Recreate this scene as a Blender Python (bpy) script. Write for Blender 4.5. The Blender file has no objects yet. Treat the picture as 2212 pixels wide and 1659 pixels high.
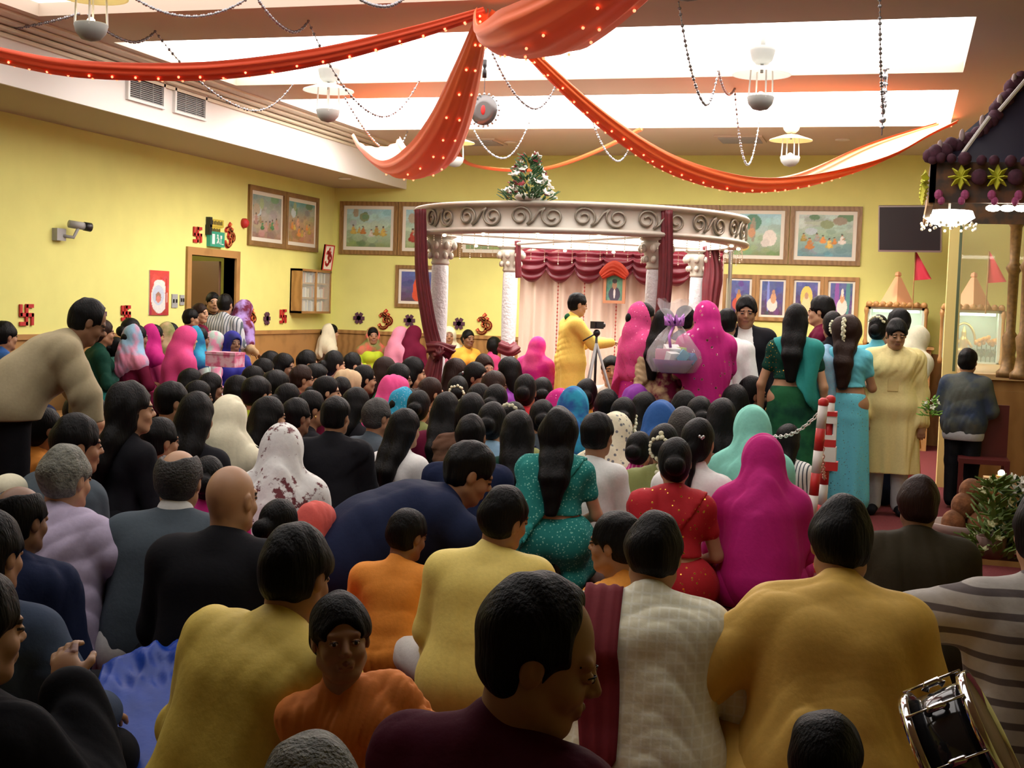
import bpy, bmesh, math, random
import numpy as np
from mathutils import Vector, Matrix
S = bpy.context.scene
# ---------------------------------------------------------------- camera
F_PX = 2783.0
YAW, PIT, ROL = [math.radians(a) for a in (16.745, -3.467, 1.974)]
def cam_axes():
    cy, sy, cp, sp, cr, sr = math.cos(YAW), math.sin(YAW), math.cos(PIT), math.sin(PIT), math.cos(ROL), math.sin(ROL)
    f = np.array([-sy*cp, cy*cp, sp]); r = np.array([cy, sy, 0.]); u = np.cross(r, f)
    return cr*r+sr*u, -sr*r+cr*u, f
CR, CU, CF = cam_axes()
CAM = np.array([0, 0, 1.6])
cd = bpy.data.cameras.new('camera'); co = bpy.data.objects.new('camera', cd); S.collection.objects.link(co)
cd.sensor_fit = 'HORIZONTAL'; cd.sensor_width = 36; cd.lens = 36*F_PX/2212; cd.clip_end = 100; cd.clip_start = .05
co.matrix_world = Matrix(((CR[0], CU[0], -CF[0], 0), (CR[1], CU[1], -CF[1], 0), (CR[2], CU[2], -CF[2], 1.6), (0, 0, 0, 1)))
S.camera = co
S.view_settings.view_transform = 'Standard'; S.view_settings.look = 'None'; S.view_settings.gamma = 1
S.view_settings.use_curve_mapping = False
S.view_settings.exposure = EXPO = 0.48
w = bpy.data.worlds.new('world'); S.world = w; w.use_nodes = True
w.node_tree.nodes['Background'].inputs[0].default_value = (1, .86, .7, 1)
w.node_tree.nodes['Background'].inputs[1].default_value = 0.05
PANEL_E = (1.5, 1.9, 3.4, 9.0)        # strength of the luminous ceiling panels, front to back, first one added unseen
S.cycles.max_bounces = 5; S.cycles.diffuse_bounces = 3; S.cycles.glossy_bounces = 3; S.cycles.transparent_max_bounces = 12
S.cycles.sample_clamp_indirect = 4

def ray(px, py): return CR*(px-1106)/F_PX - CU*(py-829.5)/F_PX + CF
def at(px, py, x=None, y=None, z=None, d=None):     # the world point behind a photo pixel, on a plane
    r = ray(px, py)
    t = (x-CAM[0])/r[0] if x is not None else (y-CAM[1])/r[1] if y is not None else (z-CAM[2])/r[2] if z is not None else d
    return CAM+r*t
def on_v(px, py, A, B):                             # ... on the upright plane through A and B
    n = np.array([B[1]-A[1], A[0]-B[0], 0.]); r = ray(px, py)
    return CAM+r*(np.dot(n, np.array(A)-CAM)/np.dot(n, r))
# room
XL, YB, ZC, ZS, XF, XR = -8.0, 17.3, 3.69, 3.22, -6.88, 3.2

# ---------------------------------------------------------------- materials
MATS = {}
def mat(name, col, rough=.6, metal=0., emit=None, es=1., noise=0., nscale=30., bump=0., bscale=60., kind=None, col2=None, sheen=0., spec=None, alpha=None, pscale=30., trans=0., stretch=None):
    if name in MATS: return MATS[name]
    m = bpy.data.materials.new(name); m.use_nodes = True; MATS[name] = m
    nt = m.node_tree; N = nt.nodes; L = nt.links; b = N['Principled BSDF']
    b.inputs['Roughness'].default_value = rough; b.inputs['Metallic'].default_value = metal
    if spec is not None: b.inputs['Specular IOR Level'].default_value = spec
    c4 = (*col, 1); b.inputs['Base Color'].default_value = c4
    if sheen: b.inputs['Sheen Weight'].default_value = sheen; b.inputs['Sheen Tint'].default_value = (*[min(1, c*1.5+.1) for c in col], 1)
    if trans: b.inputs['Transmission Weight'].default_value = trans
    if alpha is not None: b.inputs['Alpha'].default_value = alpha
    if emit:
        b.inputs['Emission Color'].default_value = (*emit, 1); b.inputs['Emission Strength'].default_value = es
    tc = N.new('ShaderNodeTexCoord'); src = tc.outputs['Object']
    if stretch:
        mp = N.new('ShaderNodeMapping'); mp.inputs['Scale'].default_value = stretch; L.new(src, mp.inputs[0]); src = mp.outputs[0]
    out = None
    def rgb(c):
        n = N.new('ShaderNodeRGB'); n.outputs[0].default_value = (*c, 1); return n.outputs[0]
    def mix(f, a, bb):
        n = N.new('ShaderNodeMix'); n.data_type = 'RGBA'; L.new(f, n.inputs[0]); L.new(a, n.inputs[6]); L.new(bb, n.inputs[7]); return n.outputs[2]
    def ramp(f, a, bb, const=False):
        n = N.new('ShaderNodeMapRange'); n.inputs[1].default_value = a; n.inputs[2].default_value = bb; L.new(f, n.inputs[0]); return n.outputs[0]
    base = rgb(col)
    if kind in ('dots', 'sequin', 'floral'):
        v = N.new('ShaderNodeTexVoronoi'); v.inputs['Scale'].default_value = pscale; L.new(src, v.inputs[0])
        th = {'dots': .28, 'sequin': .2, 'floral': .33}[kind]
        f = ramp(v.outputs['Distance'], th, th-.06); base = mix(f, base, rgb(col2))
        if kind == 'sequin':
            f2 = N.new('ShaderNodeMapRange'); f2.inputs[3].default_value = rough; f2.inputs[4].default_value = .15; L.new(f, f2.inputs[0]); L.new(f2.outputs[0], b.inputs['Roughness'])
            L.new(f, b.inputs['Metallic'])
    if kind in ('stripeX', 'stripeZ', 'stripeY'):
        wv = N.new('ShaderNodeTexWave'); wv.wave_type = 'BANDS'; wv.bands_direction = kind[-1]; wv.inputs['Scale'].default_value = pscale; wv.inputs['Distortion'].default_value = .6; L.new(src, wv.inputs[0])
        base = mix(ramp(wv.outputs['Color'], .72, .8), base, rgb(col2))
    if kind == 'check':
        a = []
        for ax in 'XZ':
            wv = N.new('ShaderNodeTexWave'); wv.bands_direction = ax; wv.inputs['Scale'].default_value = pscale; L.new(src, wv.inputs[0]); a.append(ramp(wv.outputs['Color'], .8, .95))
        mx = N.new('ShaderNodeMath'); mx.operation = 'MAXIMUM'; L.new(a[0], mx.inputs[0]); L.new(a[1], mx.inputs[1]); base = mix(mx.outputs[0], base, rgb(col2))
    if kind == 'wood':
        wv = N.new('ShaderNodeTexWave'); wv.bands_direction = 'X'; wv.inputs['Scale'].default_value = pscale; wv.inputs['Distortion'].default_value = 6; wv.inputs['Detail'].default_value = 3; L.new(src, wv.inputs[0])
        base = mix(ramp(wv.outputs['Color'], .2, 1.), base, rgb(col2 or [c*.7 for c in col]))
    if kind == 'patch':
        n0 = N.new('ShaderNodeTexNoise'); n0.inputs['Scale'].default_value = pscale; n0.inputs['Detail'].default_value = 4; n0.inputs['Roughness'].default_value = .65; L.new(src, n0.inputs[0])
        base = mix(ramp(n0.outputs[0], .555, .61), base, rgb(col2))
    if kind == 'mottle':
        n0 = N.new('ShaderNodeTexNoise'); n0.inputs['Scale'].default_value = pscale; n0.inputs['Detail'].default_value = 3; L.new(src, n0.inputs[0])
        base = mix(ramp(n0.outputs[0], .42, .58), base, rgb(col2))
    if kind == 'attr':
        at_ = N.new('ShaderNodeVertexColor'); at_.layer_name = 'paint'; base = at_.outputs[0]
    if noise:
        n1 = N.new('ShaderNodeTexNoise'); n1.inputs['Scale'].default_value = nscale; n1.inputs['Detail'].default_value = 4; L.new(src, n1.inputs[0])
        hs = N.new('ShaderNodeHueSaturation'); r = N.new('ShaderNodeMapRange'); r.inputs[1].default_value = .3; r.inputs[2].default_value = .7; r.inputs[3].default_value = 1-noise; r.inputs[4].default_value = 1+noise
        L.new(n1.outputs[0], r.inputs[0]); L.new(r.outputs[0], hs.inputs['Value']); L.new(base, hs.inputs['Color']); base = hs.outputs[0]
    L.new(base, b.inputs['Base Color'])
    if bump:
        n2 = N.new('ShaderNodeTexNoise'); n2.inputs['Scale'].default_value = bscale; n2.inputs['Detail'].default_value = 3; L.new(src, n2.inputs[0])
        bp = N.new('ShaderNodeBump'); bp.inputs['Strength'].default_value = bump; bp.inputs['Distance'].default_value = .01; L.new(n2.outputs[0], bp.inputs['Height']); L.new(bp.outputs[0], b.inputs['Normal'])
    return m
def cloth(col, kind=None, col2=None, ps=30., rough=.75, sheen=.15):
    nm = 'cloth_%02x%02x%02x_%s%d' % (*[int(c*255) for c in col], kind or '', int(ps*10)+int(rough*100))
    return mat(nm, col, rough=rough, kind=kind, col2=col2, pscale=ps, noise=.04, nscale=60, bump=.12, bscale=60, sheen=sheen if max(col) > .12 else 0, spec=.25 if max(col) > .12 else .08)
SKIN = [mat('skin_a', (.34, .17, .09), rough=.5, noise=.06, nscale=20), mat('skin_b', (.46, .25, .14), rough=.5, noise=.06, nscale=20), mat('skin_c', (.21, .10, .052), rough=.5, noise=.06, nscale=20)]
LIPS = mat('lips', (.22, .085, .06), rough=.45); DARKF = mat('brow_and_lash', (.012, .008, .007), rough=.6)
HAIRB = mat('hair_black', (.0035, .003, .003), rough=.5, bump=.5, bscale=120, stretch=(1, 1, .15), spec=.14)
HAIRG = mat('hair_grey', (.15, .15, .12), rough=.6, noise=.45, nscale=60, bump=.8, bscale=120)
HAIRS = mat('hair_salt', (.022, .02, .018), rough=.6, noise=.5, nscale=60, bump=.8, bscale=120)
HAIRN = mat('hair_brown', (.020, .008, .005), rough=.5, bump=.5, bscale=120, stretch=(1, 1, .15), spec=.15)
EYEW = mat('eye_white', (.6, .56, .5), rough=.25); EYED = mat('eye_iris', (.02, .01, .006), rough=.1)
GOLD = mat('gold', (.75, .5, .15), rough=.3, metal=.9)
WHITEP = mat('white_plaster', (.8, .8, .77), rough=.8)

# ---------------------------------------------------------------- mesh helpers
def link(o): S.collection.objects.link(o); return o
def put(name, verts, faces, m=None, parent=None, smooth=False, mats=None, fm=None, loc=None, rz=0):
    me = bpy.data.meshes.new(name)
    me.from_pydata([tuple(v) for v in verts] if not isinstance(verts, np.ndarray) else verts.tolist(), [], faces if isinstance(faces, list) else faces.tolist())
    for mm in (mats or ([m] if m else [])): me.materials.append(mm)
    if fm is not None: me.polygons.foreach_set('material_index', np.asarray(fm, dtype=np.int32))
    if smooth: me.polygons.foreach_set('use_smooth', np.ones(len(me.polygons), dtype=bool))
    me.update()
    o = link(bpy.data.objects.new(name, me))
    if parent is not None: o.parent = parent
    if loc is not None: o.location = loc
    if rz: o.rotation_euler = (0, 0, rz)
    return o
class MB:
    def __init__(s): s.v = []; s.f = []; s.m = []; s.mi = 0
    def add(s, v, f):
        k = len(s.v); s.v += [tuple(map(float, p)) for p in v]; s.f += [tuple(i+k for i in q) for q in f]; s.m += [s.mi]*len(f); return s
    def box(s, a, b, R=None, o=None, bev=0):
        (x0, y0, z0), (x1, y1, z1) = a, b
        v = [(x, y, z) for z in (z0, z1) for x, y in ((x0, y0), (x1, y0), (x1, y1), (x0, y1))]
        if R is not None: v = [np.array(o if o is not None else (0, 0, 0))+R@np.array(p) for p in v]
        return s.add(v, [(0, 3, 2, 1), (4, 5, 6, 7), (0, 1, 5, 4), (1, 2, 6, 5), (2, 3, 7, 6), (3, 0, 4, 7)])
    def tube(s, pts, r, n=8, cap=True):
        pts = [np.array(p, float) for p in pts]; rs = r if hasattr(r, '__len__') else [r]*len(pts)
        V = []; prev = None
        for i, p in enumerate(pts):
            t = pts[min(i+1, len(pts)-1)]-pts[max(i-1, 0)]; t = t/(np.linalg.norm(t)+1e-9)
            if prev is None:
                a = np.array([0, 0, 1.]) if abs(t[2]) < .9 else np.array([1., 0, 0]); u = np.cross(t, a)
            else: u = prev-t*np.dot(prev, t)
            u /= np.linalg.norm(u)+1e-9; prev = u; w_ = np.cross(t, u)
            for k in range(n):
                an = 2*math.pi*k/n; V.append(p+rs[i]*(math.cos(an)*u+math.sin(an)*w_))
        F = [(i*n+k, i*n+(k+1) % n, (i+1)*n+(k+1) % n, (i+1)*n+k) for i in range(len(pts)-1) for k in range(n)]
        if cap: F += [tuple(range(n))[::-1], tuple((len(pts)-1)*n+k for k in range(n))]
        return s.add(V, F)
    def lathe(s, prof, n=24, o=(0, 0, 0), R=None):
        V = []
        for r, z in prof:
            for k in range(n):
                an = 2*math.pi*k/n; p = np.array([r*math.cos(an), r*math.sin(an), z])
                V.append(np.array(o)+(R@p if R is not None else p))
        m_ = len(prof); F = [(i*n+k, i*n+(k+1) % n, (i+1)*n+(k+1) % n, (i+1)*n+k) for i in range(m_-1) for k in range(n)]
        if prof[0] != prof[-1]:
          if prof[0][0] > 1e-4: F.append(tuple(range(n))[::-1])
          if prof[-1][0] > 1e-4: F.append(tuple((m_-1)*n+k for k in range(n)))
        return s.add(V, F)
    def ball(s, c, r, n=8, m_=6):
        r3 = r if hasattr(r, '__len__') else (r, r, r)
        V = []; F = []
        for i in range(m_+1):
            ph = math.pi*i/m_
            for k in range(n):
                an = 2*math.pi*k/n; V.append((c[0]+r3[0]*math.sin(ph)*math.cos(an), c[1]+r3[1]*math.sin(ph)*math.sin(an), c[2]-r3[2]*math.cos(ph)))
        F = [(i*n+k, i*n+(k+1) % n, (i+1)*n+(k+1) % n, (i+1)*n+k) for i in range(m_) for k in range(n)]
        return s.add(V, F)
    def build(s, name, m=None, parent=None, smooth=False, mats=None, loc=None, rz=0):
        return put(name, s.v, s.f, m, parent, smooth, mats, s.m if mats else None, loc, rz)
def tag(o, label=None, cat=None, group=None, kind=None):
    for k, v in (('label', label), ('category', cat), ('group', group), ('kind', kind)):
        if v: o[k] = v
    return o
def empty(name, loc=(0, 0, 0), rz=0, parent=None):
    o = link(bpy.data.objects.new(name, None)); o.location = loc; o.rotation_euler = (0, 0, rz); o.empty_display_size = .1
    if parent is not None: o.parent = parent
    return o
def box(name, a, b, m, parent=None, **k): return MB().box(a, b).build(name, m, parent, **k)
def copy_tree(o, parent=None):
    c = o.copy(); link(c)
    if parent is not None: c.parent = parent
    for ch in [x for x in KIDS.get(o.name, [])]: copy_tree(ch, c)
    return c
KIDS = {}

# ---------------------------------------------------------------- signed distance modelling of bodies and cloth
def rot(ax, a):
    c, s = math.cos(a), math.sin(a)
    return np.array([[1, 0, 0], [0, c, -s], [0, s, c]] if ax == 'x' else [[c, 0, s], [0, 1, 0], [-s, 0, c]] if ax == 'y' else [[c, -s, 0], [s, c, 0], [0, 0, 1]])
def sdf(P, prims):
    d = np.full(len(P), 10., np.float32)
    for q in prims:
        t = q[0]
        if t in ('c', '-c'):
            a, b, ra, rb, k = q[1:]; a = np.asarray(a, np.float32); b = np.asarray(b, np.float32)
            pa = P-a; ba = b-a; h = np.clip(pa@ba/(ba@ba+1e-9), 0, 1); e = np.linalg.norm(pa-h[:, None]*ba, axis=1)-(ra+(rb-ra)*h)
        elif t in ('e', '-e'):
            c, r, R, k = q[1:]; l = P-np.asarray(c, np.float32)
            if R is not None: l = l@np.asarray(R, np.float32)
            r = np.asarray(r, np.float32); k0 = np.linalg.norm(l/r, axis=1); k1 = np.linalg.norm(l/(r*r), axis=1)+1e-6; e = k0*(k0-1)/k1
        elif t == 'p':
            n, c = q[1:]; d = np.maximum(d, P@np.asarray(n, np.float32)-c); continue
        elif t == 'f':
            d = d+q[1](P); continue
        elif t == 'e2':      # cut in front of a tilted plane, only above the neck
            d = np.maximum(d, np.minimum(P@np.asarray(q[1], np.float32)-q[2], P[:, 2]-q[3])); continue
        if t[0] == '-':
            h = np.clip(.5-.5*(e+d)/k, 0, 1); d = d*(1-h)-e*h+k*h*(1-h)
        else:
            h = np.clip(.5+.5*(d-e)/k, 0, 1); d = d*(1-h)+e*h-k*h*(1-h)
    return d
def polygonize(prims, h):
    lo = np.full(3, 9.); hi = np.full(3, -9.)
    for q in prims:
        if q[0] == 'c': pts = [np.array(q[1])-q[3], np.array(q[1])+q[3], np.array(q[2])-q[4], np.array(q[2])+q[4]]
        elif q[0] == 'e': r = max(q[2]); pts = [np.array(q[1])-r, np.array(q[1])+r]
        else: continue
        for p in pts: lo = np.minimum(lo, p); hi = np.maximum(hi, p)
    lo -= 4*h; hi += 4*h; B = 6; nb = np.ceil((hi-lo)/(h*B)).astype(int); n = nb*B
    bi = np.stack(np.meshgrid(*[np.arange(k) for k in nb], indexing='ij'), -1).reshape(-1, 3)
    cen = (lo+(bi*B+(B-1)/2)*h).astype(np.float32); dc = sdf(cen, prims)
    near = np.abs(dc) < B*h*.87+.03
    D = np.ones(n, np.float32)
    Dv = D.reshape(nb[0], B, nb[1], B, nb[2], B)
    Dv[:] = np.where(dc.reshape(nb) < 0, -1, 1).astype(np.float32)[:, None, :, None, :, None]
    o = np.stack(np.meshgrid(*[np.arange(B)]*3, indexing='ij'), -1).reshape(-1, 3)
    nbk = bi[near]; idx = (nbk[:, None, :]*B+o[None]).reshape(-1, 3)
    P = (lo+idx*h).astype(np.float32)
    vals = np.concatenate([sdf(P[i:i+400000], prims) for i in range(0, len(P), 400000)])
    D[idx[:, 0], idx[:, 1], idx[:, 2]] = vals
    I = D < 0
    c = [I[a:n[0]-1+a, b:n[1]-1+b, e:n[2]-1+e] for a in (0, 1) for b in (0, 1) for e in (0, 1)]
    cnt = sum(x.astype(np.int8) for x in c); act = (cnt > 0) & (cnt < 8)
    ai = np.argwhere(act); vid = np.full(act.shape, -1, np.int32); vid[act] = np.arange(len(ai))
    cv = np.stack([D[ai[:, 0]+a, ai[:, 1]+b, ai[:, 2]+e] for a in (0, 1) for b in (0, 1) for e in (0, 1)], 1)
    off = np.array([(a, b, e) for a in (0, 1) for b in (0, 1) for e in (0, 1)], float)
    acc = np.zeros((len(ai), 3)); wsum = np.zeros(len(ai))
    for i in range(8):
        for j in range(i+1, 8):
            if np.abs(off[i]-off[j]).sum() == 1:
                di, dj = cv[:, i], cv[:, j]; s = (di < 0) != (dj < 0); t = np.where(s, di/(di-dj+1e-12), 0)
                acc += np.where(s[:, None], off[i]+(off[j]-off[i])*t[:, None], 0); wsum += s
    V = lo+(ai+acc/wsum[:, None])*h
    Fs = []
    for ax in range(3):
        u, v = [(1, 2), (2, 0), (0, 1)][ax]
        sl0 = [slice(None)]*3; sl1 = [slice(None)]*3; sl0[ax] = slice(0, n[ax]-1); sl1[ax] = slice(1, n[ax])
        ch = I[tuple(sl0)] != I[tuple(sl1)]; e = np.argwhere(ch)
        e = e[(e[:, u] > 0) & (e[:, v] > 0) & (e[:, u] < n[u]-1) & (e[:, v] < n[v]-1)]
        ins = I[e[:, 0], e[:, 1], e[:, 2]]
        def g(du, dv):
            q = e.copy(); q[:, u] -= du; q[:, v] -= dv; return vid[q[:, 0], q[:, 1], q[:, 2]]
        Q = np.stack([g(1, 1), g(0, 1), g(0, 0), g(1, 0)], 1); Q = np.where(ins[:, None], Q, Q[:, ::-1]); Fs.append(Q)
    F = np.concatenate(Fs); F = F[(F >= 0).all(1)]
    return V, F
def fast_mesh(name, V, F, mats, fm=None):
    me = bpy.data.meshes.new(name)
    me.vertices.add(len(V)); me.vertices.foreach_set('co', V.astype(np.float32).ravel())
    me.loops.add(len(F)*4); me.loops.foreach_set('vertex_index', F.astype(np.int32).ravel())
    me.polygons.add(len(F)); me.polygons.foreach_set('loop_start', np.arange(0, len(F)*4, 4, dtype=np.int32))
    me.polygons.foreach_set('use_smooth', np.ones(len(F), dtype=bool))
    for m in mats: me.materials.append(m)
    if fm is not None: me.polygons.foreach_set('material_index', fm.astype(np.int32))
    me.update(calc_edges=True); me.validate()
    return me
def folds(amp, freq, seed=0, dirs=(1, 1, .4), ridge=True, zr=None):
    if ridge: freq = freq*2.1
    rs = np.random.RandomState(seed); K = rs.normal(size=(4, 3))*np.array(dirs)
    if ridge: K = K*.45+K[:1]/np.linalg.norm(K[0])*1.1;
    K = K*1.; K = K/np.linalg.norm(K, axis=1)[:, None]*freq*np.array([.6, 1, 1.5, 2.1])[:, None]; ph = rs.uniform(0, 6.28, 4)
    K2 = rs.normal(size=(3, 3))*3; ph2 = rs.uniform(0, 6.28, 3)
    def f(P):
        wv = np.sin(P@K2.T.astype(np.float32)+ph2).astype(np.float32)*.06
        Q = P+wv; s = np.sin(Q@K.T.astype(np.float32)+ph)
        if ridge: s = 1-2*np.abs(s)
        r = (s*np.array([1, .7, .45, .3])).sum(1)*amp
        if ridge: r = r*np.clip(.55+.5*np.sin(P@(K2[::-1]*2.2).T.astype(np.float32)+ph2[0]).sum(1), .12, 1.25)
        if zr is not None: r = r*np.clip((zr[1]-P[:, 2])/(zr[1]-zr[0]), 0, 1)
        return r.astype(np.float32)
    return ('f', f)
def pleats(cx, cy, n, amp, z0, z1, ph=0.):       # vertical folds round an axis, deepest at z0, gone at z1
    def f(P):
        th = np.arctan2(P[:, 1]-cy, P[:, 0]-cx); g = np.clip((z1-P[:, 2])/(z1-z0), 0, 1)
        return (amp*g*(np.sin(th*n+ph+1.5*np.sin(th*2+ph))+.5*np.sin(th*n*1.7+P[:, 2]*4))).astype(np.float32)
    return ('f', f)

# ---------------------------------------------------------------- people
FLOORCUT = ('p', (0, 0, -1), -.004)
def A(*p): return np.array(p, float)
def skeleton(pose='sit', fem=False, lean=0., side=0., hy=0., hp=0., hr=0., arms=None, child=False, bulk=1., hs=1., seat=.44, legs=None):
    J = {}
    z0 = {'sit': .12, 'chair': seat+.1, 'stand': .93, 'kneel': .3}[pose]
    sw = .15 if fem else .175
    up = {'waist': A(0, 0, z0+.15), 'chest': A(0, .01, z0+.31), 'neck': A(0, .015, z0+.47), 'shL': A(-sw, 0, z0+.388), 'shR': A(sw, 0, z0+.388), 'head': A(0, .04, z0+.618)}
    pel = A(0, 0, z0); J['pel'] = pel
    def bend(p):
        t = min(1, max(0, (p[2]-z0)/.3)); a = lean*(.45+.55*t*t*(3-2*t)); R = rot('x', -a)@rot('y', side*t)
        return pel+R@(p-pel)
    for k, v in up.items(): J[k] = bend(v)
    J['R'] = rot('x', -lean)@rot('y', side)
    J['Rh'] = rot('z', -hy)@rot('x', hp-lean*.35)@rot('y', hr)
    nk = J['neck']; J['head'] = nk+J['Rh']@rot('x', 0)@(A(0, .028, .14)*hs)
    J['hs'] = hs
    if pose == 'sit':
        L = [A(.09, .02, .11), A(.33, .25, .11), A(-.02, .36, .065), A(-.13, .34, .045)]
    elif pose == 'chair':
        L = [A(.09, .02, z0), A(.11, .42, seat+.04), A(.10, .44, .09), A(.11, .55, .045)]
    elif pose == 'kneel':
        L = [A(.09, .02, z0), A(.13, .38, .12), A(.12, .0, .08), A(.12, -.1, .05)]
    else:
        L = [A(.09, 0, .9), A(.095, .02, .5), A(.10, -.01, .09), A(.12, .11, .04)]
    if legs: L = legs
    J['legs'] = []
    for s in (-1, 1):
        q = [p*A(s, 1, 1) for p in L]
        J['legs'].append(q)
    if legs and len(legs) == 8: J['legs'] = [legs[:4], legs[4:]]
    T = {'lap': [A(.23, .06, z0+.14), A(.10, .24, z0+.06)], 'knee': [A(.25, .12, z0+.13), A(.28, .3, z0+.06)],
         'down': [A(.24, -.03, z0+.10), A(.25, .04, z0-.14)], 'hold': [A(.22, .06, z0+.14), A(.13, .30, z0+.18)],
         'fold': [A(.24, .08, z0+.15), A(-.05, .2, z0+.16)], 'back': [A(.3, -.06, z0+.13), A(.34, -.16, z0-.08)],
         'hug': [A(.26, .12, z0+.15), A(.06, .36, z0+.10)]}
    arms = arms or ('lap', 'lap')
    J['arms'] = []
    for s, a in zip((-1, 1), arms):
        sh = J['shL'] if s < 0 else J['shR']
        e, wv = (T[a] if isinstance(a, str) else [A(*q)*A(s, 1, 1) for q in a])
        e = e*A(s, 1, 1) if isinstance(a, str) else A(*a[0]); wv = wv*A(s, 1, 1) if isinstance(a, str) else A(*a[1])
        if isinstance(a, str) and pose != 'stand': e = A(*e); e[1] += .5*(sh[1]); wv[1] += .35*max(0, sh[1])
        J['arms'].append((sh, e, wv))
    J.update(pose=pose, fem=fem, z0=z0, bulk=bulk)
    return J
def torso(J, inf=0., k=.05):
    b = J['bulk']; f = J['fem']; R = J['R']; pel = J['pel']; x = R@A(1, 0, 0)
    cr, wr, hr_ = (.098, .088, .125) if f else (.112, .108, .122)
    P = [('c', pel-A(.075, 0, 0), pel+A(.075, 0, 0), hr_*b+inf, hr_*b+inf, k),
         ('c', J['waist']-x*.055*b, J['waist']+x*.055*b, wr*b+inf, wr*b+inf, k+.02),
         ('c', J['chest']-x*.07, J['chest']+x*.07, cr*b+inf, cr*b+inf, k+.02),
         ('c', J['shL']*.88+J['chest']*.12, J['shR']*.88+J['chest']*.12, .058+inf, .058+inf, k),
         ('c', J['neck']-R@A(0, .01, .03), J['shL'], .045+inf, .05+inf, .04), ('c', J['neck']-R@A(0, .01, .03), J['shR'], .045+inf, .05+inf, .04)]
    if f: P += [('e', J['chest']+R@A(s*.065, .075, .0), (.06+inf, .055+inf, .06+inf), None, .04) for s in (-1, 1)]
    return P
def sleeves(J, inf=.012, length=1., k=.03, only=None):
    P = []; f = .85 if J['fem'] else 1.
    for i, (s, e, wv) in enumerate(J['arms']):
        if only is not None and i != only: continue
        if length <= .5:
            P.append(('c', s, s+(e-s)*length*1.5, (.056*f)+inf, .047*f+inf, k))
        else:
            P += [('c', s, e, .056*f+inf, .044*f+inf, k), ('c', e, e+(wv-e)*min(1, (length-.5)*1.9), .042*f+inf, .030*f+inf, k)]
    return P
def hand_prims(e, wv, s, curl=.6, hs=1., fl=None):
    d = wv-e; d = d/(np.linalg.norm(d)+1e-9); n = np.cross(d, A(s, 0, 0)); n = n if np.linalg.norm(n) > .2 else np.cross(d, A(0, 1, 0)); n /= np.linalg.norm(n); w_ = np.cross(n, d)*s*-1
    if n[2] > 0: n = -n
    P = [('e', wv+d*.05*hs, (.038*hs, .05*hs, .017*hs), np.stack([w_, d, n], 1), .012)]
    for i, (o, l) in enumerate(((-.027, .062), (-.009, .07), (.009, .066), (.026, .052))):
        a = wv+d*.085*hs+w_*o*hs; b1 = a+(d*math.cos(curl*.6)+n*math.sin(curl*.6))*l*.5*hs; b2 = b1+(d*math.cos(curl*1.7)+n*math.sin(curl*1.7))*l*.5*hs
        P += [('c', a, b1, .009*hs, .0082*hs, .004), ('c', b1, b2, .0082*hs, .007*hs, .003)]
    t0 = wv+d*.03*hs-w_*.03*hs; t1 = t0+(d*.6-w_*.6+n*.35)*.04*hs; P += [('c', t0, t1, .012*hs, .010*hs, .006), ('c', t1, t1+(d*.8-w_*.1+n*.5)*.028*hs, .010*hs, .008*hs, .003)]
    return P
def head_prims(J, old=False):
    c, R, s = J['head'], J['Rh'], J['hs']; f = .95 if J['fem'] else 1.
    W = lambda *p: c+R@(A(*p)*s)
    E = lambda p, r, k: ('e', W(*p), tuple(q*s for q in r), R, k*s)
    C = lambda a, b, ra, rb, k: ('c', W(*a), W(*b), ra*s, rb*s, k*s)
    nk = J['neck']
    P = [E((0, -.014, .022), (.074, .094, .096), .02), E((0, .018, -.04), (.057*f, .07, .078), .03),
         E((0, .055, -.094), (.028, .026, .02), .02), C((-.05, -.0, -.06), (-.025, .055, -.09), .022, .016, .025), C((.05, 0, -.06), (.025, .055, -.09), .022, .016, .025),
         C((-.036, .073, .024), (.036, .073, .024), .012, .012, .012), E((.036, .055, -.03), (.024, .024, .022), .02), E((-.036, .055, -.03), (.024, .024, .022), .02),
         ('-e', W(.031, .094, .004), (.017*s, .012*s, .011*s), R, .01*s), ('-e', W(-.031, .094, .004), (.017*s, .012*s, .011*s), R, .01*s),
         C((0, .080, .012), (0, .101, -.020), .009, .0112, .008), E((.011, .092, -.025), (.008, .010, .008), .005), E((-.011, .092, -.025), (.008, .010, .008), .005),
         C((-.017, .083, -.054), (.017, .083, -.054), .008, .008, .006), C((-.013, .082, -.064), (.013, .082, -.064), .009, .009, .006), ('-c', W(-.022, .098, -.0585), W(.022, .098, -.0585), .004*s, .004*s, .003*s),
         E((.031, .079, .004), (.0135, .0135, .0105), .003), E((-.031, .079, .004), (.0135, .0135, .0105), .003)]
    for x in (-1, 1):
        P += [E((x*.077, -.008, -.004), (.009, .020, .031), .006), ('-e', W(x*.088, -.002, .002), (.007*s, .010*s, .016*s), R, .004*s)]
    P += [('c', W(0, -.018, -.05), nk-A(0, .0, .04), (.05 if J['fem'] else .056)*s, (.052 if J['fem'] else .062), .03)]
    return P
def leg_prims(J, inf=0., k=.03):
    P = []
    for h, kn, an, to in J['legs']:
        P += [('c', h, kn, .083+inf, .058+inf, k), ('c', kn, an, .055+inf, .037+inf, k)]
    return P
def foot_prims(J, inf=0.):
    return [('c', q[2]-A(0, 0, .03) if q[2][2] > .07 else q[2], q[3], .036+inf, .03+inf, .03) for q in J['legs']]
def skin_prims(J, curl=.6, hands=True, head=True):
    P = torso(J, -.004)+leg_prims(J, -.004)+foot_prims(J)
    f = .85 if J['fem'] else 1.
    for i, (s, e, wv) in enumerate(J['arms']):
        P += [('c', s, e, .05*f, .04*f, .03), ('c', e, wv, .039*f, .026*f, .02)]
        if hands: P += hand_prims(e, wv, (-1, 1)[i], curl, .9 if J['fem'] else 1.)
    return P+head_prims(J)
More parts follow.
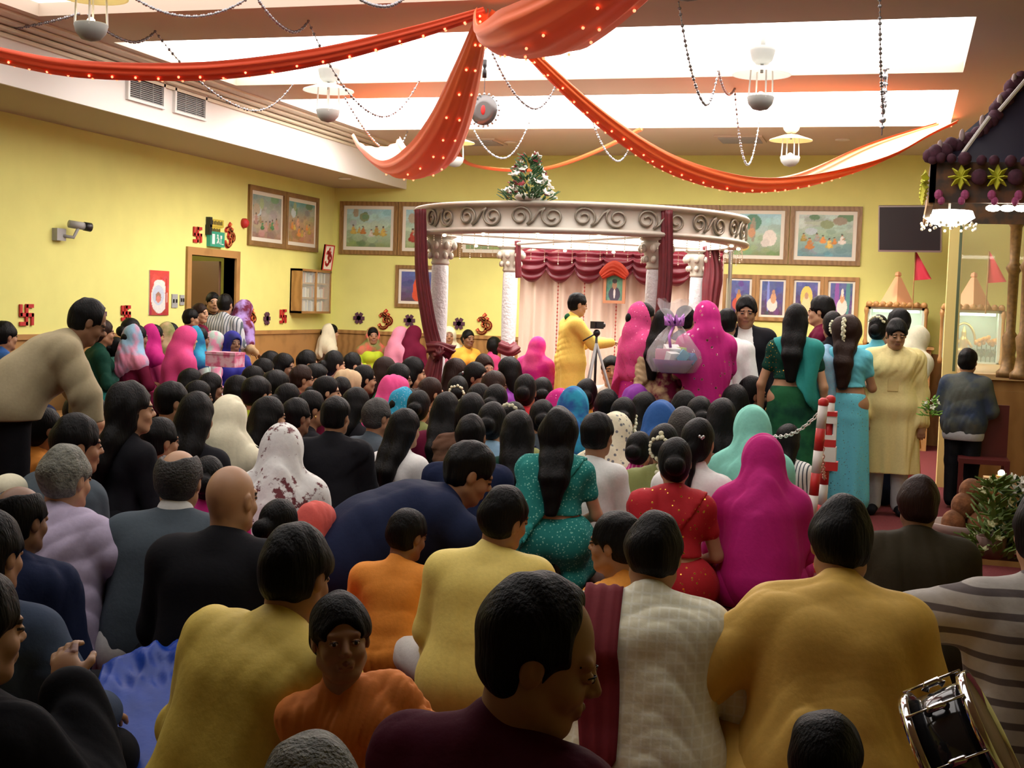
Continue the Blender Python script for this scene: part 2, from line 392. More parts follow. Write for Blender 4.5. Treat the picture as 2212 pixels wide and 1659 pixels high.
def hair_prims(J, style):
    c, R, s = J['head'], J['Rh'], J['hs']; W = lambda *p: c+R@(A(*p)*s)
    E = lambda p, r, k, t='e': (t, W(*p), tuple(q*s for q in r), R, k*s)
    if style == 'bald': return []
    g = .006 if style in ('bun', 'braid', 'hood', 'crop') else .012
    P = [E((0, -.016, .026), (.078+g, .098+g, .098+g*.9), .02)]
    if style in ('long', 'curly', 'braid', 'bun', 'bob', 'half'): P += [E((0, -.055, -.03), (.07+g*.6, .06+g, .07), .03)]
    else: P += [E((0, -.040, -.025), (.062+g*.4, .052+g*.4, .048), .03)]
    if style == 'curly': P += [E((0, -.04, .0), (.12, .11, .125), .03)]
    P += [E((0, .108, -.035), (.082, .072, .103), .012, '-e')]                 # the face
    for x in (-1, 1): P += [E((x*.088, .058, -.05), (.05, .052, .075), .012, '-e')]
    if style in ('short', 'crop', 'recede', 'fringe'):
        for x in (-1, 1): P += [E((x*.093, -.004, -.03), (.030, .030, .048), .008, '-e')]
        n = R@A(0, 0, -1); P.append(('p', n, float(n@W(0, 0, -.070))))
    if style == 'recede': P += [E((0, .085, .085), (.055, .05, .05), .02, '-e'), E((.05, .08, .06), (.035, .04, .045), .02, '-e'), E((-.05, .08, .06), (.035, .04, .045), .02, '-e')]
    if style == 'fringe': P += [E((0, -.025, .130), (.064, .098, .072), .012, '-e'), E((0, .1, .07), (.08, .07, .08), .02, '-e')]
    dn = A(0, 0, -1)
    bk = lambda y, z: J['head']+R@(A(0, y, 0)*s)+A(0, 0, z*s)
    tb = J['R']@A(0, -1, 0)
    if style == 'bun': P += [E((0, -.13, -.01), (.052, .045, .052), .01)]
    if style == 'topbun': P += [E((0, -.07, .12), (.045, .045, .04), .01)]
    if style in ('long', 'curly', 'half'):
        a = W(0, -.05, -.03); m_ = J['neck']+tb*.085+A(0, 0, -.02); b = J['chest']+tb*.14+A(0, 0, .03); e = J['waist']+tb*.13+A(0, 0, .0)
        x = R@A(.035, 0, 0)
        for sg in (-1, 1):
            P += [('c', a+sg*x, m_+sg*x, .065*s, .058, .03), ('c', m_+sg*x, b+sg*x*.9, .055, .045, .03)]
            if style != 'half': P += [('c', b+sg*x*.9, e+sg*x*.5, .045, .022, .03)]
    if style == 'bob':
        for sg in (-1, 1): P += [('c', W(sg*.055, -.03, 0), W(sg*.065, -.02, -.12), .05*s, .04*s, .02)]
    if style == 'braid':
        a = W(0, -.1, -.03); m_ = J['neck']+tb*.09; b = J['chest']+tb*.125; e = J['waist']+tb*.125
        P += [('c', a, m_, .036, .026, .02), ('c', m_, b, .024, .02, .02), ('c', b, e, .02, .012, .02)]
    if style == 'pony':
        a = W(0, -.12, .02); m_ = W(0, -.16, -.06); e = J['chest']+tb*.15
        P += [('c', a, m_, .034, .04, .02), ('c', m_, e, .04, .02, .02)]
    fr = 60 if style != 'curly' else 45
    if style in ('short', 'recede', 'crop'): P.append(folds(.0022, 75, 5, dirs=(1, 1, .7), ridge=False))
    P.append(folds(.0016 if style != 'curly' else .006, fr, 3, dirs=(1, 1, .12) if style != 'curly' else (1, 1, 1), ridge=False))
    return P
def veil_prims(J, seed=0, half=False, length=1., wide=1.):
    c, R, s = J['head'], J['Rh'], J['hs']; W = lambda *p: c+R@(A(*p)*s); tb = J['R']@A(0, -1, 0); ch = J['chest']; wa = J['waist']
    y0 = -.035 if half else -.012
    P = [('e', W(0, y0, .024), tuple(q*s for q in (.098, .118, .112)), R, .02), ('c', W(0, -.045, -.03), J['neck']+tb*.05, .098*s, .10, .05),
         ('c', J['shL']*.85+ch*.15+tb*.01, J['shR']*.85+ch*.15+tb*.01, .085*wide, .085*wide, .07),
         ('c', J['neck']+tb*.05, ch+tb*.06, .11, .115, .06), ('c', J['neck'], J['shL']+A(0, 0, -.02), .07, .085, .06), ('c', J['neck'], J['shR']+A(0, 0, -.02), .07, .085, .06)]
    if length > .5:
        for i in (0, 1):
            sh, e, wv = J['arms'][i]; P.append(('c', sh, sh+(e-sh)*.75*length, .085*wide, .075*wide, .06))
        x = J['R']@A(1, 0, 0)
        P += [('c', ch+tb*.06-x*.06, wa+tb*.05-x*.07, .10, .10, .06), ('c', ch+tb*.06+x*.06, wa+tb*.05+x*.07, .10, .10, .06)]
    if J['pose'] == 'sit' and length > .5: P += [('c', ch+tb*.05, A(0, -.03, .16), .15, .205*wide, .10)]
    if J['pose'] != 'stand' and length > .5: P.append(FLOORCUT)
    P += [folds(.0045, 15, seed, dirs=(1, 1, .10)), ('-e', W(0, .11+(0 if not half else -.02), -.03), tuple(q*s for q in (.064, .075, .092)), R, .012)]
    if half:
        n = R@A(0, 1, .35); a_ = float(n@W(0, .0, .03)); b_ = float(n@(J['chest']+A(0, .12, 0)))
        P.append(('f', lambda Q: Q[:, 0]*0+0)) ; P.append(('e2', n, a_, float(J['neck'][2])))
    return P
def clipz(z, above=True):        # keep what lies above (or below) a height
    return ('p', (0, 0, -1), -z) if above else ('p', (0, 0, 1), z)
def skirt_prims(J, inf=.02, seed=1, spread=1.):
    z0 = J['z0']
    if J['pose'] == 'stand':
        P = [('c', A(-.06, 0, .95), A(.06, 0, .95), .125*J['bulk'], .125*J['bulk'], .05), ('c', A(-.07, 0, .8), A(-.10*spread, 0, .16), .13*J['bulk'], .17*spread, .08), ('c', A(.07, 0, .8), A(.10*spread, 0, .16), .13*J['bulk'], .17*spread, .08)]
        return P+[clipz(1.03, False), pleats(0, .02, 9, .010, 0, .9, seed), FLOORCUT]
    if J['pose'] == 'chair':
        P = [('c', A(-.08, 0, z0), A(.08, 0, z0), .14, .14, .05)]
        for h, kn, an, to in J['legs']: P += [('c', h, kn, .11, .095, .06), ('c', kn, an+A(0, -.03, .03), .10, .11, .06)]
        return P+[folds(.004, 20, seed, dirs=(1, 1, .2)), clipz(z0+.12, False), FLOORCUT]
    P = [('c', A(-.09, 0, z0+.01), A(.09, 0, z0+.01), .14, .14, .05)]
    for h, kn, an, to in J['legs']: P += [('c', h, kn*A(spread, 1, 1), .11, .085, .07), ('c', kn*A(spread, 1, 1), an, .08, .07, .07), ('c', h+A(0, -.06, -.02), kn*A(spread, 1, .6)+A(0, -.14, 0), .09, .05, .06)]
    return P+[folds(.005, 18, seed, dirs=(1, 1, .5)), clipz(z0+.15, False), FLOORCUT]
def kurta_prims(J, seed=1, inf=.016, sleeve=1., amp=.0035, freq=16, hem=1.):
    P = torso(J, inf)+sleeves(J, inf, sleeve); z0 = J['z0']; R = J['R']
    P += [('c', J['neck']-R@A(0, .005, .03), J['neck']+R@A(0, -.006, .012), .068, .06, .015)]
    if J['pose'] == 'stand':
        P += [('c', A(-.07, 0, .9), A(-.10, 0, .9-.40*hem), .135*J['bulk'], .15, .06), ('c', A(.07, 0, .9), A(.10, 0, .9-.40*hem), .135*J['bulk'], .15, .06), pleats(0, 0, 7, .008, .5, 1., seed)]
        P += [folds(amp, freq, seed), clipz(.9-.40*hem, True)]
    elif J['pose'] == 'chair':
        P += [('c', q[0], q[1], .10, .08, .06) for q in J['legs']]+[folds(amp, freq, seed)]
    else:
        P += [('c', A(-.10, -.01, .1), A(.10, -.01, .1), .135*J['bulk'], .135*J['bulk'], .06)]+[('c', q[0], q[0]*.45+q[1]*.55, .10, .085, .06) for q in J['legs']]+[folds(amp, freq, seed), FLOORCUT]
    c, Rh, s = J['head'], J['Rh'], J['hs']
    P += [('-e', J['neck']+R@A(0, .03, .06), (.05, .05, .055), R, .01)]
    return P
def jacket_prims(J, seed=1, inf=.022, sleeve=1., amp=.003, freq=14, drop=.1):
    P = torso(J, inf)+sleeves(J, inf+.003, sleeve); R = J['R']
    P += [('c', J['neck']-R@A(0, .01, .04), J['neck']+R@A(0, -.012, .0), .074, .066, .02)]
    if J['pose'] == 'stand': P += [('c', J['pel']-A(.07, 0, drop), J['pel']+A(.07, 0, -drop), .135, .135, .05), clipz(J['z0']-drop-.05)]
    P += [folds(amp, freq, seed), ('-e', J['neck']+R@A(0, .035, .07), (.055, .055, .06), R, .01), FLOORCUT]
    return P
def blouse_prims(J, seed=1, low=True):
    R = J['R']; P = torso(J, .008)+sleeves(J, .008, .33)+[clipz(J['z0']+.15)] if J['pose'] != 'x' else []
    if low: P += [('-e', J['neck']+R@A(0, -.10, -.01), (.075, .10, .075), R, .01)]
    P += [('-e', J['neck']+R@A(0, .05, .0), (.07, .09, .09), R, .01), folds(.002, 22, seed)]
    return P
def pallu_prims(J, seed=1, sh=-1, wide=1.):
    R = J['R']; x = R@A(1, 0, 0); S_ = J['shL'] if sh < 0 else J['shR']; n = A(x[0]*sh*.62, 0, .62*.0)+R@A(sh*.55, 0, .83*.9); n = n/np.linalg.norm(n)
    P = torso(J, .022)
    c0 = float(n@(J['neck']-R@A(0, 0, .08))); P += [('c', S_+A(0, -.03, .0), J['pel']+A(sh*.10, -.12, .0), .07*wide, .07*wide, .04)]
    P += [('p', -n, -c0+.10), folds(.004, 28, seed, dirs=(1, .6, .2)), FLOORCUT]
    return P
def trouser_prims(J, seed=1, inf=.018, wide=1.):
    P = [('c', J['pel']-A(.08, 0, 0), J['pel']+A(.08, 0, 0), .13, .13, .05)]
    for h, kn, an, to in J['legs']: P += [('c', h, kn, .09+inf, (.064+inf)*wide, .03), ('c', kn, an, (.062+inf)*wide, (.045+inf)*wide, .03)]
    return P+[folds(.004, 18, seed, dirs=(1, 1, 1)), clipz(J['z0']+.07, False), FLOORCUT]
def lips_prims(J):
    c, R, s = J['head'], J['Rh'], J['hs']; W = lambda *p: c+R@(A(*p)*s)
    return [('c', W(-.019, .0825, -.0545), W(0, .0865, -.0525), .0055*s, .0075*s, .004), ('c', W(0, .0865, -.0525), W(.019, .0825, -.0545), .0075*s, .0055*s, .004), ('c', W(-.014, .083, -.063), W(.014, .083, -.063), .0082*s, .0082*s, .004), ('-c', W(-.024, .097, -.0585), W(.024, .097, -.0585), .004*s, .004*s, .002)]
def face_slots(J, V, F):
    c = V[F].mean(1); l = (c-J['head'])@J['Rh']/J['hs']; x, y, z = l[:, 0], l[:, 1], l[:, 2]; ax = np.abs(x)
    m = np.zeros(len(F), int)
    m[(ax < .021) & (np.abs(z+.0585) < .0082) & (y > .078)] = 1
    m[(ax > .014) & (ax < .05) & (np.abs(z-.026+ax*ax*3) < .0045) & (y > .05)] = 2
    m[(((ax-.031)/.0125)**2+((z-.004)/.0055)**2 < 1) & (y > .06)] = 2
    return m

CACHE = {}
def parts_for(key, J, spec, h, hh=None):
    """spec: list of (part name, prims, slot count); returns meshes, shared between copies"""
    if key in CACHE: return CACHE[key]
    out = []
    V, F = polygonize(skin_prims(J, **({})), h)
    out.append(('person', fast_mesh('body', V, F, [SKIN[0], LIPS, DARKF], face_slots(J, V, F))))
    for nm, pr, hx in spec:
        if not pr: continue
        V, F = polygonize(pr, hx)
        if len(F): out.append((nm, fast_mesh(nm, V, F, [HAIRB])))
    CACHE[key] = out
    return out
def person(meshes, loc, rz, s, label, skin=0, cols=None, group=None, cat='person', sz=None):
    """meshes: [(name, mesh)]; cols: {part name: material}"""
    root = None
    for nm, me in meshes:
        if nm != 'person' and cols is not None and cols.get(nm, 1) is None: continue
        o = link(bpy.data.objects.new(nm, me))
        m = SKIN[skin] if nm == 'person' else (cols or {}).get(nm)
        if m is not None: o.material_slots[0].link = 'OBJECT'; o.material_slots[0].material = m
        if root is None:
            root = o; o.location = loc; o.rotation_euler = (0, 0, rz); o.scale = (s, s, s if sz is None else sz)
            tag(o, label, cat, group)
        else: o.parent = root
    return root
# ---------------------------------------------------------------- the hall
YEL = mat('wall_yellow', (.76, .74, .24), rough=.85, noise=.03, nscale=3, bump=.05, bscale=200)
CEIL = mat('ceiling_paint', (.62, .52, .42), rough=.9); WHT = mat('fascia_white', (.82, .80, .76), rough=.7)
WOOD = mat('wood_light', (.42, .22, .07), rough=.5, kind='wood', pscale=3, col2=(.30, .15, .045))
FRAMEW = mat('frame_wood', (.30, .17, .06), rough=.45, kind='wood', pscale=5, col2=(.22, .12, .04))
CARPET = mat('carpet', (.15, .018, .022), rough=.95, noise=.25, nscale=60, bump=.5, bscale=400)
REDP = mat('red_card', (.5, .02, .02), rough=.6); CREAM = mat('cream', (.75, .68, .52), rough=.7); BLK = mat('black_plastic', (.012, .012, .014), rough=.4)
GREY = mat('grey_paint', (.35, .35, .34), rough=.6); MAR = mat('maroon_satin', (.12, .006, .013), rough=.5, noise=.2, nscale=12, sheen=.3); SILV = mat('silver', (.5, .5, .5), rough=.3, metal=.9)
def st(o): o['kind'] = 'structure'; return o
st(box('floor', (XL-2.2, -4, -.12), (XR, YB, 0), CARPET))
st(box('wall_back', (XL-.2, YB, 0), (XR, YB+.15, 3.9), YEL)); st(box('wall_front', (XL-.2, -4.15, 0), (XR, -4, 3.9), YEL)); st(box('wall_right', (XR, -4.15, 0), (XR+.15, YB+.15, 3.9), YEL))
DY0, DY1, DZ = 13.36, 14.42, 2.07
st(MB().box((XL-.15, -4, 0), (XL, DY0, 3.9)).box((XL-.15, DY1, 0), (XL, YB, 3.9)).box((XL-.15, DY0, DZ), (XL, DY1, 3.9)).build('wall_left', YEL))
PR = [(3.3, 5.5), (6.4, 8.52), (9.5, 11.58), (12.45, 14.72)]; PX = (-6.45, .38)  # nearest row is out of view, added to light the foreground
m = MB(); ys = [-4]+[v for p in PR for v in p]+[YB]
for i in range(0, len(ys), 2): m.box((PX[0], ys[i], ZC), (PX[1], ys[i+1], ZC+.2))
m.box((XF-.02, -4, ZC), (PX[0], YB, ZC+.2)); m.box((PX[1], -4, ZC), (XR, YB, ZC+.2)); st(m.build('ceiling', CEIL))
for i, (a, b) in enumerate(PR):
    o = box('ceiling_light_panel', (PX[0], a, ZC+.10), (PX[1], b, ZC+.16), mat('panel_glow_%d' % i, (.9, .9, .9), emit=(1, .96, .92), es=PANEL_E[i]))
    tag(o, ['white luminous ceiling panel above the viewer, out of the picture', 'wide white luminous ceiling panel at the top edge of the picture', 'wide white luminous ceiling panel, middle one of the rows', 'narrow white luminous ceiling panel nearest the back wall'][i], 'ceiling light', 'luminous ceiling panels')
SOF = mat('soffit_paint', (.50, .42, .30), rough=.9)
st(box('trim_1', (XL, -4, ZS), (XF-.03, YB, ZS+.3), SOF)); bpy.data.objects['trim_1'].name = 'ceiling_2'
st(box('trim_2', (XF-.03, -4, ZS-.01), (XF, YB, ZC), WHT))
m = MB()
for k, (dx, z0, z1) in enumerate(((.03, 3.57, 3.60), (.10, 3.61, 3.635), (.20, 3.645, 3.665), (.33, 3.67, 3.69))): m.box((XF, -4, z0), (XF+dx, YB, z1))
st(m.build('trim_3', CREAM))
st(MB().box((XL, -4, 0), (XL+.03, DY0-.08, 1.12)).box((XL, DY1+.08, 0), (XL+.03, YB, 1.12)).box((XL, -4, 1.12), (XL+.05, DY0-.08, 1.17)).box((XL, DY1+.08, 1.12), (XL+.05, YB, 1.17)).build('baseboard_left', WOOD))
st(MB().box((XL, YB-.03, 0), (XR, YB, 1.12)).box((XL, YB-.05, 1.12), (XR, YB, 1.17)).build('baseboard_back', WOOD))
# doorway on the left, with the corridor behind
st(MB().box((XL-.15, DY0-.09, 0), (XL+.03, DY0, DZ+.09)).box((XL-.15, DY1, 0), (XL+.03, DY1+.09, DZ+.09)).box((XL-.15, DY0, DZ), (XL+.03, DY1, DZ+.09)).build('door_1', WOOD))
st(MB().box((XL-2.2, 11, 0), (XL-2.1, 16.5, 2.6)).box((XL-2.1, 16.4, 0), (XL-.15, 16.5, 2.6)).box((XL-2.1, 11, 0), (XL-.15, 11.1, 2.6)).box((XL-2.2, 11, 2.5), (XL-.15, 16.5, 2.6)).build('wall_corridor', YEL))
o = MB().box((0, 0, .02), (.85, .04, 2.03)).build('door_leaf', mat('door_dark', (.16, .08, .04), rough=.5), loc=(XL-.2, DY1+.02, 0), rz=math.radians(168)); tag(o, 'brown wooden door leaf standing open inside the doorway', 'door')
o = box('notice', (XL-2.09, 14.15, 1.55), (XL-2.07, 14.62, 2.2), mat('teal_card', (.05, .25, .22))); tag(o, 'teal notice on the corridor wall behind the doorway', 'notice')
pl = bpy.data.lights.new('corridor_lamp', 'POINT'); pl.energy = 22; pl.shadow_soft_size = .15; pl.color = (1, .85, .6); lo = link(bpy.data.objects.new('corridor_lamp', pl)); lo.location = (XL-1.1, 13.6, 2.35)  # unseen point light added to brighten the corridor

# ---- framed pictures
PAINT = mat('painting', (1, 1, 1), rough=.6, kind='attr')
def painting(name, w_, h, parent, loc, R, seed, figs, bg, res=(56, 46)):
    """a painted panel: figs = (cx, cy, rx, ry, colour) blobs in unit coordinates"""
    rs = np.random.RandomState(seed); nx, ny = res
    u, v = np.meshgrid((np.arange(nx+1))/nx, (np.arange(ny+1))/ny, indexing='ij')
    col = np.zeros((nx+1, ny+1, 3)); top, mid, bot = [np.array(c) for c in bg]
    t = v[..., None]; col[:] = np.where(t > .5, mid+(top-mid)*(t-.5)*2, bot+(mid-bot)*t*2)
    for k in range(60):
        cx, cy = rs.rand(2); r = .04+.10*rs.rand(); c = col[int(cx*nx), int(cy*ny)]*(.65+.7*rs.rand())+rs.uniform(-.05, .05, 3)
        mk = ((u-cx)/r)**2+((v-cy)/(r*.8))**2 < 1; col[mk] = col[mk]*.45+c*.55
    for cx, cy, rx, ry, c in figs:
        d = ((u-cx)/rx)**2+((v-cy)/ry)**2; mk = d < 1; sh = (.8+.35*rs.rand()); col[mk] = np.array(c)*sh
    col *= 1+rs.uniform(-.07, .07, col.shape[:2])[..., None]; col = np.clip(col, 0, 1)
    V = [loc+R@A((a-.5)*w_, 0, (b-.5)*h) for a, b in zip(u.ravel(), v.ravel())]
    F = [(i*(ny+1)+j, (i+1)*(ny+1)+j, (i+1)*(ny+1)+j+1, i*(ny+1)+j+1) for i in range(nx) for j in range(ny)]
    o = put(name, V, F, PAINT, parent); ca = o.data.color_attributes.new('paint', 'FLOAT_COLOR', 'POINT')
    ca.data.foreach_set('color', np.concatenate([col.reshape(-1, 3), np.ones(((nx+1)*(ny+1), 1))], 1).astype(np.float32).ravel())
    return o
MATC = mat('mount_card', (.78, .74, .62), rough=.8)
def picture(label, c, w_, h, R, seed, figs, bg, fr=.06, mt=.05, group=None, fm=FRAMEW, name='framed_picture', lean=0):
    """wall picture centred at c; R turns its local frame (x right, -y out of the wall)"""
    c = np.array(c, float); e = tag(empty(name, c), label, 'picture', group); Z = np.zeros(3)
    def bx(nm, a, b, m_, q=0):
        k = MB(); k.box(a, b, R, Z); o = k.build(nm, m_, e); return o
    k = MB(); fd = .035
    for a, b in (((-w_/2, -fd, -h/2), (w_/2, 0, -h/2+fr)), ((-w_/2, -fd, h/2-fr), (w_/2, 0, h/2)), ((-w_/2, -fd, -h/2+fr), (-w_/2+fr, 0, h/2-fr)), ((w_/2-fr, -fd, -h/2+fr), (w_/2, 0, h/2-fr))): k.box(a, b, R, Z)
    k.build('frame', fm, e)
    bx('mount', (-w_/2+fr, -.012, -h/2+fr), (w_/2-fr, -.002, h/2-fr), MATC)
    painting('painting', w_-2*fr-2*mt, h-2*fr-2*mt, e, R@A(0, -.016, 0), R, seed, figs, bg)
    return e
I3 = np.eye(3); RL = rot('z', math.pi/2)      # back wall / left wall orientation
def crowdfigs(seed, n, y0, y1, pal, r=.05):
    rs = np.random.RandomState(seed); F = []
    for q in range(5): F += [(rs.rand(), .6+.35*rs.rand(), .06+.12*rs.rand(), .05+.1*rs.rand(), [(.16, .30, .16), (.5, .6, .62), (.30, .38, .2), (.42, .36, .26)][q % 4])]
    for i in range(n):
        x = .1+.8*(i+.5*rs.rand())/n; y = y0+(y1-y0)*rs.rand(); c = np.array(pal[i % len(pal)])*(.6+.6*rs.rand()); s = r*rs.uniform(.7, 1.25)
        F += [(x, y-s*1.2, s*1.5, s*.9, c*.8), (x, y, s*.85, s*1.7, c), (x+s*.7, y+s*.3, s*.7, s*.3, (.5, .3, .17)), (x, y+s*1.95, s*.42, s*.6, (.5, .3, .17)), (x-.005, y+s*2.35, s*.42, s*.32, (.06, .05, .04))]
    return F
SKY = ((.35, .62, .70), (.45, .6, .45), (.22, .30, .13)); DK = ((.10, .14, .35), (.12, .10, .25), (.12, .06, .10)); WARM = ((.35, .45, .42), (.5, .38, .24), (.38, .2, .12))
OR, YE, RE, WH, BL, GR = (.75, .3, .07), (.75, .55, .12), (.55, .08, .05), (.75, .7, .62), (.12, .25, .5), (.1, .3, .12)
PW = (7.9-.56)/8
specs = [('yellow-robed figures seated under trees', crowdfigs(1, 6, .25, .45, [YE, YE, OR, WH]), SKY), ('a red-robed figure beside green bushes', crowdfigs(2, 3, .3, .4, [RE, GR, RE], .1), SKY),
         ('figures under a pale sky, third from the left', crowdfigs(3, 5, .3, .5, [OR, WH]), SKY), ('figures by a river, fourth from the left', crowdfigs(4, 5, .3, .5, [WH, YE]), SKY),
         ('figures in a pale landscape, fifth from the left', crowdfigs(5, 5, .3, .5, [RE, YE]), SKY), ('a pale blue sky above the canopy frieze', crowdfigs(6, 4, .2, .3, [WH, OR]), SKY),
         ('a sage under a tree with white-robed listeners', [(.47, .8, .16, .2, (.12, .3, .2)), (.48, .62, .05, .3, (.3, .28, .2)), (.45, .55, .07, .12, (.72, .38, .2)), (.45, .7, .035, .05, (.5, .3, .2)), (.8, .42, .13, .2, WH), (.72, .3, .08, .1, WH), (.3, .2, .12, .1, YE)], SKY),
         ('a gathering in a pillared green hall', [(.5, .8, .4, .05, (.5, .6, .45)), (.5, .68, .36, .03, (.35, .5, .38))]+crowdfigs(8, 7, .25, .45, [YE, OR, WH, OR]), ((.55, .65, .6), (.35, .5, .35), (.15, .3, .35)))]
for i, (t, f, bg) in enumerate(specs):
    picture('framed print of %s, back wall' % t, (-7.9+PW*(i+.5), YB, 2.65), PW-.01, .76, I3, 10+i, f, bg, group='large framed prints along the back wall')
for i, (t, f) in enumerate((('many small figures below a grey temple', crowdfigs(21, 7, .2, .5, [(.5, .3, .25), (.4, .3, .15), GR])), ('orange-robed figures before a blue-green background', crowdfigs(22, 8, .2, .5, [OR, YE, (.7, .4, .25)])))):
    picture('framed print of %s, left wall' % t, (XL, 14.71+1.015*(i+.5), 2.64), 1.005, .76, RL, 30+i, f, (((.25, .35, .33), (.42, .4, .33), (.35, .22, .14)), ((.12, .35, .35), (.5, .35, .2), (.45, .25, .12)))[i], group='framed prints on the left wall')
small = [('a red and orange figure at dusk', [(.5, .3, .3, .2, RE), (.5, .5, .12, .14, OR), (.5, .65, .07, .08, (.4, .22, .12))]), ('a seated sage in white by a blue curtain', [(.3, .6, .06, .5, (.25, .3, .7)), (.5, .3, .25, .2, WH), (.55, .5, .13, .16, (.7, .38, .2)), (.55, .68, .07, .08, (.55, .3, .18))]),
         ('a figure with a large yellow halo', [(.5, .55, .28, .34, YE), (.5, .35, .2, .25, (.75, .6, .3)), (.5, .6, .09, .1, (.6, .35, .2))]), ('a figure in a pointed white cap beside purple drapes', [(.3, .6, .1, .6, (.3, .1, .4)), (.8, .6, .1, .6, (.1, .3, .3)), (.55, .3, .24, .25, WH), (.55, .55, .1, .14, (.7, .38, .2)), (.55, .72, .06, .12, WH)])]
for i, (t, f) in enumerate(small):
    picture('small framed portrait of %s' % t, (-2.32+.44*(i+.5), YB, 1.82), .437, .60, I3, 40+i, f, DK, fr=.05, mt=.03, group='small framed portraits on the lower back wall', fm=WOOD)
picture('tall framed print of a standing red-robed saint behind the front left pillar', (-6.6, YB, 1.83), .80, .60, I3, 50, [(.42, .4, .13, .42, (.62, .08, .03)), (.42, .2, .15, .2, (.62, .08, .03)), (.42, .84, .05, .07, (.6, .4, .3)), (.55, .6, .1, .03, (.62, .08, .03))], DK, fr=.05, mt=.04)

# ---- wall signs
def strokes(name, S_, c, R, label, m_, r=.012, sc=1., cat='sign', group=None, back=None):
    """a flat sign built from bars that follow the strokes"""
    k = MB()
    for pts in S_:
        for a, b in zip(pts[:-1], pts[1:]):
            a, b = A(*a)*sc, A(*b)*sc; d = b-a; L = np.linalg.norm(d); d /= L; n = A(-d[1], d[0]); a_, b_ = a-d*r*.8, b+d*r*.8
            q = [a_-n*r, b_-n*r, b_+n*r, a_+n*r]; V = [np.array(c)+R@A(p[0], y, p[1]) for y in (-.02, -.004) for p in q]
            k.add(V, [(0, 1, 2, 3), (7, 6, 5, 4), (0, 4, 5, 1), (1, 5, 6, 2), (2, 6, 7, 3), (3, 7, 4, 0)])
    o = k.build(name, m_); tag(o, label, cat, group); return o
SW = [[(-.5, -.5), (0, -.5), (0, .5), (.5, .5)], [(-.5, .5), (-.5, 0), (.5, 0), (.5, -.5)]]
def arc(cx, cy, r, a0, a1, n=8, ry=None): return [(cx+r*math.cos(math.radians(a0+(a1-a0)*i/n)), cy+(ry or r)*math.sin(math.radians(a0+(a1-a0)*i/n))) for i in range(n+1)]
OM = [arc(-.12, .17, .2, 150, -70), arc(-.1, -.2, .26, 80, -160, 10), arc(.22, -.02, .2, 160, -120, 10), [(.02, -.02), (.1, .02)], arc(.05, .42, .18, 200, 340, 6), [(.02, .52), (.08, .58)]]
FL = [[(0, 0), (.5*math.cos(a), .5*math.sin(a))] for a in [math.pi*i/3 for i in range(6)]]
PUR = mat('dark_purple_card', (.09, .03, .06), rough=.7)
def wallpt(px, py, side): return at(px, py, x=XL) if side == 'L' else at(px, py, y=YB)
for px, py, sd, s, lb in ((55, 680, 'L', .17, 'behind the bending man'), (270, 676, 'L', .13, 'above the women in the far left corner seats'), (425, 507, 'L', .15, 'up beside the exit sign'), (610, 683, 'L', .15, 'just left of the glass bookcase')):
    strokes('hindu_swastika_sign', SW, wallpt(px, py, sd), RL, 'red Hindu swastika cut-out %s' % lb, REDP, .018, s/.5*.5, group='red swastika cut-outs')
for px, py, sd, s, lb in ((493, 511, 'L', .26, 'above the doorway'), (541, 688, 'L', .2, 'behind the striped shirt at the doorway'), (832, 692, 'B', .24, 'on the back wall left of the canopy'), (1045, 702, 'B', .25, 'on the back wall between the left pillars')):
    strokes('om_sign', OM, wallpt(px, py, sd), RL if sd == 'L' else I3, 'red and gold om cut-out %s' % lb, REDP, .022, s, group='om cut-outs')
    strokes('om_sign_face', OM, wallpt(px, py, sd)+(RL if sd == 'L' else I3)@A(0, -.018, 0), RL if sd == 'L' else I3, None, mat('orange_card', (.8, .25, .08)), .010, s)
for px, py, sd, lb in ((217, 678, 'L', 'near the bending man'), (575, 688, 'L', 'left of the bookcase'), (776, 687, 'B', 'right of the bookcase'), (885, 692, 'B', 'beside the maroon pillar drape'), (992, 699, 'B', 'right of the front left pillar')):
    strokes('flower_sign', FL, wallpt(px, py, sd), RL if sd == 'L' else I3, 'dark purple paper flower on the wall %s' % lb, PUR, .025, .13, group='paper flowers')
for o in [x for x in bpy.data.objects if x.name.startswith('om_sign_face')]:
    p = [x for x in bpy.data.objects if x.name.startswith('om_sign') and 'face' not in x.name][int(o.name.split('.')[-1]) if '.' in o.name else 0]
    o.parent = p; o.name = 'om_face'
# exit sign, labels, alarm, poster, switches, camera
p = at(462, 517, x=XL); e = tag(empty('exit_sign', p), 'green running-man exit sign above the doorway', 'sign')
box('sign_panel', (0, -.17, -.09), (.05, .17, .09), mat('exit_green', (.02, .22, .14), rough=.4, emit=(.05, .5, .3), es=.15), e)
k = MB(); WS = mat('sign_white', (.8, .85, .8), rough=.5)
k.box((.05, -.13, -.06), (.055, -.07, .06)).box((.05, .06, .01), (.055, .10, .05)).ball((.052, .0, .045), (.006, .016, .016)).tube([(.054, -.0, .03), (.054, .012, -.01), (.054, .035, -.05)], .008, 5).tube([(.054, .012, -.01), (.054, -.02, -.05)], .008, 5).tube([(.054, -.025, .01), (.054, .0, .022), (.054, .03, .0)], .006, 5).box((.05, .07, -.06), (.055, .08, .03)).box((.05, .10, -.06), (.055, .14, -.05)); k.build('pictogram', WS, e)
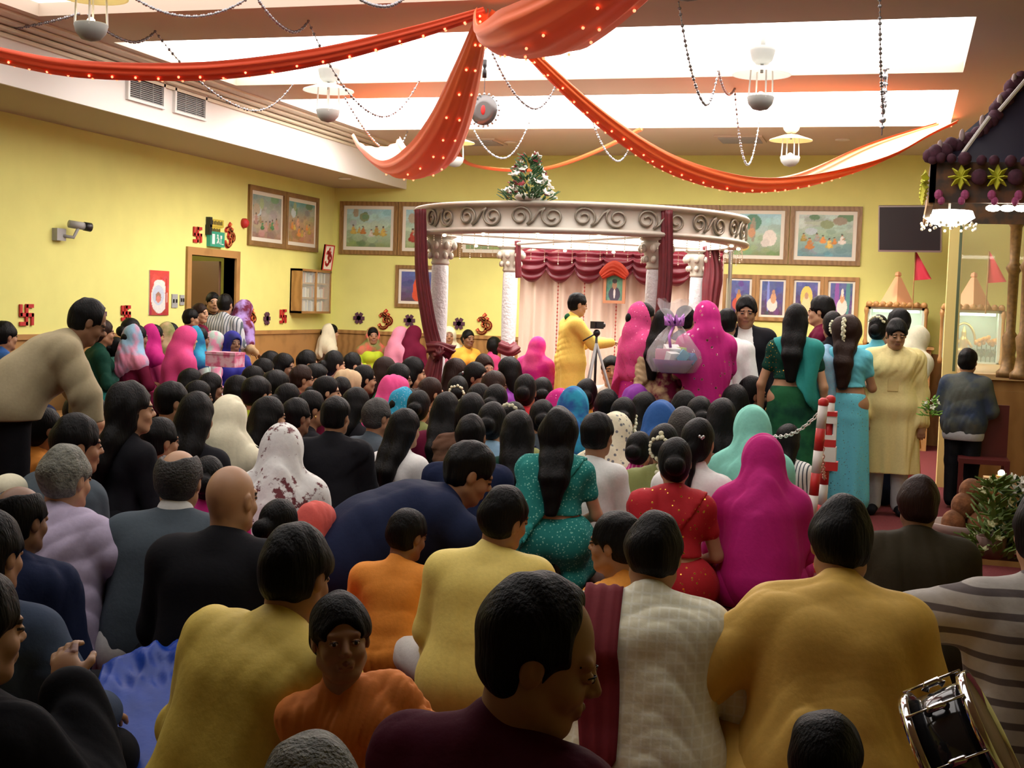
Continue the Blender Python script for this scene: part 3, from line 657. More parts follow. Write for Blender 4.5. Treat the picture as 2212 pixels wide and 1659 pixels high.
for px, py, w_, lb in ((464, 482, .36, 'upper'), (460, 498, .30, 'lower')):
    p = at(px, py, x=XL); e = tag(empty('text_sign', p), 'small yellow lettered sign above the exit sign, %s one' % lb, 'sign', 'yellow signs above the exit')
    box('plate', (0, -w_/2, -.045), (.02, w_/2, .045), mat('sign_yellow', (.55, .42, .05)), e)
    k = MB()
    for i in range(8): k.box((.02, -w_/2+.05+i*w_*.1, -.02), (.023, -w_/2+.05+i*w_*.1+.018, .02+.008*(i % 2)))
    k.build('lettering', BLK, e); box('end_cap', (0, -w_/2-.03, -.06), (.06, -w_/2+.02, .06), BLK, e)
p = at(525, 482, x=XL); e = tag(empty('fire_alarm', p), 'small red fire alarm beside the left wall pictures', 'alarm'); MB().lathe([(.001, 0), (.06, 0), (.06, .04), (.035, .07), (.001, .07)], 16, R=rot('y', math.pi/2)).build('sounder', REDP, e, True)
a, b = at(322, 583, x=XL), at(362, 681, x=XL); e = tag(empty('poster', (XL, (a[1]+b[1])/2, (a[2]+b[2])/2)), 'tall red and white poster with a veiled face, left of the doorway', 'poster')
hw, hh = (b[1]-a[1])/2, (a[2]-b[2])/2
painting('poster_print', hw*2, hh*2, e, A(.012, 0, 0), RL, 5, [(.5, .4, .42, .36, (.75, .72, .68)), (.5, .68, .3, .12, (.7, .66, .62)), (.45, .45, .3, .22, (.45, .5, .6)), (.45, .4, .15, .12, (.4, .2, .12)), (.45, .36, .1, .08, (.6, .2, .15)), (.85, .5, .05, .35, (.45, .03, .03))], ((.6, .05, .04), (.5, .06, .05), (.4, .03, .03)), (30, 60))
box('backing_board', (0, -hw, -hh), (.01, hw, hh), WHITEP, e)
for px, py, lb in ((376, 650, 'larger'), (392, 648, 'smaller')):
    p = at(px, py, x=XL); s = .06 if lb == 'larger' else .045; e = tag(empty('switch_plate', p), 'metal light switch plate left of the doorway, %s of two' % lb, 'switch', 'switch plates'); box('plate', (0, -s, -s*1.3), (.012, s, s*1.3), GREY, e)
    for q in (-1, 1): box('rocker', (.012, q*s*.5-.012, -.02), (.02, q*s*.5+.012, .02), BLK, e)
p = at(122, 502, x=XL); e = tag(empty('security_camera', p), 'grey security camera on a wall bracket, upper left wall', 'camera')
MB().box((0, -.07, -.08), (.06, .07, .04)).build('wall_box', GREY, e); MB().tube([(.05, .03, -.03), (.11, .12, -.04), (.14, .15, .05)], .017, 8).build('bracket', GREY, e, True)
MB().tube([(.09, .07, .09), (.18, .22, .075)], .038, 12).build('housing', GREY, e, True); MB().tube([(.17, .20, .077), (.20, .27, .07)], [.043, .045], 12).build('lens_hood', BLK, e, True)
# bookcase on the left wall with books and an om picture on top
bx_ = -7.83; a = at(652, 580, x=bx_); b = at(716, 682, x=bx_); y0, y1, z0, z1 = a[1], at(716, 600, x=bx_)[1], b[2]+.03, a[2]+.0
e = tag(empty('bookcase', (XL, y0, z0)), 'wooden wall bookcase with sliding glass doors near the corner', 'bookcase'); Wd, Hh, Dp = y1-y0, z1-z0, bx_-XL
m = MB(); m.box((0, 0, 0), (Dp, .03, Hh)).box((0, Wd-.03, 0), (Dp, Wd, Hh)).box((0, 0, 0), (Dp, Wd, .03)).box((0, 0, Hh-.03), (Dp, Wd, Hh)).box((0, 0, 0), (.02, Wd, Hh)); m.build('carcass', WOOD, e)
for k in (1, 2): box('shelf', (.02, .03, Hh*k/3), (Dp-.04, Wd-.03, Hh*k/3+.02), WOOD, e)
GLS = mat('glass', (.9, 1, .95), rough=.03, alpha=.16, spec=.6)
for k in (0, 1): box('glass_door', (Dp-.03+k*.012, .03+(Wd-.06)*.5*k, .03), (Dp-.022+k*.012, .03+(Wd-.06)*.5*(k+1), Hh-.03), GLS, e)
box('door_stile', (Dp-.03, Wd/2-.012, .03), (Dp, Wd/2+.012, Hh-.03), WOOD, e)
rs = random.Random(4); bcol = [(.55, .5, .4), (.4, .42, .45), (.5, .2, .12), (.6, .55, .45), (.3, .25, .2), (.62, .6, .55)]
ORD = ['first', 'second', 'third', 'fourth', 'fifth', 'sixth', 'seventh', 'eighth', 'ninth', 'tenth', 'eleventh', 'twelfth', 'thirteenth', 'fourteenth', 'fifteenth', 'sixteenth', 'seventeenth', 'eighteenth', 'nineteenth', 'twentieth']+['later']*30
SLOT = ['bottom', 'middle', 'top']; CN = ['cream', 'grey', 'red-brown', 'beige', 'brown', 'white']
for sh in range(3):
    y = .07; bi_ = 0
    while y < Wd-.12:
        t = rs.uniform(.03, .06); hgt = Hh/3*rs.uniform(.5, .78); ci = rs.randrange(6)
        o = MB().box((0, 0, 0), (.08, t, hgt)).box((.075, .004, hgt*.7), (.082, t-.004, hgt*.8)).build('book', mat('book_%d' % ci, bcol[ci], rough=.7), loc=(XL+.03, y0+y, z0+(.03 if sh == 0 else Hh*sh/3+.02)))
        tag(o, 'small %s book, %s from the left on the %s shelf of the bookcase' % (CN[ci], ORD[bi_], SLOT[sh]), 'book', 'books on the %s shelf' % SLOT[sh]); y += t+rs.choice([0.002, .004, .05]); bi_ += 1
p = at(696, 576, x=-7.88); e = tag(empty('om_picture', (-7.93, p[1], z1)), 'small picture of a red om leaning on top of the bookcase', 'picture'); R = RL@rot('x', .12)
MB().box((-.15, -.02, 0), (.15, 0, .36), R, A(.1, 0, .005)).build('panel', MATC, e); k = strokes('om_print', OM, A(.125, 0, .18), R, None, REDP, .02, .22, cat=None); k.parent = e
k = MB()
for a, b in (((-.15, -.03, 0), (.15, -.0, .015)), ((-.15, -.03, .345), (.15, 0, .36)), ((-.15, -.03, .015), (-.135, 0, .345)), ((.135, -.03, .015), (.15, 0, .345))): k.box(a, b, R, A(.1, 0, .005))
k.build('frame', REDP, e)
# vents, downlights
for i, (u, v) in enumerate(((10.33, 10.95), (11.12, 11.72))):
    e = tag(empty('wall_vent', (XF, u, 3.36)), 'white framed ventilation grille in the white fascia, %s one' % ('left' if i == 0 else 'right'), 'vent', 'fascia vents'); W_ = v-u; H_ = .27
    MB().box((0, 0, 0), (.03, W_, .025)).box((0, 0, H_-.025), (.03, W_, H_)).box((0, 0, .025), (.03, .03, H_-.025)).box((0, W_-.03, .025), (.03, W_, H_-.025)).build('frame', WHT, e)
    box('duct_backing', (-.0, .03, .025), (.004, W_-.03, H_-.025), BLK, e); k = MB()
    for j in range(12): k.box((.006, .03, .03+j*.018), (.018, W_-.03, .036+j*.018))
    for j in (1, 2): k.box((.018, W_*j/3, .025), (.022, W_*j/3+.006, H_-.025))
    k.build('slats', GREY, e)
for px, py in ((1038, 305), (1600, 299)):
    p = at(px, py, z=ZC); e = tag(empty('ceiling_vent', p), 'grey ceiling ventilation grille near the back wall, %s one' % ('left' if px < 1300 else 'right'), 'vent', 'ceiling vents')
    MB().box((-.28, -.28, -.02), (.28, .28, 0)).build('frame', CEIL, e); k = MB()
    for j in range(8): k.box((-.24, -.24+j*.062, -.035), (.24, -.22+j*.062, -.02))
    k.build('slats', GREY, e)
GLOW = mat('lamp_glow', (1, .9, .7), emit=(1, .85, .6), es=14)
for px, py, z, lb in ((745, 385, ZS, 'in the low left ceiling'), (1103, 306, ZC, 'in the ceiling above the flower display'), (1820, 301, ZC, 'in the ceiling above the right end of the back wall'), (200, 258, ZS, 'x')):
    if lb == 'x': continue
    p = at(px, py, z=z); e = tag(empty('downlight', p), 'small round downlight %s' % lb, 'downlight', 'ceiling downlights')
    MB().lathe([(.055, -.012), (.085, -.012), (.085, 0), (.055, 0)], 20).build('trim_ring', WHT, e, True); MB().lathe([(.001, -.006), (.055, -.006)], 20).build('bulb', GLOW, e)
    sp = bpy.data.lights.new('downlight_beam', 'SPOT'); sp.energy = 190 if z == ZC else 40; sp.spot_size = 1.7; sp.spot_blend = .8; sp.color = (1, .85, .6); sp.shadow_soft_size = .05
    lo = link(bpy.data.objects.new('downlight_beam', sp)); lo.location = (p[0], p[1], z-.03)

# ---- pendant lamps
SH = mat('lamp_shade_cream', (.85, .72, .35), rough=.5, emit=(1, .75, .25), es=.35); SHW = mat('lamp_shade_white', (.85, .85, .8), rough=.5, emit=(1, .95, .85), es=.5); BOWL = mat('lamp_bowl', (.30, .30, .28), rough=.6)
def pendant(px, d, label, warm):
    r = ray(px, 100); c = CAM+r*d; e = tag(empty('pendant_lamp', (c[0], c[1], ZC)), label, 'pendant lamp', 'hanging saucer lamps')
    if any(a < c[1] < b for a, b in PR) and PX[0] < c[0] < PX[1]: MB().tube([(0, 0, -.02), (0, 0, .10)], .02, 8).build('ceiling_stem', BOWL, e, True)
    MB().lathe([(.001, -.13), (.05, -.13), (.08, -.10), (.10, -.03), (.10, 0), (.001, 0)], 24).build('ceiling_cup', BOWL, e, True); MB().tube([(0, 0, -.1), (0, 0, -.2)], .012, 8).build('stem', BOWL, e)
    MB().lathe([(.001, -.145), (.08, -.155), (.225, -.205), (.23, -.215), (.215, -.212), (.08, -.175), (.001, -.17)], 32).build('shade', SH if warm else SHW, e, True)
    for k in range(4):
        a = k*math.pi/2+.5; MB().tube([(.09*math.cos(a), .09*math.sin(a), -.17), (.10*math.cos(a), .10*math.sin(a), -.40)], .007, 6).build('rod', WHT, e)
    MB().lathe([(.10, -.38), (.108, -.39), (.095, -.44), (.06, -.48), (.001, -.495)], 24).build('bowl', BOWL, e, True)
    MB().ball((0, 0, -.37), .028).build('bulb', GLOW, e, True)
pendant(196, 8.25, 'pendant lamp with yellow saucer shade, upper left corner', True); pendant(712, 11.6, 'pendant lamp with white saucer shade left of the centre swag', False)
pendant(1648, 10.1, 'large white pendant lamp against the bright panel, right of centre', False); pendant(1718, 13.8, 'cream pendant lamp hanging above the long orange swag', True)
pendant(990, 15.0, 'cream pendant lamp half hidden behind the centre swag', True); pendant(1482, 6.65, 'pendant lamp whose grey bowl shows at the top edge', False)

# ---- fabric swags and bead garlands
def sweep(pts, prof, name, m_, parent=None, closed=True):
    pts = [np.array(p, float) for p in pts]; V = []; n = None
    for i, p in enumerate(pts):
        t = pts[min(i+1, len(pts)-1)]-pts[max(i-1, 0)]; t /= np.linalg.norm(t)+1e-9; s = np.cross(t, A(0, 0, 1)); s /= np.linalg.norm(s)+1e-9; v = np.cross(s, t)
        q = prof(i/(len(pts)-1)); n = len(q); V += [p+s*a+v*b for a, b in q]
    F = [(i*n+k, i*n+(k+1) % n, (i+1)*n+(k+1) % n, (i+1)*n+k) for i in range(len(pts)-1) for k in range(n if closed else n-1)]
    return put(name, V, F, m_, parent, True)
def smoothp(P, n=40):
    P = np.array(P, float); k = len(P); t = np.linspace(0, k-1, n); out = []
    for x in t:
        i = min(int(x), k-2); f = x-i; p0, p1, p2, p3 = P[max(i-1, 0)], P[i], P[i+1], P[min(i+2, k-1)]
        out.append(.5*((2*p1)+(-p0+p2)*f+(2*p0-5*p1+4*p2-p3)*f*f+(-p0+3*p1-3*p2+p3)*f**3))
    return out
def sheer(name, col, tr=.5):
    m = bpy.data.materials.new(name); m.use_nodes = True; nt = m.node_tree; N = nt.nodes; b = N['Principled BSDF']; b.inputs['Base Color'].default_value = (*col, 1); b.inputs['Roughness'].default_value = .5; b.inputs['Sheen Weight'].default_value = .3
    t = N.new('ShaderNodeBsdfTranslucent'); t.inputs[0].default_value = (*col, 1); mx = N.new('ShaderNodeMixShader'); mx.inputs[0].default_value = tr
    nt.links.new(b.outputs[0], mx.inputs[1]); nt.links.new(t.outputs[0], mx.inputs[2]); nt.links.new(mx.outputs[0], N['Material Output'].inputs[0]); return m
ORG = sheer('orange_cloth', (.90, .18, .035), .20); REDC = sheer('red_orange_cloth', (.82, .10, .03), .28); PEACH = sheer('peach_lining', (.9, .5, .2), .4)
FAIRY = mat('fairy_light', (1, .5, .4), emit=(1, .16, .07), es=3.0)
def trough(wf, df, k=22, fold=.10, th=.008):
    """cross-section of a hanging cloth: an open U with small folds"""
    def f(t):
        w_, d_ = wf(t), df(t); o = []; i_ = []
        for j in range(k+1):
            a = math.pi*(1+j/k); r = 1+fold*math.sin(j*1.9+t*5)
            o.append((w_*r*math.cos(a), d_*r*math.sin(a))); i_.append(((w_*r-th)*math.cos(a), (d_*r-th)*math.sin(a)+th*.3))
        return o+i_[::-1]
    return f
def swag(label, P3, wf, df, m_, nl=0, name='fabric_swag', lights=True, seed=1, fold=.10):
    P = smoothp(P3, 44); e = tag(empty(name, P[0]), label, 'fabric swag', 'orange ceiling swags'); P = [p-P[0] for p in P]
    sweep(P, trough(wf, df, fold=fold), 'cloth', m_, e)
    if nl:
        rs = random.Random(seed); k = MB(); lights_ = []
        for j in range(nl):
            t = (j+.5)/nl; x = t*(len(P)-1); i = min(int(x), len(P)-2); p = P[i]+(P[i+1]-P[i])*(x-i); tt = P[i+1]-P[i]; tt = tt/np.linalg.norm(tt); s = np.cross(tt, A(0, 0, 1)); s /= np.linalg.norm(s); v = np.cross(s, tt)
            for q in (-.35, .35):
                a = -math.pi/2+q+rs.uniform(-.2, .2); lights_.append(p+s*wf(t)*1.06*math.cos(a)+v*(df(t)*1.06*math.sin(a)))
        base = None
        for q in lights_:
            if base is None: base = k.ball((0, 0, 0), .010, 6, 4).build('fairy_light', FAIRY, e, True); base.location = q
            else: c_ = base.copy(); link(c_); c_.location = q
    return e
HUB = at(1046, 18, z=ZC-.04)
def lerp3(a, b, c): return lambda t: a+(b-a)*min(1, 2*t) if t < .5 else b+(c-b)*(2*t-1)
def bell(a, b, c=None, p=.5): return lambda t: (a if t < p else (c if c is not None else a))+(b-(a if t < p else (c if c is not None else a)))*max(0, math.sin(math.pi*(t*.5/p if t < p else .5+.5*(t-p)/(1-p))))
def pathv(px, E): return [HUB]+[on_v(a, b, HUB, E) for a, b in px]+[E]
E1 = at(-90, 85, z=ZC-.9, ); E1 = A(-6.3, 6.3, 3.1)
# left swag: hub to the left edge of the picture
LE = at(-160, 70, z=ZC-.25)
swag('long orange-red swag running from the hub to the left edge', pathv([(900, 60), (700, 108), (500, 136), (330, 142), (150, 133), (0, 105)], LE), bell(.045, .10, .12), bell(.05, .10, .09), REDC, 26)
E2 = at(812, 292, z=ZC-.30)
swag('wide orange swag dropping from the hub beside the hanging medallion', [HUB, on_v(1015, 130, HUB, E2), on_v(975, 250, HUB, E2), on_v(930, 325, HUB, E2), on_v(875, 350, HUB, E2), on_v(830, 320, HUB, E2), E2], lerp3(.03, .22, .26), lerp3(.06, .16, .14), ORG, 15, fold=.05)
E3 = at(1545, -260, z=ZC-.05)
swag('broad red-orange swag sweeping from the hub over the top edge', pathv([(1070, 50), (1110, 62), (1190, 35), (1300, -25), (1420, -120)], E3), lerp3(.06, .34, .10), lerp3(.10, .22, .08), ORG, 15, fold=.05)
E4 = at(2046, 262, z=ZC-.03); H4 = at(1128, 92, z=ZC-.03)
swag('long orange swag sagging from the hub to the right end of the ceiling panel', [H4]+[on_v(a, b, H4, E4) for a, b in ((1260, 215), (1380, 305), (1480, 355), (1600, 385), (1720, 380), (1830, 350), (1940, 300))]+[E4], lambda t: .05+.10*min(1, t*2.2)+.22*math.exp(-((t-.80)/.13)**2)-.08*max(0, t-.9)*10*.5, lambda t: .05+.07*math.sin(math.pi*min(1, t*1.05)), ORG, 40)
A5, B5 = at(985, 318, z=ZC-.03), at(1385, 276, z=ZC-.03)
swag('thin orange ribbon swag hanging near the back wall above the flowers', [A5]+[on_v(a, b, A5, B5) for a, b in ((1010, 350), (1090, 364), (1180, 361), (1280, 328))]+[B5], lambda t: .03, lambda t: .035, ORG)
BEAD = mat('bead_silver', (.30, .30, .32), rough=.2, metal=.7)
def garland(a, b, low, label, n=46, r=.011):
    Aw, Bw = at(*a, z=ZC-.01), at(*b, z=ZC-.01); lo_ = on_v(low[0], low[1], Aw, Bw); f = np.linalg.norm((lo_-Aw)[:2])/np.linalg.norm((Bw-Aw)[:2]); f = min(.8, max(.2, f))
    sag = Aw[2]-lo_[2]; k = MB(); pr = None
    for i in range(n+1):
        t = i/n; q = t/(2*f) if t < f else .5+.5*(t-f)/(1-f); z = -4*sag*q*(1-q); p = (Bw-Aw)*t+A(0, 0, z)
        k.ball(p, r*(1.2 if i % 3 else .7), 6, 4)
        if pr is not None: k.tube([pr, p], r*.35, 4, False)
        pr = p
    o = k.build('bead_garland', BEAD, smooth=True, loc=Aw); tag(o, label, 'garland', 'silver bead garlands')
for a, b, l_, lb in (((-40, 62), (170, 30), (40, 60), 'at the far upper left, beside the yellow lamp'), ((290, -5), (530, 0), (410, 36), 'across the dark beam, upper left'), ((190, 32), (335, 68), (280, 90), 'below the yellow pendant lamp'), ((335, 68), (632, 183), (530, 236), 'across the white fascia vents'),
        ((558, 0), (666, 46), (628, 68), 'short one left of centre on the first beam'), ((666, 46), (905, 175), (810, 248), 'crossing behind the white pendant lamp'), ((715, 150), (880, 285), (835, 328), 'low one in front of the yellow swag end'), ((752, -20), (880, -10), (825, 14), 'at the top edge left of the hub'),
        ((1050, 80), (1205, 175), (1145, 232), 'right of the hanging medallion'), ((1012, 255), (1143, 265), (1085, 342), 'low one just above the flower display'), ((1210, 180), (1260, 205), (1240, 220), 'tiny one behind the long swag'), ((1268, 225), (1370, 290), (1330, 347), 'hanging below the long swag'),
        ((1466, 5), (1552, 153), (1520, 223), 'upper right, long loop left of the large lamp'), ((1552, 153), (1587, 192), (1570, 202), 'tiny loop beside the large lamp'), ((1587, 192), (1640, 265), (1613, 355), 'loop below the large lamp'), ((1900, -60), (1918, 148), (1908, 240), 'long near vertical one at the right')):
    garland(a, b, l_, 'silver bead garland %s' % lb)
k = MB()
for i in range(9): k.ball((0, 0, -.06*i), .02+.01*(i % 2), 8, 5)
k.tube([(0, 0, 0), (0, 0, -.55)], .006, 4); p = at(1912, 150, z=ZC); o = k.build('bead_pendant', BEAD, smooth=True, loc=p); tag(o, 'short thick bead pendant hanging beside the long garland at right', 'garland')
# hanging medallion and capsule
p = at(1045, 238, d=11.2); e = tag(empty('hanging_medallion', p), 'round silver medallion with red centre hanging beside the centre swag', 'medallion'); R = rot('z', -.2)@rot('x', math.pi/2)
MB().lathe([(.07, -.012), (.10, -.02), (.13, -.012), (.13, .012), (.07, .012)], 32, R=R).build('ring', mat('medallion_grey', (.16, .16, .16), rough=.3, metal=.6), e, True); MB().lathe([(.001, -.005), (.07, -.005), (.07, .005), (.001, .005)], 24, R=R).build('disc', WHT, e)
MB().ball((0, -.01, 0), (.025, .012, .045)).build('centre', REDP, e, True)
k = MB()
for i in range(20): a = i*math.pi/10; k.ball((.14*math.cos(a), 0, .14*math.sin(a)), .012, 6, 4)
k.build('beaded_rim', SILV, e, True); MB().tube([(0, 0, .13), (0, 0, ZC-p[2])], .003, 4).build('cord', BLK, e)
p = at(1047, 148, d=10.6); o = MB().lathe([(.001, -.075), (.018, -.075), (.018, -.02), (.010, 0), (.018, .02), (.018, .07), (.001, .07)], 12).tube([(0, 0, .06), (0, 0, ZC-p[2])], .002, 4).build('hanging_sensor', BLK, smooth=True, loc=p); tag(o, 'small dark capsule hanging under the bright panel above the medallion', 'sensor')
# ---------------------------------------------------------------- the wedding canopy
ZCN = 13.6; MC = at(1250, 600, d=ZCN); MC[2] = 0; RR = 1.71
STZ = .25
o = MB().lathe([(.001, 0), (2.25, 0), (2.25, STZ-.02), (2.22, STZ), (.001, STZ)], 48).build('stage', mat('stage_red', (.22, .02, .03), rough=.9), loc=MC); tag(o, 'low round maroon stage under the white wedding canopy', 'stage')
CAN = tag(empty('wedding_canopy', (MC[0], MC[1], STZ)), 'round white wedding canopy with scroll frieze on four pillars', 'canopy')
IV = mat('ivory_paint', (.50, .48, .41), rough=.5); SCR = mat('scroll_silver', (.26, .24, .19), rough=.4, metal=.3); PILM = mat('pillar_white', (.60, .59, .60), rough=.75, bump=1., bscale=35)
zb, zt = 2.33-STZ, 2.545-STZ
MB().lathe([(RR-.16, zb-.045), (RR+.03, zb-.045), (RR+.05, zb-.02), (RR+.03, zb), (RR, zb+.01), (RR, zt-.02), (RR+.03, zt-.01), (RR+.05, zt+.01), (RR+.03, zt+.035), (RR-.16, zt+.035), (RR-.16, zb-.045)], 96).build('frieze_ring', IV, CAN, True)
n = 18
for i in range(n):
    k = MB(); th0 = 2*math.pi*i/n; W_ = 2*math.pi/n
    def P(u, v): a = th0+u*W_; return ((RR+.012)*math.cos(a), (RR+.012)*math.sin(a), (zb+zt)/2+v*(zt-zb)*.46)
    L_, Rr = [], []
    for j in range(31):
        a = math.radians(-50)+math.radians(560)*j/30; r = 1-.78*j/30; x_, v_ = .185*r*math.cos(a), r*math.sin(a)
        L_.append(P(.24+x_, v_)); Rr.append(P(.76-x_, -v_))
    k.tube(L_, .012, 5); k.tube(Rr, .012, 5); k.tube([L_[0], P(.45, -.45), P(.5, 0), P(.55, .45), Rr[0]], .013, 5); k.build('scroll', SCR, CAN, True)
PIL = []
for px, d in ((947, 13.05), (1411, 12.2), (1503, 14.4), (1099, 14.9)):
    c = at(px, 700, d=d); c = A(c[0]-MC[0], c[1]-MC[1], 0); PIL.append(c)
    k = MB(); prof = [(.15, 0), (.15, .06), (.12, .08), (.11, .12), (.083, .15)]+[(.083-.006*math.sin(.5*j), .15+(zb-.36-.15)*j/12) for j in range(13)]+[(.078, zb-.34)]
    k.lathe(prof, 24, o=c); k.build('pillar', PILM, CAN, True)
    k = MB(); k.lathe([(.085, zb-.34), (.095, zb-.32), (.085, zb-.30), (.10, zb-.24), (.13, zb-.16), (.15, zb-.10), (.12, zb-.08), (.16, zb-.06), (.16, zb-.045)], 24, o=c)
    for j in range(8):
        a = j*math.pi/4
        for zz, rr, s in ((zb-.25, .115, .028), (zb-.15, .145, .034)): k.ball(c+A(rr*math.cos(a), rr*math.sin(a), zz), (s, s, s*1.3), 6, 4)
    k.build('capital', mat('capital_ivory', (.5, .46, .38), rough=.5), CAN, True)
BULB = mat('canopy_bulb', (1, .9, .7), emit=(1, .88, .6), es=3.5)
for i in range(18):
    a = 2*math.pi*(i+.5)/18; MB().ball(((RR-.06)*math.cos(a), (RR-.06)*math.sin(a), zb-.06), (.024, .024, .014), 8, 6).build('bulb', BULB, CAN, True)
CRY = mat('crystal', (.85, .78, .6), rough=.08, spec=1., emit=(1, .8, .5), es=.12); rs = random.Random(2)
for i in range(64):
    a = 2*math.pi*i/64; L_ = .07+.09*abs(math.sin(i*math.pi/8)); x, y = (RR-.02)*math.cos(a), (RR-.02)*math.sin(a)
    nn = int(L_/.02)
    k = MB(); k.tube([(x, y, zb-.04), (x, y, zb-.06-nn*.022)], .0008, 4)
    for j in range(nn): k.ball((x, y, zb-.06-j*.022), .006+.003*(j == nn-1), 5, 3)
    k.build('crystal_strand', CRY, CAN, True)
pl = bpy.data.lights.new('canopy_glow', 'POINT'); pl.energy = 4; pl.color = (1, .82, .55); pl.shadow_soft_size = .5; lo = link(bpy.data.objects.new('canopy_glow', pl)); lo.location = (MC[0], MC[1], 2.2)  # unseen fill light added to brighten the inside of the ring
# cross beams carrying the ring
k = MB()
for i in (0, 1): a, b = PIL[i], PIL[i+2]; k.tube([a+A(0, 0, zb-.02), b+A(0, 0, zb-.02)], .02, 6)
k.build('cross_beam', IV, CAN)
# maroon drapes on the canopy
def ruff(P, wf, name, m_, parent, label=None, cat='drape', n=9, amp=.35, dep=.5):
    def f(t):
        w_ = wf(t); o = []
        for j in range(4*n): a = 2*math.pi*j/(4*n); r = 1+amp*math.sin(a*n); o.append((w_*r*math.cos(a), w_*dep*r*math.sin(a)))
        return o
    pts = smoothp(P, 26); V = []; ns = 4*n; up = A(.25, .97, .05)
    for i, p in enumerate(pts):
        t = pts[min(i+1, 25)]-pts[max(i-1, 0)]; t /= np.linalg.norm(t); s = np.cross(t, up); s /= np.linalg.norm(s); v = np.cross(s, t)
        V += [p+s*a+v*b for a, b in f(i/25)]
    F = [(i*ns+q, i*ns+(q+1) % ns, (i+1)*ns+(q+1) % ns, (i+1)*ns+q) for i in range(25) for q in range(ns)]+[tuple(range(ns))[::-1], tuple(25*ns+q for q in range(ns))]
    o = put(name, V, F, m_, parent, True)
    if label: tag(o, label, cat, 'maroon canopy drapes')
    return o
def dr(pts): return [at(a, b, d=c) for a, b, c in pts]
d0 = 12.75
ruff(dr([(908, 452, d0), (909, 520, d0), (912, 600, d0), (925, 690, d0), (938, 745, d0), (948, 768, d0-.1)]), lerp3(.05, .06, .07), 'pillar_drape', MAR, None, 'maroon drape falling beside the front left pillar')
ruff(dr([(944, 762, d0), (938, 790, d0), (930, 822, d0)]), lambda t: .05+.04*t, 'drape_tail', MAR, None, 'maroon drape tail hanging from the front left pillar tie')
ruff(dr([(925, 752, d0), (948, 752, d0-.08), (975, 762, d0)]), lambda t: .06-.02*math.sin(math.pi*t)+.02*t, 'drape_tie', MAR, None, 'maroon cloth tie knotted round the front left pillar', n=5)
ruff(dr([(1437, 455, 12.0), (1438, 540, 12.0), (1437, 600, 12.0), (1432, 662, 12.0), (1425, 720, 12.0)]), lambda t: .055, 'pillar_drape', MAR, None, 'maroon drape hanging right of the front right pillar')
ruff(dr([(1532, 530, 14.2), (1540, 580, 14.2), (1535, 640, 14.2), (1530, 720, 14.2)]), lerp3(.06, .09, .06), 'pillar_drape', MAR, None, 'maroon drape beside the rear right pillar')
ruff(dr([(1078, 748, 14.6), (1100, 756, 14.55), (1118, 748, 14.6)]), lambda t: .06, 'drape_tie', MAR, None, 'maroon cloth tie knotted round the rear left pillar', n=5)
ruff(dr([(1118, 520, 14.7), (1119, 560, 14.7), (1120, 600, 14.7)]), lambda t: .03, 'pillar_drape', MAR, None, 'narrow maroon drape at the top of the rear left pillar')
# flower display standing on the ring
fc = at(1140, 438, d=12.0); fc[2] = 2.545+.035; FLR = tag(empty('flower_display', fc), 'pyramid of white lilies, dark red flowers and green leaves on the canopy ring', 'flowers')
rs = random.Random(7)
def leafy(k, p, d, L_, W_):
    d = d/np.linalg.norm(d); s = np.cross(d, A(.3, .2, 1)); s /= np.linalg.norm(s); n_ = np.cross(s, d)*.004
    q = [p, p+d*L_*.5+s*W_, p+d*L_, p+d*L_*.5-s*W_]; V = [x+n_ for x in q]+[x-n_ for x in q]
    k.add(V, [(0, 1, 2, 3), (7, 6, 5, 4), (0, 4, 5, 1), (1, 5, 6, 2), (2, 6, 7, 3), (3, 7, 4, 0)])
def bouquet(root, Hh, Rb, ng, nf, cols, seed=1, leafm=(.03, .10, .03), ls=.07, pot=None):
    rs = random.Random(seed); k = MB()
    for i in range(ng):
        t = rs.random()**1.3; a = rs.uniform(0, 6.28); r = Rb*(1-t*.75)*math.sqrt(rs.random()); p = A(r*math.cos(a), r*math.sin(a), t*Hh); leafy(k, p, A(math.cos(a)*.9, math.sin(a)*.9, rs.uniform(.1, 1.1)), ls*rs.uniform(.7, 1.5), ls*.2)
    k.build('foliage', mat('leaf_%d' % int(leafm[1]*100), leafm, rough=.6, noise=.3), root)
    for ci, (c, nm, sz) in enumerate(cols):
        k = MB(); base = None
        for j in range(5): an = j*1.257; leafy(k, A(0, 0, 0), A(math.cos(an), math.sin(an), .6), sz*1.6, sz*.45)
        k.ball(A(0, 0, .3*sz), sz*.4, 6, 4)
        for i in range(nf):
            t = rs.random()**1.2; a = rs.uniform(0, 6.28); r = Rb*(1-t*.72)*rs.uniform(.75, 1.05); p = (r*math.cos(a), r*math.sin(a), .04+t*Hh*.97)
            if base is None: base = f_ = k.build('flower', mat('petal_'+nm, c, rough=.6), root)
            else: f_ = base.copy(); link(f_)
            f_.location = p; f_.rotation_euler = (rs.uniform(.3, 1.2), 0, a+math.pi/2); f_['label'] = nm+' flower'
bouquet(FLR, .40, .24, 260, 26, [((.8, .78, .72), 'white', .035), ((.22, .02, .03), 'dark red', .03)], 3)
MB().lathe([(.10, 0), (.13, .03), (.10, .06), (.001, .06)], 16).build('bowl', IV, FLR, True)
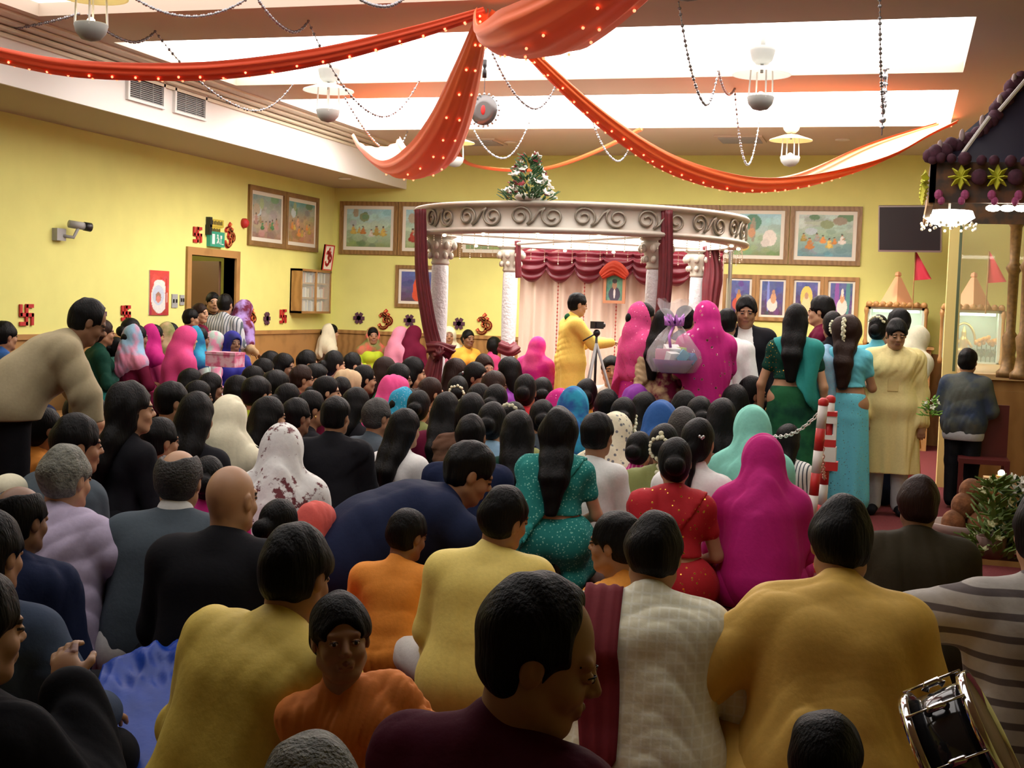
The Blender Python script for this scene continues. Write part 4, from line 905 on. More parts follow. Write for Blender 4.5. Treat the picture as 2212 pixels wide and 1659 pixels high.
# backdrop curtain with swagged pelmet, in front of the back wall
yb = 15.5; xa, xb_ = at(1124, 600, y=yb)[0], at(1562, 600, y=yb)[0]; zt_ = at(1300, 540, y=yb)[2]
CUR = mat('curtain_cream', (.72, .58, .46), rough=.7, sheen=.3)
n = 180; V = []; F = []
for j in range(2):
    for i in range(n+1):
        t = i/n; y = yb+.05*math.sin(t*46+1.2*math.sin(t*9))+.02*math.sin(t*131)
        for z in (.02, zt_): V.append((xa+(xb_-xa)*t, y+j*.012, z))
for i in range(n):
    a = i*2; b = (n+1)*2+i*2; F += [(a, a+2, a+3, a+1), (b, b+1, b+3, b+2)]
o = put('backdrop_curtain', V, F, CUR, None, True); tag(o, 'cream pleated backdrop curtain behind the wedding canopy', 'curtain')
k = MB().tube([(xa-.1, yb, zt_+.02), (xb_+.1, yb, zt_+.02)], .025, 8); k.tube([(xa-.08, yb, 0), (xa-.08, yb, zt_+.02)], .025, 8); k.tube([(xb_+.08, yb, 0), (xb_+.08, yb, zt_+.02)], .025, 8)
o = k.build('curtain_stand', SILV); tag(o, 'metal stand holding up the cream backdrop curtain', 'stand')
ns_ = 7; V = []; F = []; nu, nv = 150, 26
for i in range(nu+1):
    u = i/nu; lu = (u*ns_) % 1; prof = math.sin(math.pi*lu)
    for j in range(nv+1):
        v = j/nv; drop = .26+.20*prof**.6; z = zt_+.04-v*drop; y = yb-.10-.10*prof*math.sin(math.pi*min(1, v*.9))-.018*math.sin(v*26+3*prof)
        V.append((xa+(xb_-xa)*u, y, z))
F = [(i*(nv+1)+j, i*(nv+1)+j+1, (i+1)*(nv+1)+j+1, (i+1)*(nv+1)+j) for i in range(nu) for j in range(nv)]
o = put('swag_pelmet', V, F, mat('pelmet_maroon', (.14, .006, .016), rough=.45, sheen=.2), None, True); md = o.modifiers.new('s', 'SOLIDIFY'); md.thickness = .01; tag(o, 'maroon swagged pelmet across the top of the cream backdrop', 'pelmet')
RST = mat('red_string', (.4, .05, .03))
for px in (1205, 1262, 1332, 1395):
    k = MB(); p = at(px, 640, y=yb-.09); z = zt_-.42
    while z > .9: k.ball((0, 0, z), .011, 6, 4); z -= .045
    k.tube([(0, 0, zt_-.4), (0, 0, .9)], .003, 4); o = k.build('flower_string', RST, smooth=True, loc=(p[0], yb-.09, 0)); tag(o, 'vertical string of red beads on the backdrop, %s' % {1205: 'left of the videographer', 1262: 'behind the videographer', 1332: 'under the garlanded portrait', 1395: 'beside the front right pillar'}[px], 'bead string', 'backdrop bead strings')
p = at(1325, 622, y=15.2); PE = picture('framed portrait of a person in a dark suit hung with flowers on the backdrop', (p[0], 15.28, p[2]), .27, .37, I3, 60, [(.5, .25, .36, .3, (.06, .05, .08)), (.5, .3, .06, .22, (.7, .68, .66)), (.5, .62, .15, .17, (.35, .2, .12)), (.5, .78, .16, .09, (.03, .03, .03))], ((.1, .3, .18), (.1, .28, .18), (.1, .2, .15)), fr=.035, mt=.0, fm=mat('frame_gold', (.45, .2, .1), rough=.4))
o = ruff([A(p[0]-.16, 15.2, p[2]+.14), A(p[0], 15.2, p[2]+.24), A(p[0]+.16, 15.2, p[2]+.14)], lambda t: .035+.03*math.sin(math.pi*t), 'garland', mat('orange_red_cloth', (.6, .06, .02)), None, 'orange red cloth garland over the top of the portrait frame'); o['group'] = 'portrait garlands'; o['category'] = 'garland'

# ---------------------------------------------------------------- right hand side: shrine, counter, cabinets
e = tag(empty('television', at(1966, 494, y=16.3)), 'black flat television tilted on a bracket, upper right of the back wall', 'television'); R = rot('z', -.18)@rot('x', .22)
MB().box((-.37, -.03, -.28), (.37, .04, .28), R, A(0, 0, 0)).build('casing', SILV, e); MB().box((-.355, -.036, -.255), (.355, -.029, .265), R, A(0, 0, 0)).build('screen', BLK, e); MB().tube([(0, .04, 0), (.1, .6, .05), (.1, 1., .05)], .03, 8).build('bracket', GREY, e)
def cabinet(px0, px1, pyt, pyb, y, label, deity):
    a, b = at(px0, pyt, y=y), at(px1, pyt, y=y); c = at(px0, pyb, y=y); W_ = b[0]-a[0]; H_ = a[2]-c[2]; e = tag(empty('shrine_cabinet', (a[0], y, c[2])), label, 'cabinet', 'lit glass shrine cabinets')
    D = .45; MB().box((0, D-.02, 0), (W_, D, H_)).box((0, 0, 0), (.03, D, H_)).box((W_-.03, 0, 0), (W_, D, H_)).box((0, 0, 0), (W_, D, .03)).box((0, 0, H_-.03), (W_, D, H_)).build('cabinet_body', mat('cabinet_inner', (.62, .72, .6), rough=.6), e)
    box('light_tube', (.06, .05, H_-.06), (W_-.06, .09, H_-.035), mat('tube_glow', (1, 1, 1), emit=(.9, 1, .85), es=13), e)
    box('glass_front', (.03, .0, .03), (W_-.03, .006, H_-.03), GLS, e)
    k = MB(); k.box((-.03, -.04, H_), (W_+.03, D, H_+.035)); nsc = 9
    for i in range(nsc): k.ball((-.03+(W_+.06)*(i+.5)/nsc, -.03, H_+.035), ((W_+.06)/nsc/2, .02, .035), 8, 6)
    k.build('scalloped_top', WOOD, e, True)
    for x in (-.02, W_+.02): MB().lathe([(.022, 0), (.03, .04), (.018, .08), (.018, H_-.1), (.03, H_-.05), (.022, H_)], 12, o=(x, -.01, 0)).build('post', WOOD, e, True)
    return e, W_, H_
C1, cw, chh = cabinet(1876, 1998, 662, 745, 16.6, 'glass-fronted lit cabinet with a scalloped wooden top, beside the framed portraits', 0)
C2, cw2, ch2 = cabinet(2040, 2165, 668, 785, 15.6, 'glass-fronted lit cabinet holding a golden deity, behind the boy in denim', 1)  # second one is a solid copy in place of a reflection in the glass
def spire(C, cx, z, s, label):
    o = MB().lathe([(.26*s, 0), (.24*s, .03*s), (.05*s, .40*s), (.03*s, .42*s), (.05*s, .44*s), (.04*s, .48*s), (.001, .5*s)], 4).build('cloth_spire', mat('peach_cloth', (.75, .38, .2), rough=.7), loc=(C.location[0]+cx, C.location[1]+.2, C.location[2]+z)); tag(o, label, 'spire', 'peach cloth spires')
spire(C1, cw*.5, chh+.04, .82, 'peach pyramid cloth spire on the left lit cabinet'); spire(C2, cw2*.5, ch2+.04, .8, 'dim peach pyramid cloth spire on the right lit cabinet')
def flag(p, label):
    e = tag(empty('prayer_flag', p), label, 'flag', 'red triangular flags'); k = MB(); V = []; F = []; n = 8
    for j in range(2):
        for i in range(n+1):
            t = i/n
            for q in range(n+1): s = q/n; V.append((-.08+.2*t*(1-0)*1., j*.006+.015*math.sin(5*t+3*s), .36*(1-t)*s-.0+.02*t-.0*s))
    m_ = (n+1)**2
    for i in range(n):
        for q in range(n): a = i*(n+1)+q; F += [(a, a+n+1, a+n+2, a+1), (m_+a, m_+a+1, m_+a+n+2, m_+a+n+1)]
    put('flag_cloth', V, F, mat('flag_red', (.6, .03, .06), rough=.5), e, True); MB().tube([(-.085, 0, -.35), (-.085, 0, .36)], .008, 6).build('flag_pole', WOOD, e)
f1 = at(1990, 606, y=16.5); flag(f1, 'red triangular prayer flag under the television'); f2 = at(2150, 612, y=15.5); flag(f2, 'red triangular prayer flag behind the glass at right')
# golden deity of the reflected cabinet, built solid
e = tag(empty('deity_figure', (C2.location[0]+cw2*.38, 15.82, C2.location[2]+.03)), 'seated golden deity figure with arched halo inside the right lit cabinet', 'figure')
MB().lathe([(.12, 0), (.13, .03), (.10, .05), (.11, .08), (.001, .08)], 20).build('pedestal', GOLD, e, True)
V, F_ = polygonize([('c', A(-.06, 0, .11), A(.06, 0, .11), .045, .045, .03), ('c', A(0, 0, .13), A(0, 0, .24), .05, .045, .03), ('c', A(0, 0, .28), A(0, 0, .32), .03, .028, .015), ('c', A(0, 0, .34), A(0, 0, .40), .026, .008, .01), ('c', A(.04, 0, .24), A(.09, -.02, .17), .018, .015, .01), ('c', A(-.04, 0, .24), A(-.09, -.02, .17), .018, .015, .01)], .008)
o = link(bpy.data.objects.new('deity_body', fast_mesh('deity_body', V, F_, [GOLD]))); o.parent = e
MB().tube([(.13*math.cos(a), .05, .2+.24*math.sin(a)) for a in [math.pi*i/14 for i in range(15)]], .014, 8).build('halo', GOLD, e, True)
for i in range(5):
    o = empty('flower_posy', (C2.location[0]+cw2*(.62+.08*i), 15.78+.04*(i % 2), C2.location[2]+.03)); tag(o, 'orange marigold posy beside the golden deity, %s from the left' % ['first', 'second', 'third', 'fourth', 'fifth'][i], 'flowers', 'marigold posies in the lit cabinet')
    k = MB(); [k.ball((.02*math.cos(j*2.1), .02*math.sin(j*2.1), .20+.015*j+.02*(i % 3)), .026, 6, 5) for j in range(4)]; k.build('blooms', mat('marigold', (.75, .3, .03)), o, True)
    k = MB(); [leafy(k, A(0, 0, .05), A(math.cos(j), math.sin(j), 1.2), .13, .025) for j in range(7)]; k.build('leaves', mat('leaf_dark', (.02, .09, .04)), o); MB().tube([(0, 0, 0), (0, 0, .2)], .006, 5).build('stem', mat('leaf_dark', (.02, .09, .04)), o)
# sideboard the cabinets stand on, shrine counter, column, glass screen
zc1 = C1.location[2]; o = MB().box((C1.location[0]-.1, 16.5, 0), (C1.location[0]+cw+.1, YB-.06, zc1-.03)).box((C1.location[0]-.13, 16.45, zc1-.03), (C1.location[0]+cw+.13, YB-.06, zc1)).build('sideboard', WOOD); tag(o, 'wooden sideboard under the left lit cabinet', 'sideboard')
ca = at(2092, 806, y=12.6); ZK = ca[2]
CW = mat('counter_wood', (.32, .17, .05), rough=.45, kind='wood', pscale=2, col2=(.26, .13, .035))
e = tag(empty('shrine_counter', (ca[0], 12.6, 0)), 'wooden shrine counter with a pale edge at the right', 'counter')
MB().box((0, 0, 0), (2.4, 3.9, ZK-.05)).build('counter_body', CW, e); MB().box((-.04, -.04, ZK-.05), (2.4, 3.9, ZK)).build('counter_top', mat('counter_edge', (.5, .33, .14), rough=.4), e)
MB().box((.1, -.02, .1), (1.1, 0, ZK-.15)).box((1.2, -.02, .1), (2.2, 0, ZK-.15)).build('front_panel', CW, e)
gx = at(2068, 600, y=12.9)[0]
e = tag(empty('glass_screen', (gx, 12.9, 0)), 'tall clear glass screen beside the yellow column', 'glass screen'); MB().box((.03, 0, ZK), (2.3, .012, 2.65)).build('pane', mat('glass_screen_pane', (.8, .85, .55), rough=.02, alpha=.14, spec=.8), e); MB().box((0, -.01, ZK), (.025, .03, 2.7)).build('edge_rail', mat('glass_edge', (.1, .14, .07), rough=.3), e)
cxl = at(2046, 600, y=13.1)[0]; o = MB().box((cxl, 13.0, 0), (cxl+.13, 13.25, 2.75)).build('column', mat('column_cream', (.78, .66, .25), rough=.7)); tag(o, 'square pale yellow column under the shrine canopy', 'column')
# carved gilded pillars and dark lattice at the far right
for i, (px, d) in enumerate(((2178, 11.2), (2208, 10.9))):
    c = at(px, 800, d=d); o = MB().lathe([(.10, 0), (.10, .05), (.07, .08), (.05, .2), (.07, .35), (.04, .4), (.045, .9), (.07, .95), (.04, 1.0), (.05, 1.3), (.08, 1.35), (.05, 1.4), (.10, 1.5), (.12, 1.6)], 20).build('gilded_pillar', mat('gilded_wood', (.20, .11, .03), rough=.45, metal=.3, noise=.3), smooth=True, loc=(c[0], c[1], ZK)); tag(o, 'turned gilded shrine pillar at the right edge, %s one' % ('left' if i == 0 else 'right'), 'pillar', 'gilded shrine pillars')
# shrine roof canopy
y0 = 9.3; q = at(2006, 437, y=y0); zq = q[2]; x0 = q[0]; zt2 = at(2030, 350, y=y0)[2]; x1 = x0+1.9; back = 11.3
e = tag(empty('shrine_canopy', (x0, y0, zq)), 'dark shrine canopy with flower garlands and bright lights, upper right', 'canopy'); hz = zt2-zq
BRN = mat('fascia_brown', (.16, .075, .035), rough=.8, kind='mottle', pscale=9, col2=(.07, .05, .04))
MB().box((0, 0, 0), (x1-x0, .05, hz)).box((0, 0, 0), (.04, back-y0, hz)).box((x1-x0-.04, 0, 0), (x1-x0, back-y0, hz)).box((0, back-y0-.04, 0), (x1-x0, back-y0, hz)).build('fascia', BRN, e)
MB().box((-.01, .03, -.02), (.03, back-y0, .05)).build('side_board', mat('side_cream', (.65, .42, .2), rough=.6), e)
mx, my = (x1-x0)/2, (back-y0)/2
MB().add([(0, 0, hz), (2*mx, 0, hz), (2*mx, 2*my, hz), (0, 2*my, hz), (mx*.62, my*.6, hz+.62), (2*mx-mx*.62, my*.6, hz+.62), (2*mx-mx*.62, 2*my-my*.6, hz+.62), (mx*.62, 2*my-my*.6, hz+.62)], [(0, 1, 5, 4), (1, 2, 6, 5), (2, 3, 7, 6), (3, 0, 4, 7), (4, 5, 6, 7), (3, 2, 1, 0)]).build('roof', mat('roof_navy', (.012, .010, .03), rough=.6), e)
def rope(P, r, m_, nm, parent, seed=1, dens=1.):
    k = MB(); P = smoothp(P, int(22*dens)); rs = random.Random(seed)
    for i, p in enumerate(P): k.ball(p+A(*[rs.uniform(-.3, .3)*r for _ in range(3)]), r*rs.uniform(.8, 1.2), 7, 5)
    return k.build(nm, m_, parent, True)
PG = mat('garland_plum', (.075, .02, .04), rough=.8, noise=.3); WG = mat('garland_tuft', (.45, .35, .35), rough=.8)
rope([(0, -.03, hz+.03), (mx*.35, my*.25, hz+.26), (mx*.62, my*.6, hz+.66)], .055, PG, 'hip_garland', e); rope([(0, -.06, hz+.02), (.6, -.06, hz+.0), (1.2, -.06, hz+.02), (1.9, -.06, hz+.0)], .04, PG, 'edge_garland', e, 2)
TP_ = smoothp([(0, -.03, hz+.03), (mx*.35, my*.25, hz+.26), (mx*.62, my*.6, hz+.66)], 22)
for t in (3, 7, 11, 15, 19): q = TP_[t]; MB().ball((q[0]-.02, q[1]-.05, q[2]+.03), (.02, .02, .045), 6, 4).build('garland_tuft', WG, e, True)
MB().tube([(.18, -.05, hz+.02), (.36, -.02, hz+.30)], .014, 6).tube([(.42, -.02, hz+.34), (.66, .05, hz+.66)], .014, 6).build('white_stripe', WHT, e)
YF = mat('yellow_flower', (.66, .68, .05), rough=.7)
for i in range(9):
    k = MB()
    for j in range(8):
        a = j*math.pi/4; leafy(k, A(0, 0, 0), A(math.cos(a), 0, math.sin(a)), .085, .030)
    o = k.build('yellow_rosette', YF, e, loc=(.20+.23*i, -.03, hz*.62)); k = MB().ball((.115, -.01, .0), (.055, .03, .055), 8, 6); k.build('plum_rosette', PG, o, True)
for i in range(4):
    k = MB()
    for j in range(8):
        a = j*math.pi/4; leafy(k, A(0, 0, 0), A(0, math.cos(a), math.sin(a)), .085, .030)
    k.build('yellow_rosette', YF, e, loc=(-.03, .12+.3*i, hz*.55))
PK = mat('pink_paper', (.42, .08, .22), rough=.7)
for i in range(11):
    k = MB(); k.ball((0, 0, 0), (.03, .02, .035), 7, 5).ball((.02*(-1)**i, 0, -.04), (.025, .018, .03), 7, 5); k.build('pink_flower', PK, e, loc=(.06+.17*i, -.03, .05))
TUB = mat('white_tube', (1, 1, 1), emit=(1, .95, .8), es=14)
k = MB()
for i in range(16): k.ball((.42+.09*i, .06, -.03), (.05, .03, .024), 8, 5)
k.build('light_row', TUB, e, True)
o = tag(empty('crystal_light', at(2050, 470, d=9.9)), 'bright white crystal ceiling light glowing under the shrine canopy', 'light')
MB().lathe([(.001, -.07), (.12, -.05), (.19, 0), (.17, .05), (.001, .06)], 24).build('light_body', TUB, o, True); k = MB()
for i in range(30): a = i*.2094; k.ball((.20*math.cos(a), .20*math.sin(a), -.05-.02*(i % 3)), .013, 5, 4)
k.build('crystal_drops', CRY, o, True); MB().tube([(0, 0, .05), (0, 0, .2)], .01, 6).build('stem', SILV, o)
# ---------------------------------------------------------------- the people
K = (.010, .010, .013); KB = (.014, .016, .03)
COL = dict(black=K, navy=(.012, .018, .05), blue=(.02, .09, .30), royal=(.02, .02, .22), turq=(.02, .28, .45), teal=(.015, .22, .20), mint=(.22, .60, .50), aqua=(.12, .48, .60), sky=(.25, .42, .58), green=(.02, .12, .05),
           dkgreen=(.008, .045, .03), lime=(.45, .58, .03), olive=(.20, .22, .07), yellow=(.78, .56, .10), cream=(.72, .68, .50), white=(.74, .74, .72), orange=(.80, .30, .05), gold=(.75, .42, .06), coral=(.70, .12, .10), peach=(.75, .42, .26),
           red=(.42, .012, .02), maroon=(.12, .008, .03), pink=(.65, .06, .22), magenta=(.50, .012, .19), rose=(.70, .25, .38), purple=(.20, .03, .28), lilac=(.36, .24, .55), grey=(.16, .17, .18), slate=(.07, .09, .11), sand=(.45, .32, .18), brown=(.10, .05, .03), ltgrey=(.42, .43, .46), mintpale=(.38, .50, .44), beige=(.36, .30, .18))
def cl(c, **k):
    if isinstance(c, tuple) and isinstance(c[0], str): return cloth(COL[c[0]], c[1], COL.get(c[2], c[2]), c[3] if len(c) > 3 else 30.)
    return cloth(COL[c] if isinstance(c, str) else c, **k)
FEM = dict(fem=True)
def arch(kind, hy=0., lean=.1, arms=None, pose=None, hp=0.):
    """kind: (f|m)(sit|chair|stand|kneel)-hair-top ; returns shared meshes"""
    key = (kind, round(hy, 2), round(lean, 2), arms, pose, hp)
    if key in CACHE: return CACHE[key]
    g, hair, top = kind.split('-'); fem = g[0] == 'f'; pose = pose or g[1:]
    J = skeleton(pose, fem=fem, hy=hy, lean=lean, arms=arms, hp=hp, hs=1.2 if top == 'child' else 1., legs=TUCK if pose == 'sit' else None); sp = []
    sd = len(CACHE); H1, H2 = .0085, .0105
    if hair == 'veil': sp.append(('veil', veil_prims(J, sd), .0095))
    elif hair == 'veilshort': sp.append(('veil', veil_prims(J, sd, length=.2), .0095))
    elif hair == 'veilhalf': sp += [('hair', hair_prims(J, 'bun'), .009), ('veil', veil_prims(J, sd, half=True, length=.3), .0095)]
    elif hair != 'bald': sp.append(('hair', hair_prims(J, hair), .0085))
    if top == 'sari': sp += [('blouse', blouse_prims(J, sd), H2), ('pallu', pallu_prims(J, sd), H2), ('skirt', skirt_prims(J, seed=sd), H2)]
    elif fem: sp += [('tunic', kurta_prims(J, sd, sleeve=.95), H2), ('skirt', skirt_prims(J, seed=sd, spread=.92), H2)]
    elif top == 'jacket': sp += [('jacket', jacket_prims(J, sd), H2), ('trousers', trouser_prims(J, sd), H2)]
    else: sp += [('shirt', kurta_prims(J, sd), H2), ('trousers', trouser_prims(J, sd), H2)]
    out = parts_for(key, J, sp, H1); CACHE[key] = out; JS[key] = J; LASTJ[0] = J
    return out
JS = {}; LASTJ = [None]; QUEUE = []; FIXED = [at(1741, 1226, z=0)[:2], at(1768, 1190, z=0)[:2]]; FLUSH = [False]
TUCK = [A(.09, .02, .11), A(.215, .27, .13), A(.03, .33, .065), A(-.05, .35, .045)]
TOPZ = {'sit': .862, 'chair': 1.285, 'stand': 1.67, 'kneel': 1.04}
def head_off(J): return J['head']
def place(px, py, d, J, meshes, label, face=None, skin=0, cols=None, group=None, s=None, z0=0., tgt=(-3.2, 12.8), smax=1.12, hairtop=.126):
    """stand or seat a figure so that the crown of its head lies at the pixel, at camera distance d"""
    p = at(px, py, d=d); top = p[2]-z0; tl = J['head'][2]+hairtop*J['hs']
    k = top/tl; sx = min(k, smax) if s is None else s
    v = ray(px, py); vrz = math.atan2(-v[0], v[1])
    if face is None:
        rz = math.atan2(-(tgt[0]-p[0]), tgt[1]-p[1])
    else: rz = vrz-math.radians(face)
    off = rot('z', rz)@(np.array([J['head'][0], J['head'][1]-.01, 0])*sx)
    return person(meshes, (p[0]-off[0], p[1]-off[1], z0), rz, sx, label, skin, cols, group, sz=k)
PEOPLE = []
def crowd(px, py, d, kind, label, top='black', low='black', hair=None, veil=None, skin=None, face=None, hy=0., lean=.12, group='audience seated on the carpet', z0=0., extra=None, hp=0., arms=None, s=None):
    if group == 'audience seated on the carpet' and not FLUSH[0]:
        QUEUE.append([px, py, d, kind, label, dict(top=top, low=low, hair=hair, veil=veil, skin=skin, face=face, hy=hy, lean=lean, z0=z0, extra=extra, hp=hp, arms=arms, s=s)]); return
    ms = arch(kind, hy, lean, arms, None, hp); J = JS[(kind, round(hy, 2), round(lean, 2), arms, None, hp)]
    rs = random.Random(int(px*7+py)); skin = rs.choice([0, 0, 1, 2]) if skin is None else skin
    if face is None and group == 'audience seated on the carpet':
        p = at(px, py, d=d); v = ray(px, py); a = math.degrees(math.atan2(-v[0], v[1])-math.atan2(-(-3.2-p[0]), 12.8-p[1])); face = max(-50, min(78, a+(22 if px < 900 else 0)))+rs.uniform(-12, 12)
    cols = {'hair': hair or HAIRB, 'veil': cl(veil) if veil else None, 'tunic': cl(top), 'blouse': cl(top), 'pallu': cl(low), 'skirt': cl(low), 'shirt': cl(top), 'jacket': cl(top), 'trousers': cl(low)}
    cols = {k: v for k, v in cols.items() if v is not None}
    o = place(px, py, d, J, ms, label, face, skin, cols, group, z0=z0, s=s)
    for e in (extra or []): e(o, J)
    PEOPLE.append(o); return o
WFL = mat('jasmine', (.72, .70, .50), rough=.7)
def gajra(kind='drop', m_=WFL):
    def f(o, J):
        c, R, s = J['head'], J['Rh'], J['hs']; k = MB(); W = lambda *p: c+R@(A(*p)*s)
        if kind == 'drop': pts = [W(-.0+.012*math.sin(i*2.1), -.115-.012*math.sin(i*.4), .07-.013*i) for i in range(19)]; r = .015
        elif kind == 'ring': pts = [W(.058*math.cos(a), -.135, -.01+.058*math.sin(a)) for a in [i*.37 for i in range(17)]]; r = .012
        elif kind == 'arc': pts = [W(.07*math.cos(a), -.06-.07*abs(math.sin(a)), .08*math.sin(a)+.03) for a in [.4+i*.2 for i in range(12)]]; r = .012
        elif kind == 'clip': pts = [W(.03+.007*i, -.105, .035) for i in range(5)]; r = .009
        else: pts = [W(.085, -.02-.01*i, .0-.012*i) for i in range(9)]; r = .012
        for i, p in enumerate(pts): k.ball(p+A(.004*math.sin(i*5), 0, .004*math.cos(i*3)), r, 6, 4)
        b = k.build('hair_flowers' if kind != 'clip' else 'hair_clip', m_ if kind != 'clip' else SILV, o, True)
    return f
def earring(side=1):
    def f(o, J):
        p = J['head']+J['Rh']@(A(side*.084, -.004, -.045)*J['hs']); MB().ball(p, (.006, .006, .012), 6, 4).build('earring', GOLD, o, True)
    return f
WB = 'people seated on the wall benches'
# -- benches along the walls
bench = tag(empty('long_bench', (XL+.16, 8.2, 0)), 'long wooden bench along the left wall under the seated women', 'bench', 'wall benches'); MB().box((0, 0, .38), (.48, 4.9, .43)).build('seat', WOOD, bench); [MB().box((.04, y, 0), (.44, y+.06, .38)).build('leg', WOOD, bench) for y in (.1, 1.6, 3.2, 4.7)]
bench = tag(empty('long_bench', (XL+.6, YB-.70, 0)), 'long wooden bench along the back wall under the seated women', 'bench', 'wall benches'); MB().box((0, 0, .38), (4.4, .48, .43)).build('seat', WOOD, bench); [MB().box((x, .04, 0), (x+.06, .44, .38)).build('leg', WOOD, bench) for x in (.1, 1.5, 2.9, 4.2)]
bench = tag(empty('long_bench', (XL+.9, 12.9, 0)), 'short wooden bench standing in front of the doorway', 'bench', 'wall benches'); MB().box((0, 0, .38), (.48, 2.1, .43)).build('seat', WOOD, bench); [MB().box((.04, y, 0), (.44, y+.06, .38)).build('leg', WOOD, bench) for y in (.1, 1.9)]
def onbench(px, py, side, kind, label, off=.52, **k):
    p = at(px, py, x=XL+off) if side == 'L' else at(px, py, y=YB-.50); d = float(np.dot(p-CAM, CF)); 
    return crowd(px, py, d, kind, label, group=WB, **k)
FV, FH, FB, MS = 'fchair-veil-tunic', 'fchair-veilhalf-tunic', 'fchair-bun-tunic', 'mchair-short-shirt'
onbench(10, 695, 'L', 'mchair-short-shirt', 'person in blue seated on the bench at the far left edge of the picture', top='blue', low='navy', face=60)
onbench(222, 690, 'L', FB, 'woman with dark reddish hair and teal shawl seated behind the bending man, in profile', top='dkgreen', low='teal', hair=HAIRN, face=75)
onbench(252, 728, 'L', 'fchair-bun-tunic', 'woman in bright green sari resting her hand near the left corner of the bench', top='mint', low='teal', face=60)
onbench(283, 687, 'L', FB, 'dark-haired woman half hidden behind the grey-blue headscarf on the left bench', off=.38, top='navy', low='navy', face=50)
onbench(296, 702, 'L', FH, 'woman in grey-blue and pink headscarf with maroon top, arms folded, on the left bench', off=.75, top='maroon', low='maroon', veil=('sky', 'mottle', 'rose', 6), face=62, arms=('fold', 'fold'))
onbench(333, 701, 'L', FH, 'woman in magenta headscarf and pink tunic on the left bench', top='pink', low=('pink', 'sequin', 'gold', 40), veil='magenta', face=60)
onbench(368, 697, 'L', FH, 'woman in mottled olive headscarf between the magenta and pink women', top='brown', low='brown', veil=('olive', 'mottle', 'sand', 8), face=60)
onbench(402, 705, 'L', 'fchair-veil-tunic', 'woman wrapped in a plain bright pink shawl on the doorway bench', off=1.15, top='pink', low='pink', veil='pink', face=70)
onbench(430, 706, 'L', FH, 'woman in blue headscarf with pale mint tunic on the doorway bench', off=1.15, top='mintpale', low='mintpale', veil=('turq', 'mottle', 'blue', 5), face=65)
onbench(463, 716, 'L', FV, 'woman in pale pink patterned headscarf beside the navy-hooded woman', off=1.15, top='rose', low='rose', veil=('rose', 'mottle', 'mintpale', 12), face=80)
onbench(502, 716, 'L', FV, 'woman in royal blue shawl and hood facing the viewer, holding a pink parcel', off=1.3, top='royal', low='ltgrey', veil=('royal', 'mottle', 'navy', 4), face=150, hy=0)
onbench(579, 690, 'B', 'mchair-short-child', 'boy in dark top seated against the back wall near the corner', top='maroon', low='navy', face=50)
onbench(610, 698, 'B', FV, 'elderly woman in coral red headscarf and peach shawl by the back wall', top='peach', low='peach', veil='coral', face=65)
onbench(641, 697, 'B', 'fchair-veilhalf-tunic', 'grey-haired woman in grey-green shawl beside the coral headscarf', top='ltgrey', low='grey', veil='mintpale', hair=HAIRG, face=65)
onbench(716, 700, 'B', FH, 'woman in cream headscarf and dark jacket seated below the bookcase', top='brown', low='slate', veil='cream', face=70)
onbench(806, 707, 'B', FH, 'woman in olive headscarf with lime and rose scarves under the om sign', top='lime', low='rose', veil=('olive', 'mottle', 'coral', 5), face=170, arms=('lap', 'hold'))
onbench(866, 706, 'B', FV, 'woman in rose pink shawl just left of the maroon pillar drape', top='rose', low='pink', veil='rose', face=60)
onbench(895, 704, 'B', FV, 'woman in dark maroon shawl right beside the pillar drape', top='maroon', low='maroon', veil='maroon', face=45)
onbench(970, 706, 'B', FV, 'older woman in pale pink and cream headscarf seen right of the front left pillar', top='rose', low='cream', veil='cream', face=175)
onbench(1012, 712, 'B', FB, 'woman in bright orange top between the two left pillars', top='gold', low='gold', face=150)
onbench(1068, 728, 'B', 'fchair-bob-tunic', 'woman in hot pink seated left of the rear left pillar', top='pink', low='pink', face=60)
p_ = at(486, 792, x=XL+1.65); o = MB().box((-.16, -.10, 0), (.16, .10, .14)).box((-.165, -.105, .12), (.165, .105, .145)).build('parcel', mat('parcel_pink', (.65, .12, .25), kind='mottle', pscale=14, col2=(.75, .45, .55)), loc=(p_[0], p_[1], p_[2])); tag(o, 'pink patterned parcel held on the lap of the blue-hooded woman', 'parcel')
# -- at the doorway
DG = 'people standing at the doorway'
def door(px, py, xx, kind, label, **k): p = at(px, py, x=XL+xx); crowd(px, py, float(np.dot(p-CAM, CF)), kind, label, group=DG, **k)
door(460, 631, .15, 'fstand-bun-tunic', 'dark-haired woman in black standing in the doorway facing the room', top='black', low='black', face=165)
door(432, 655, .45, 'fstand-bun-tunic', 'laughing woman in plum standing left in the doorway', top='maroon', low='maroon', face=120, hair=HAIRN)
door(413, 668, .4, 'mstand-short-shirt', 'dark-haired person in plum leaning at the left side of the doorway', top='maroon', low='black', face=80)
door(487, 636, .4, 'mstand-short-jacket', 'man in grey pinstriped shirt standing with his back to us at the doorway', top=('ltgrey', 'stripeX', 'slate', 9), low='slate', face=30)
door(527, 649, .5, 'fstand-veil-tunic', 'woman with purple headscarf and sand-coloured shawl standing right of the doorway', top='sand', low='sand', veil=('lilac', 'mottle', 'maroon', 8), face=60)
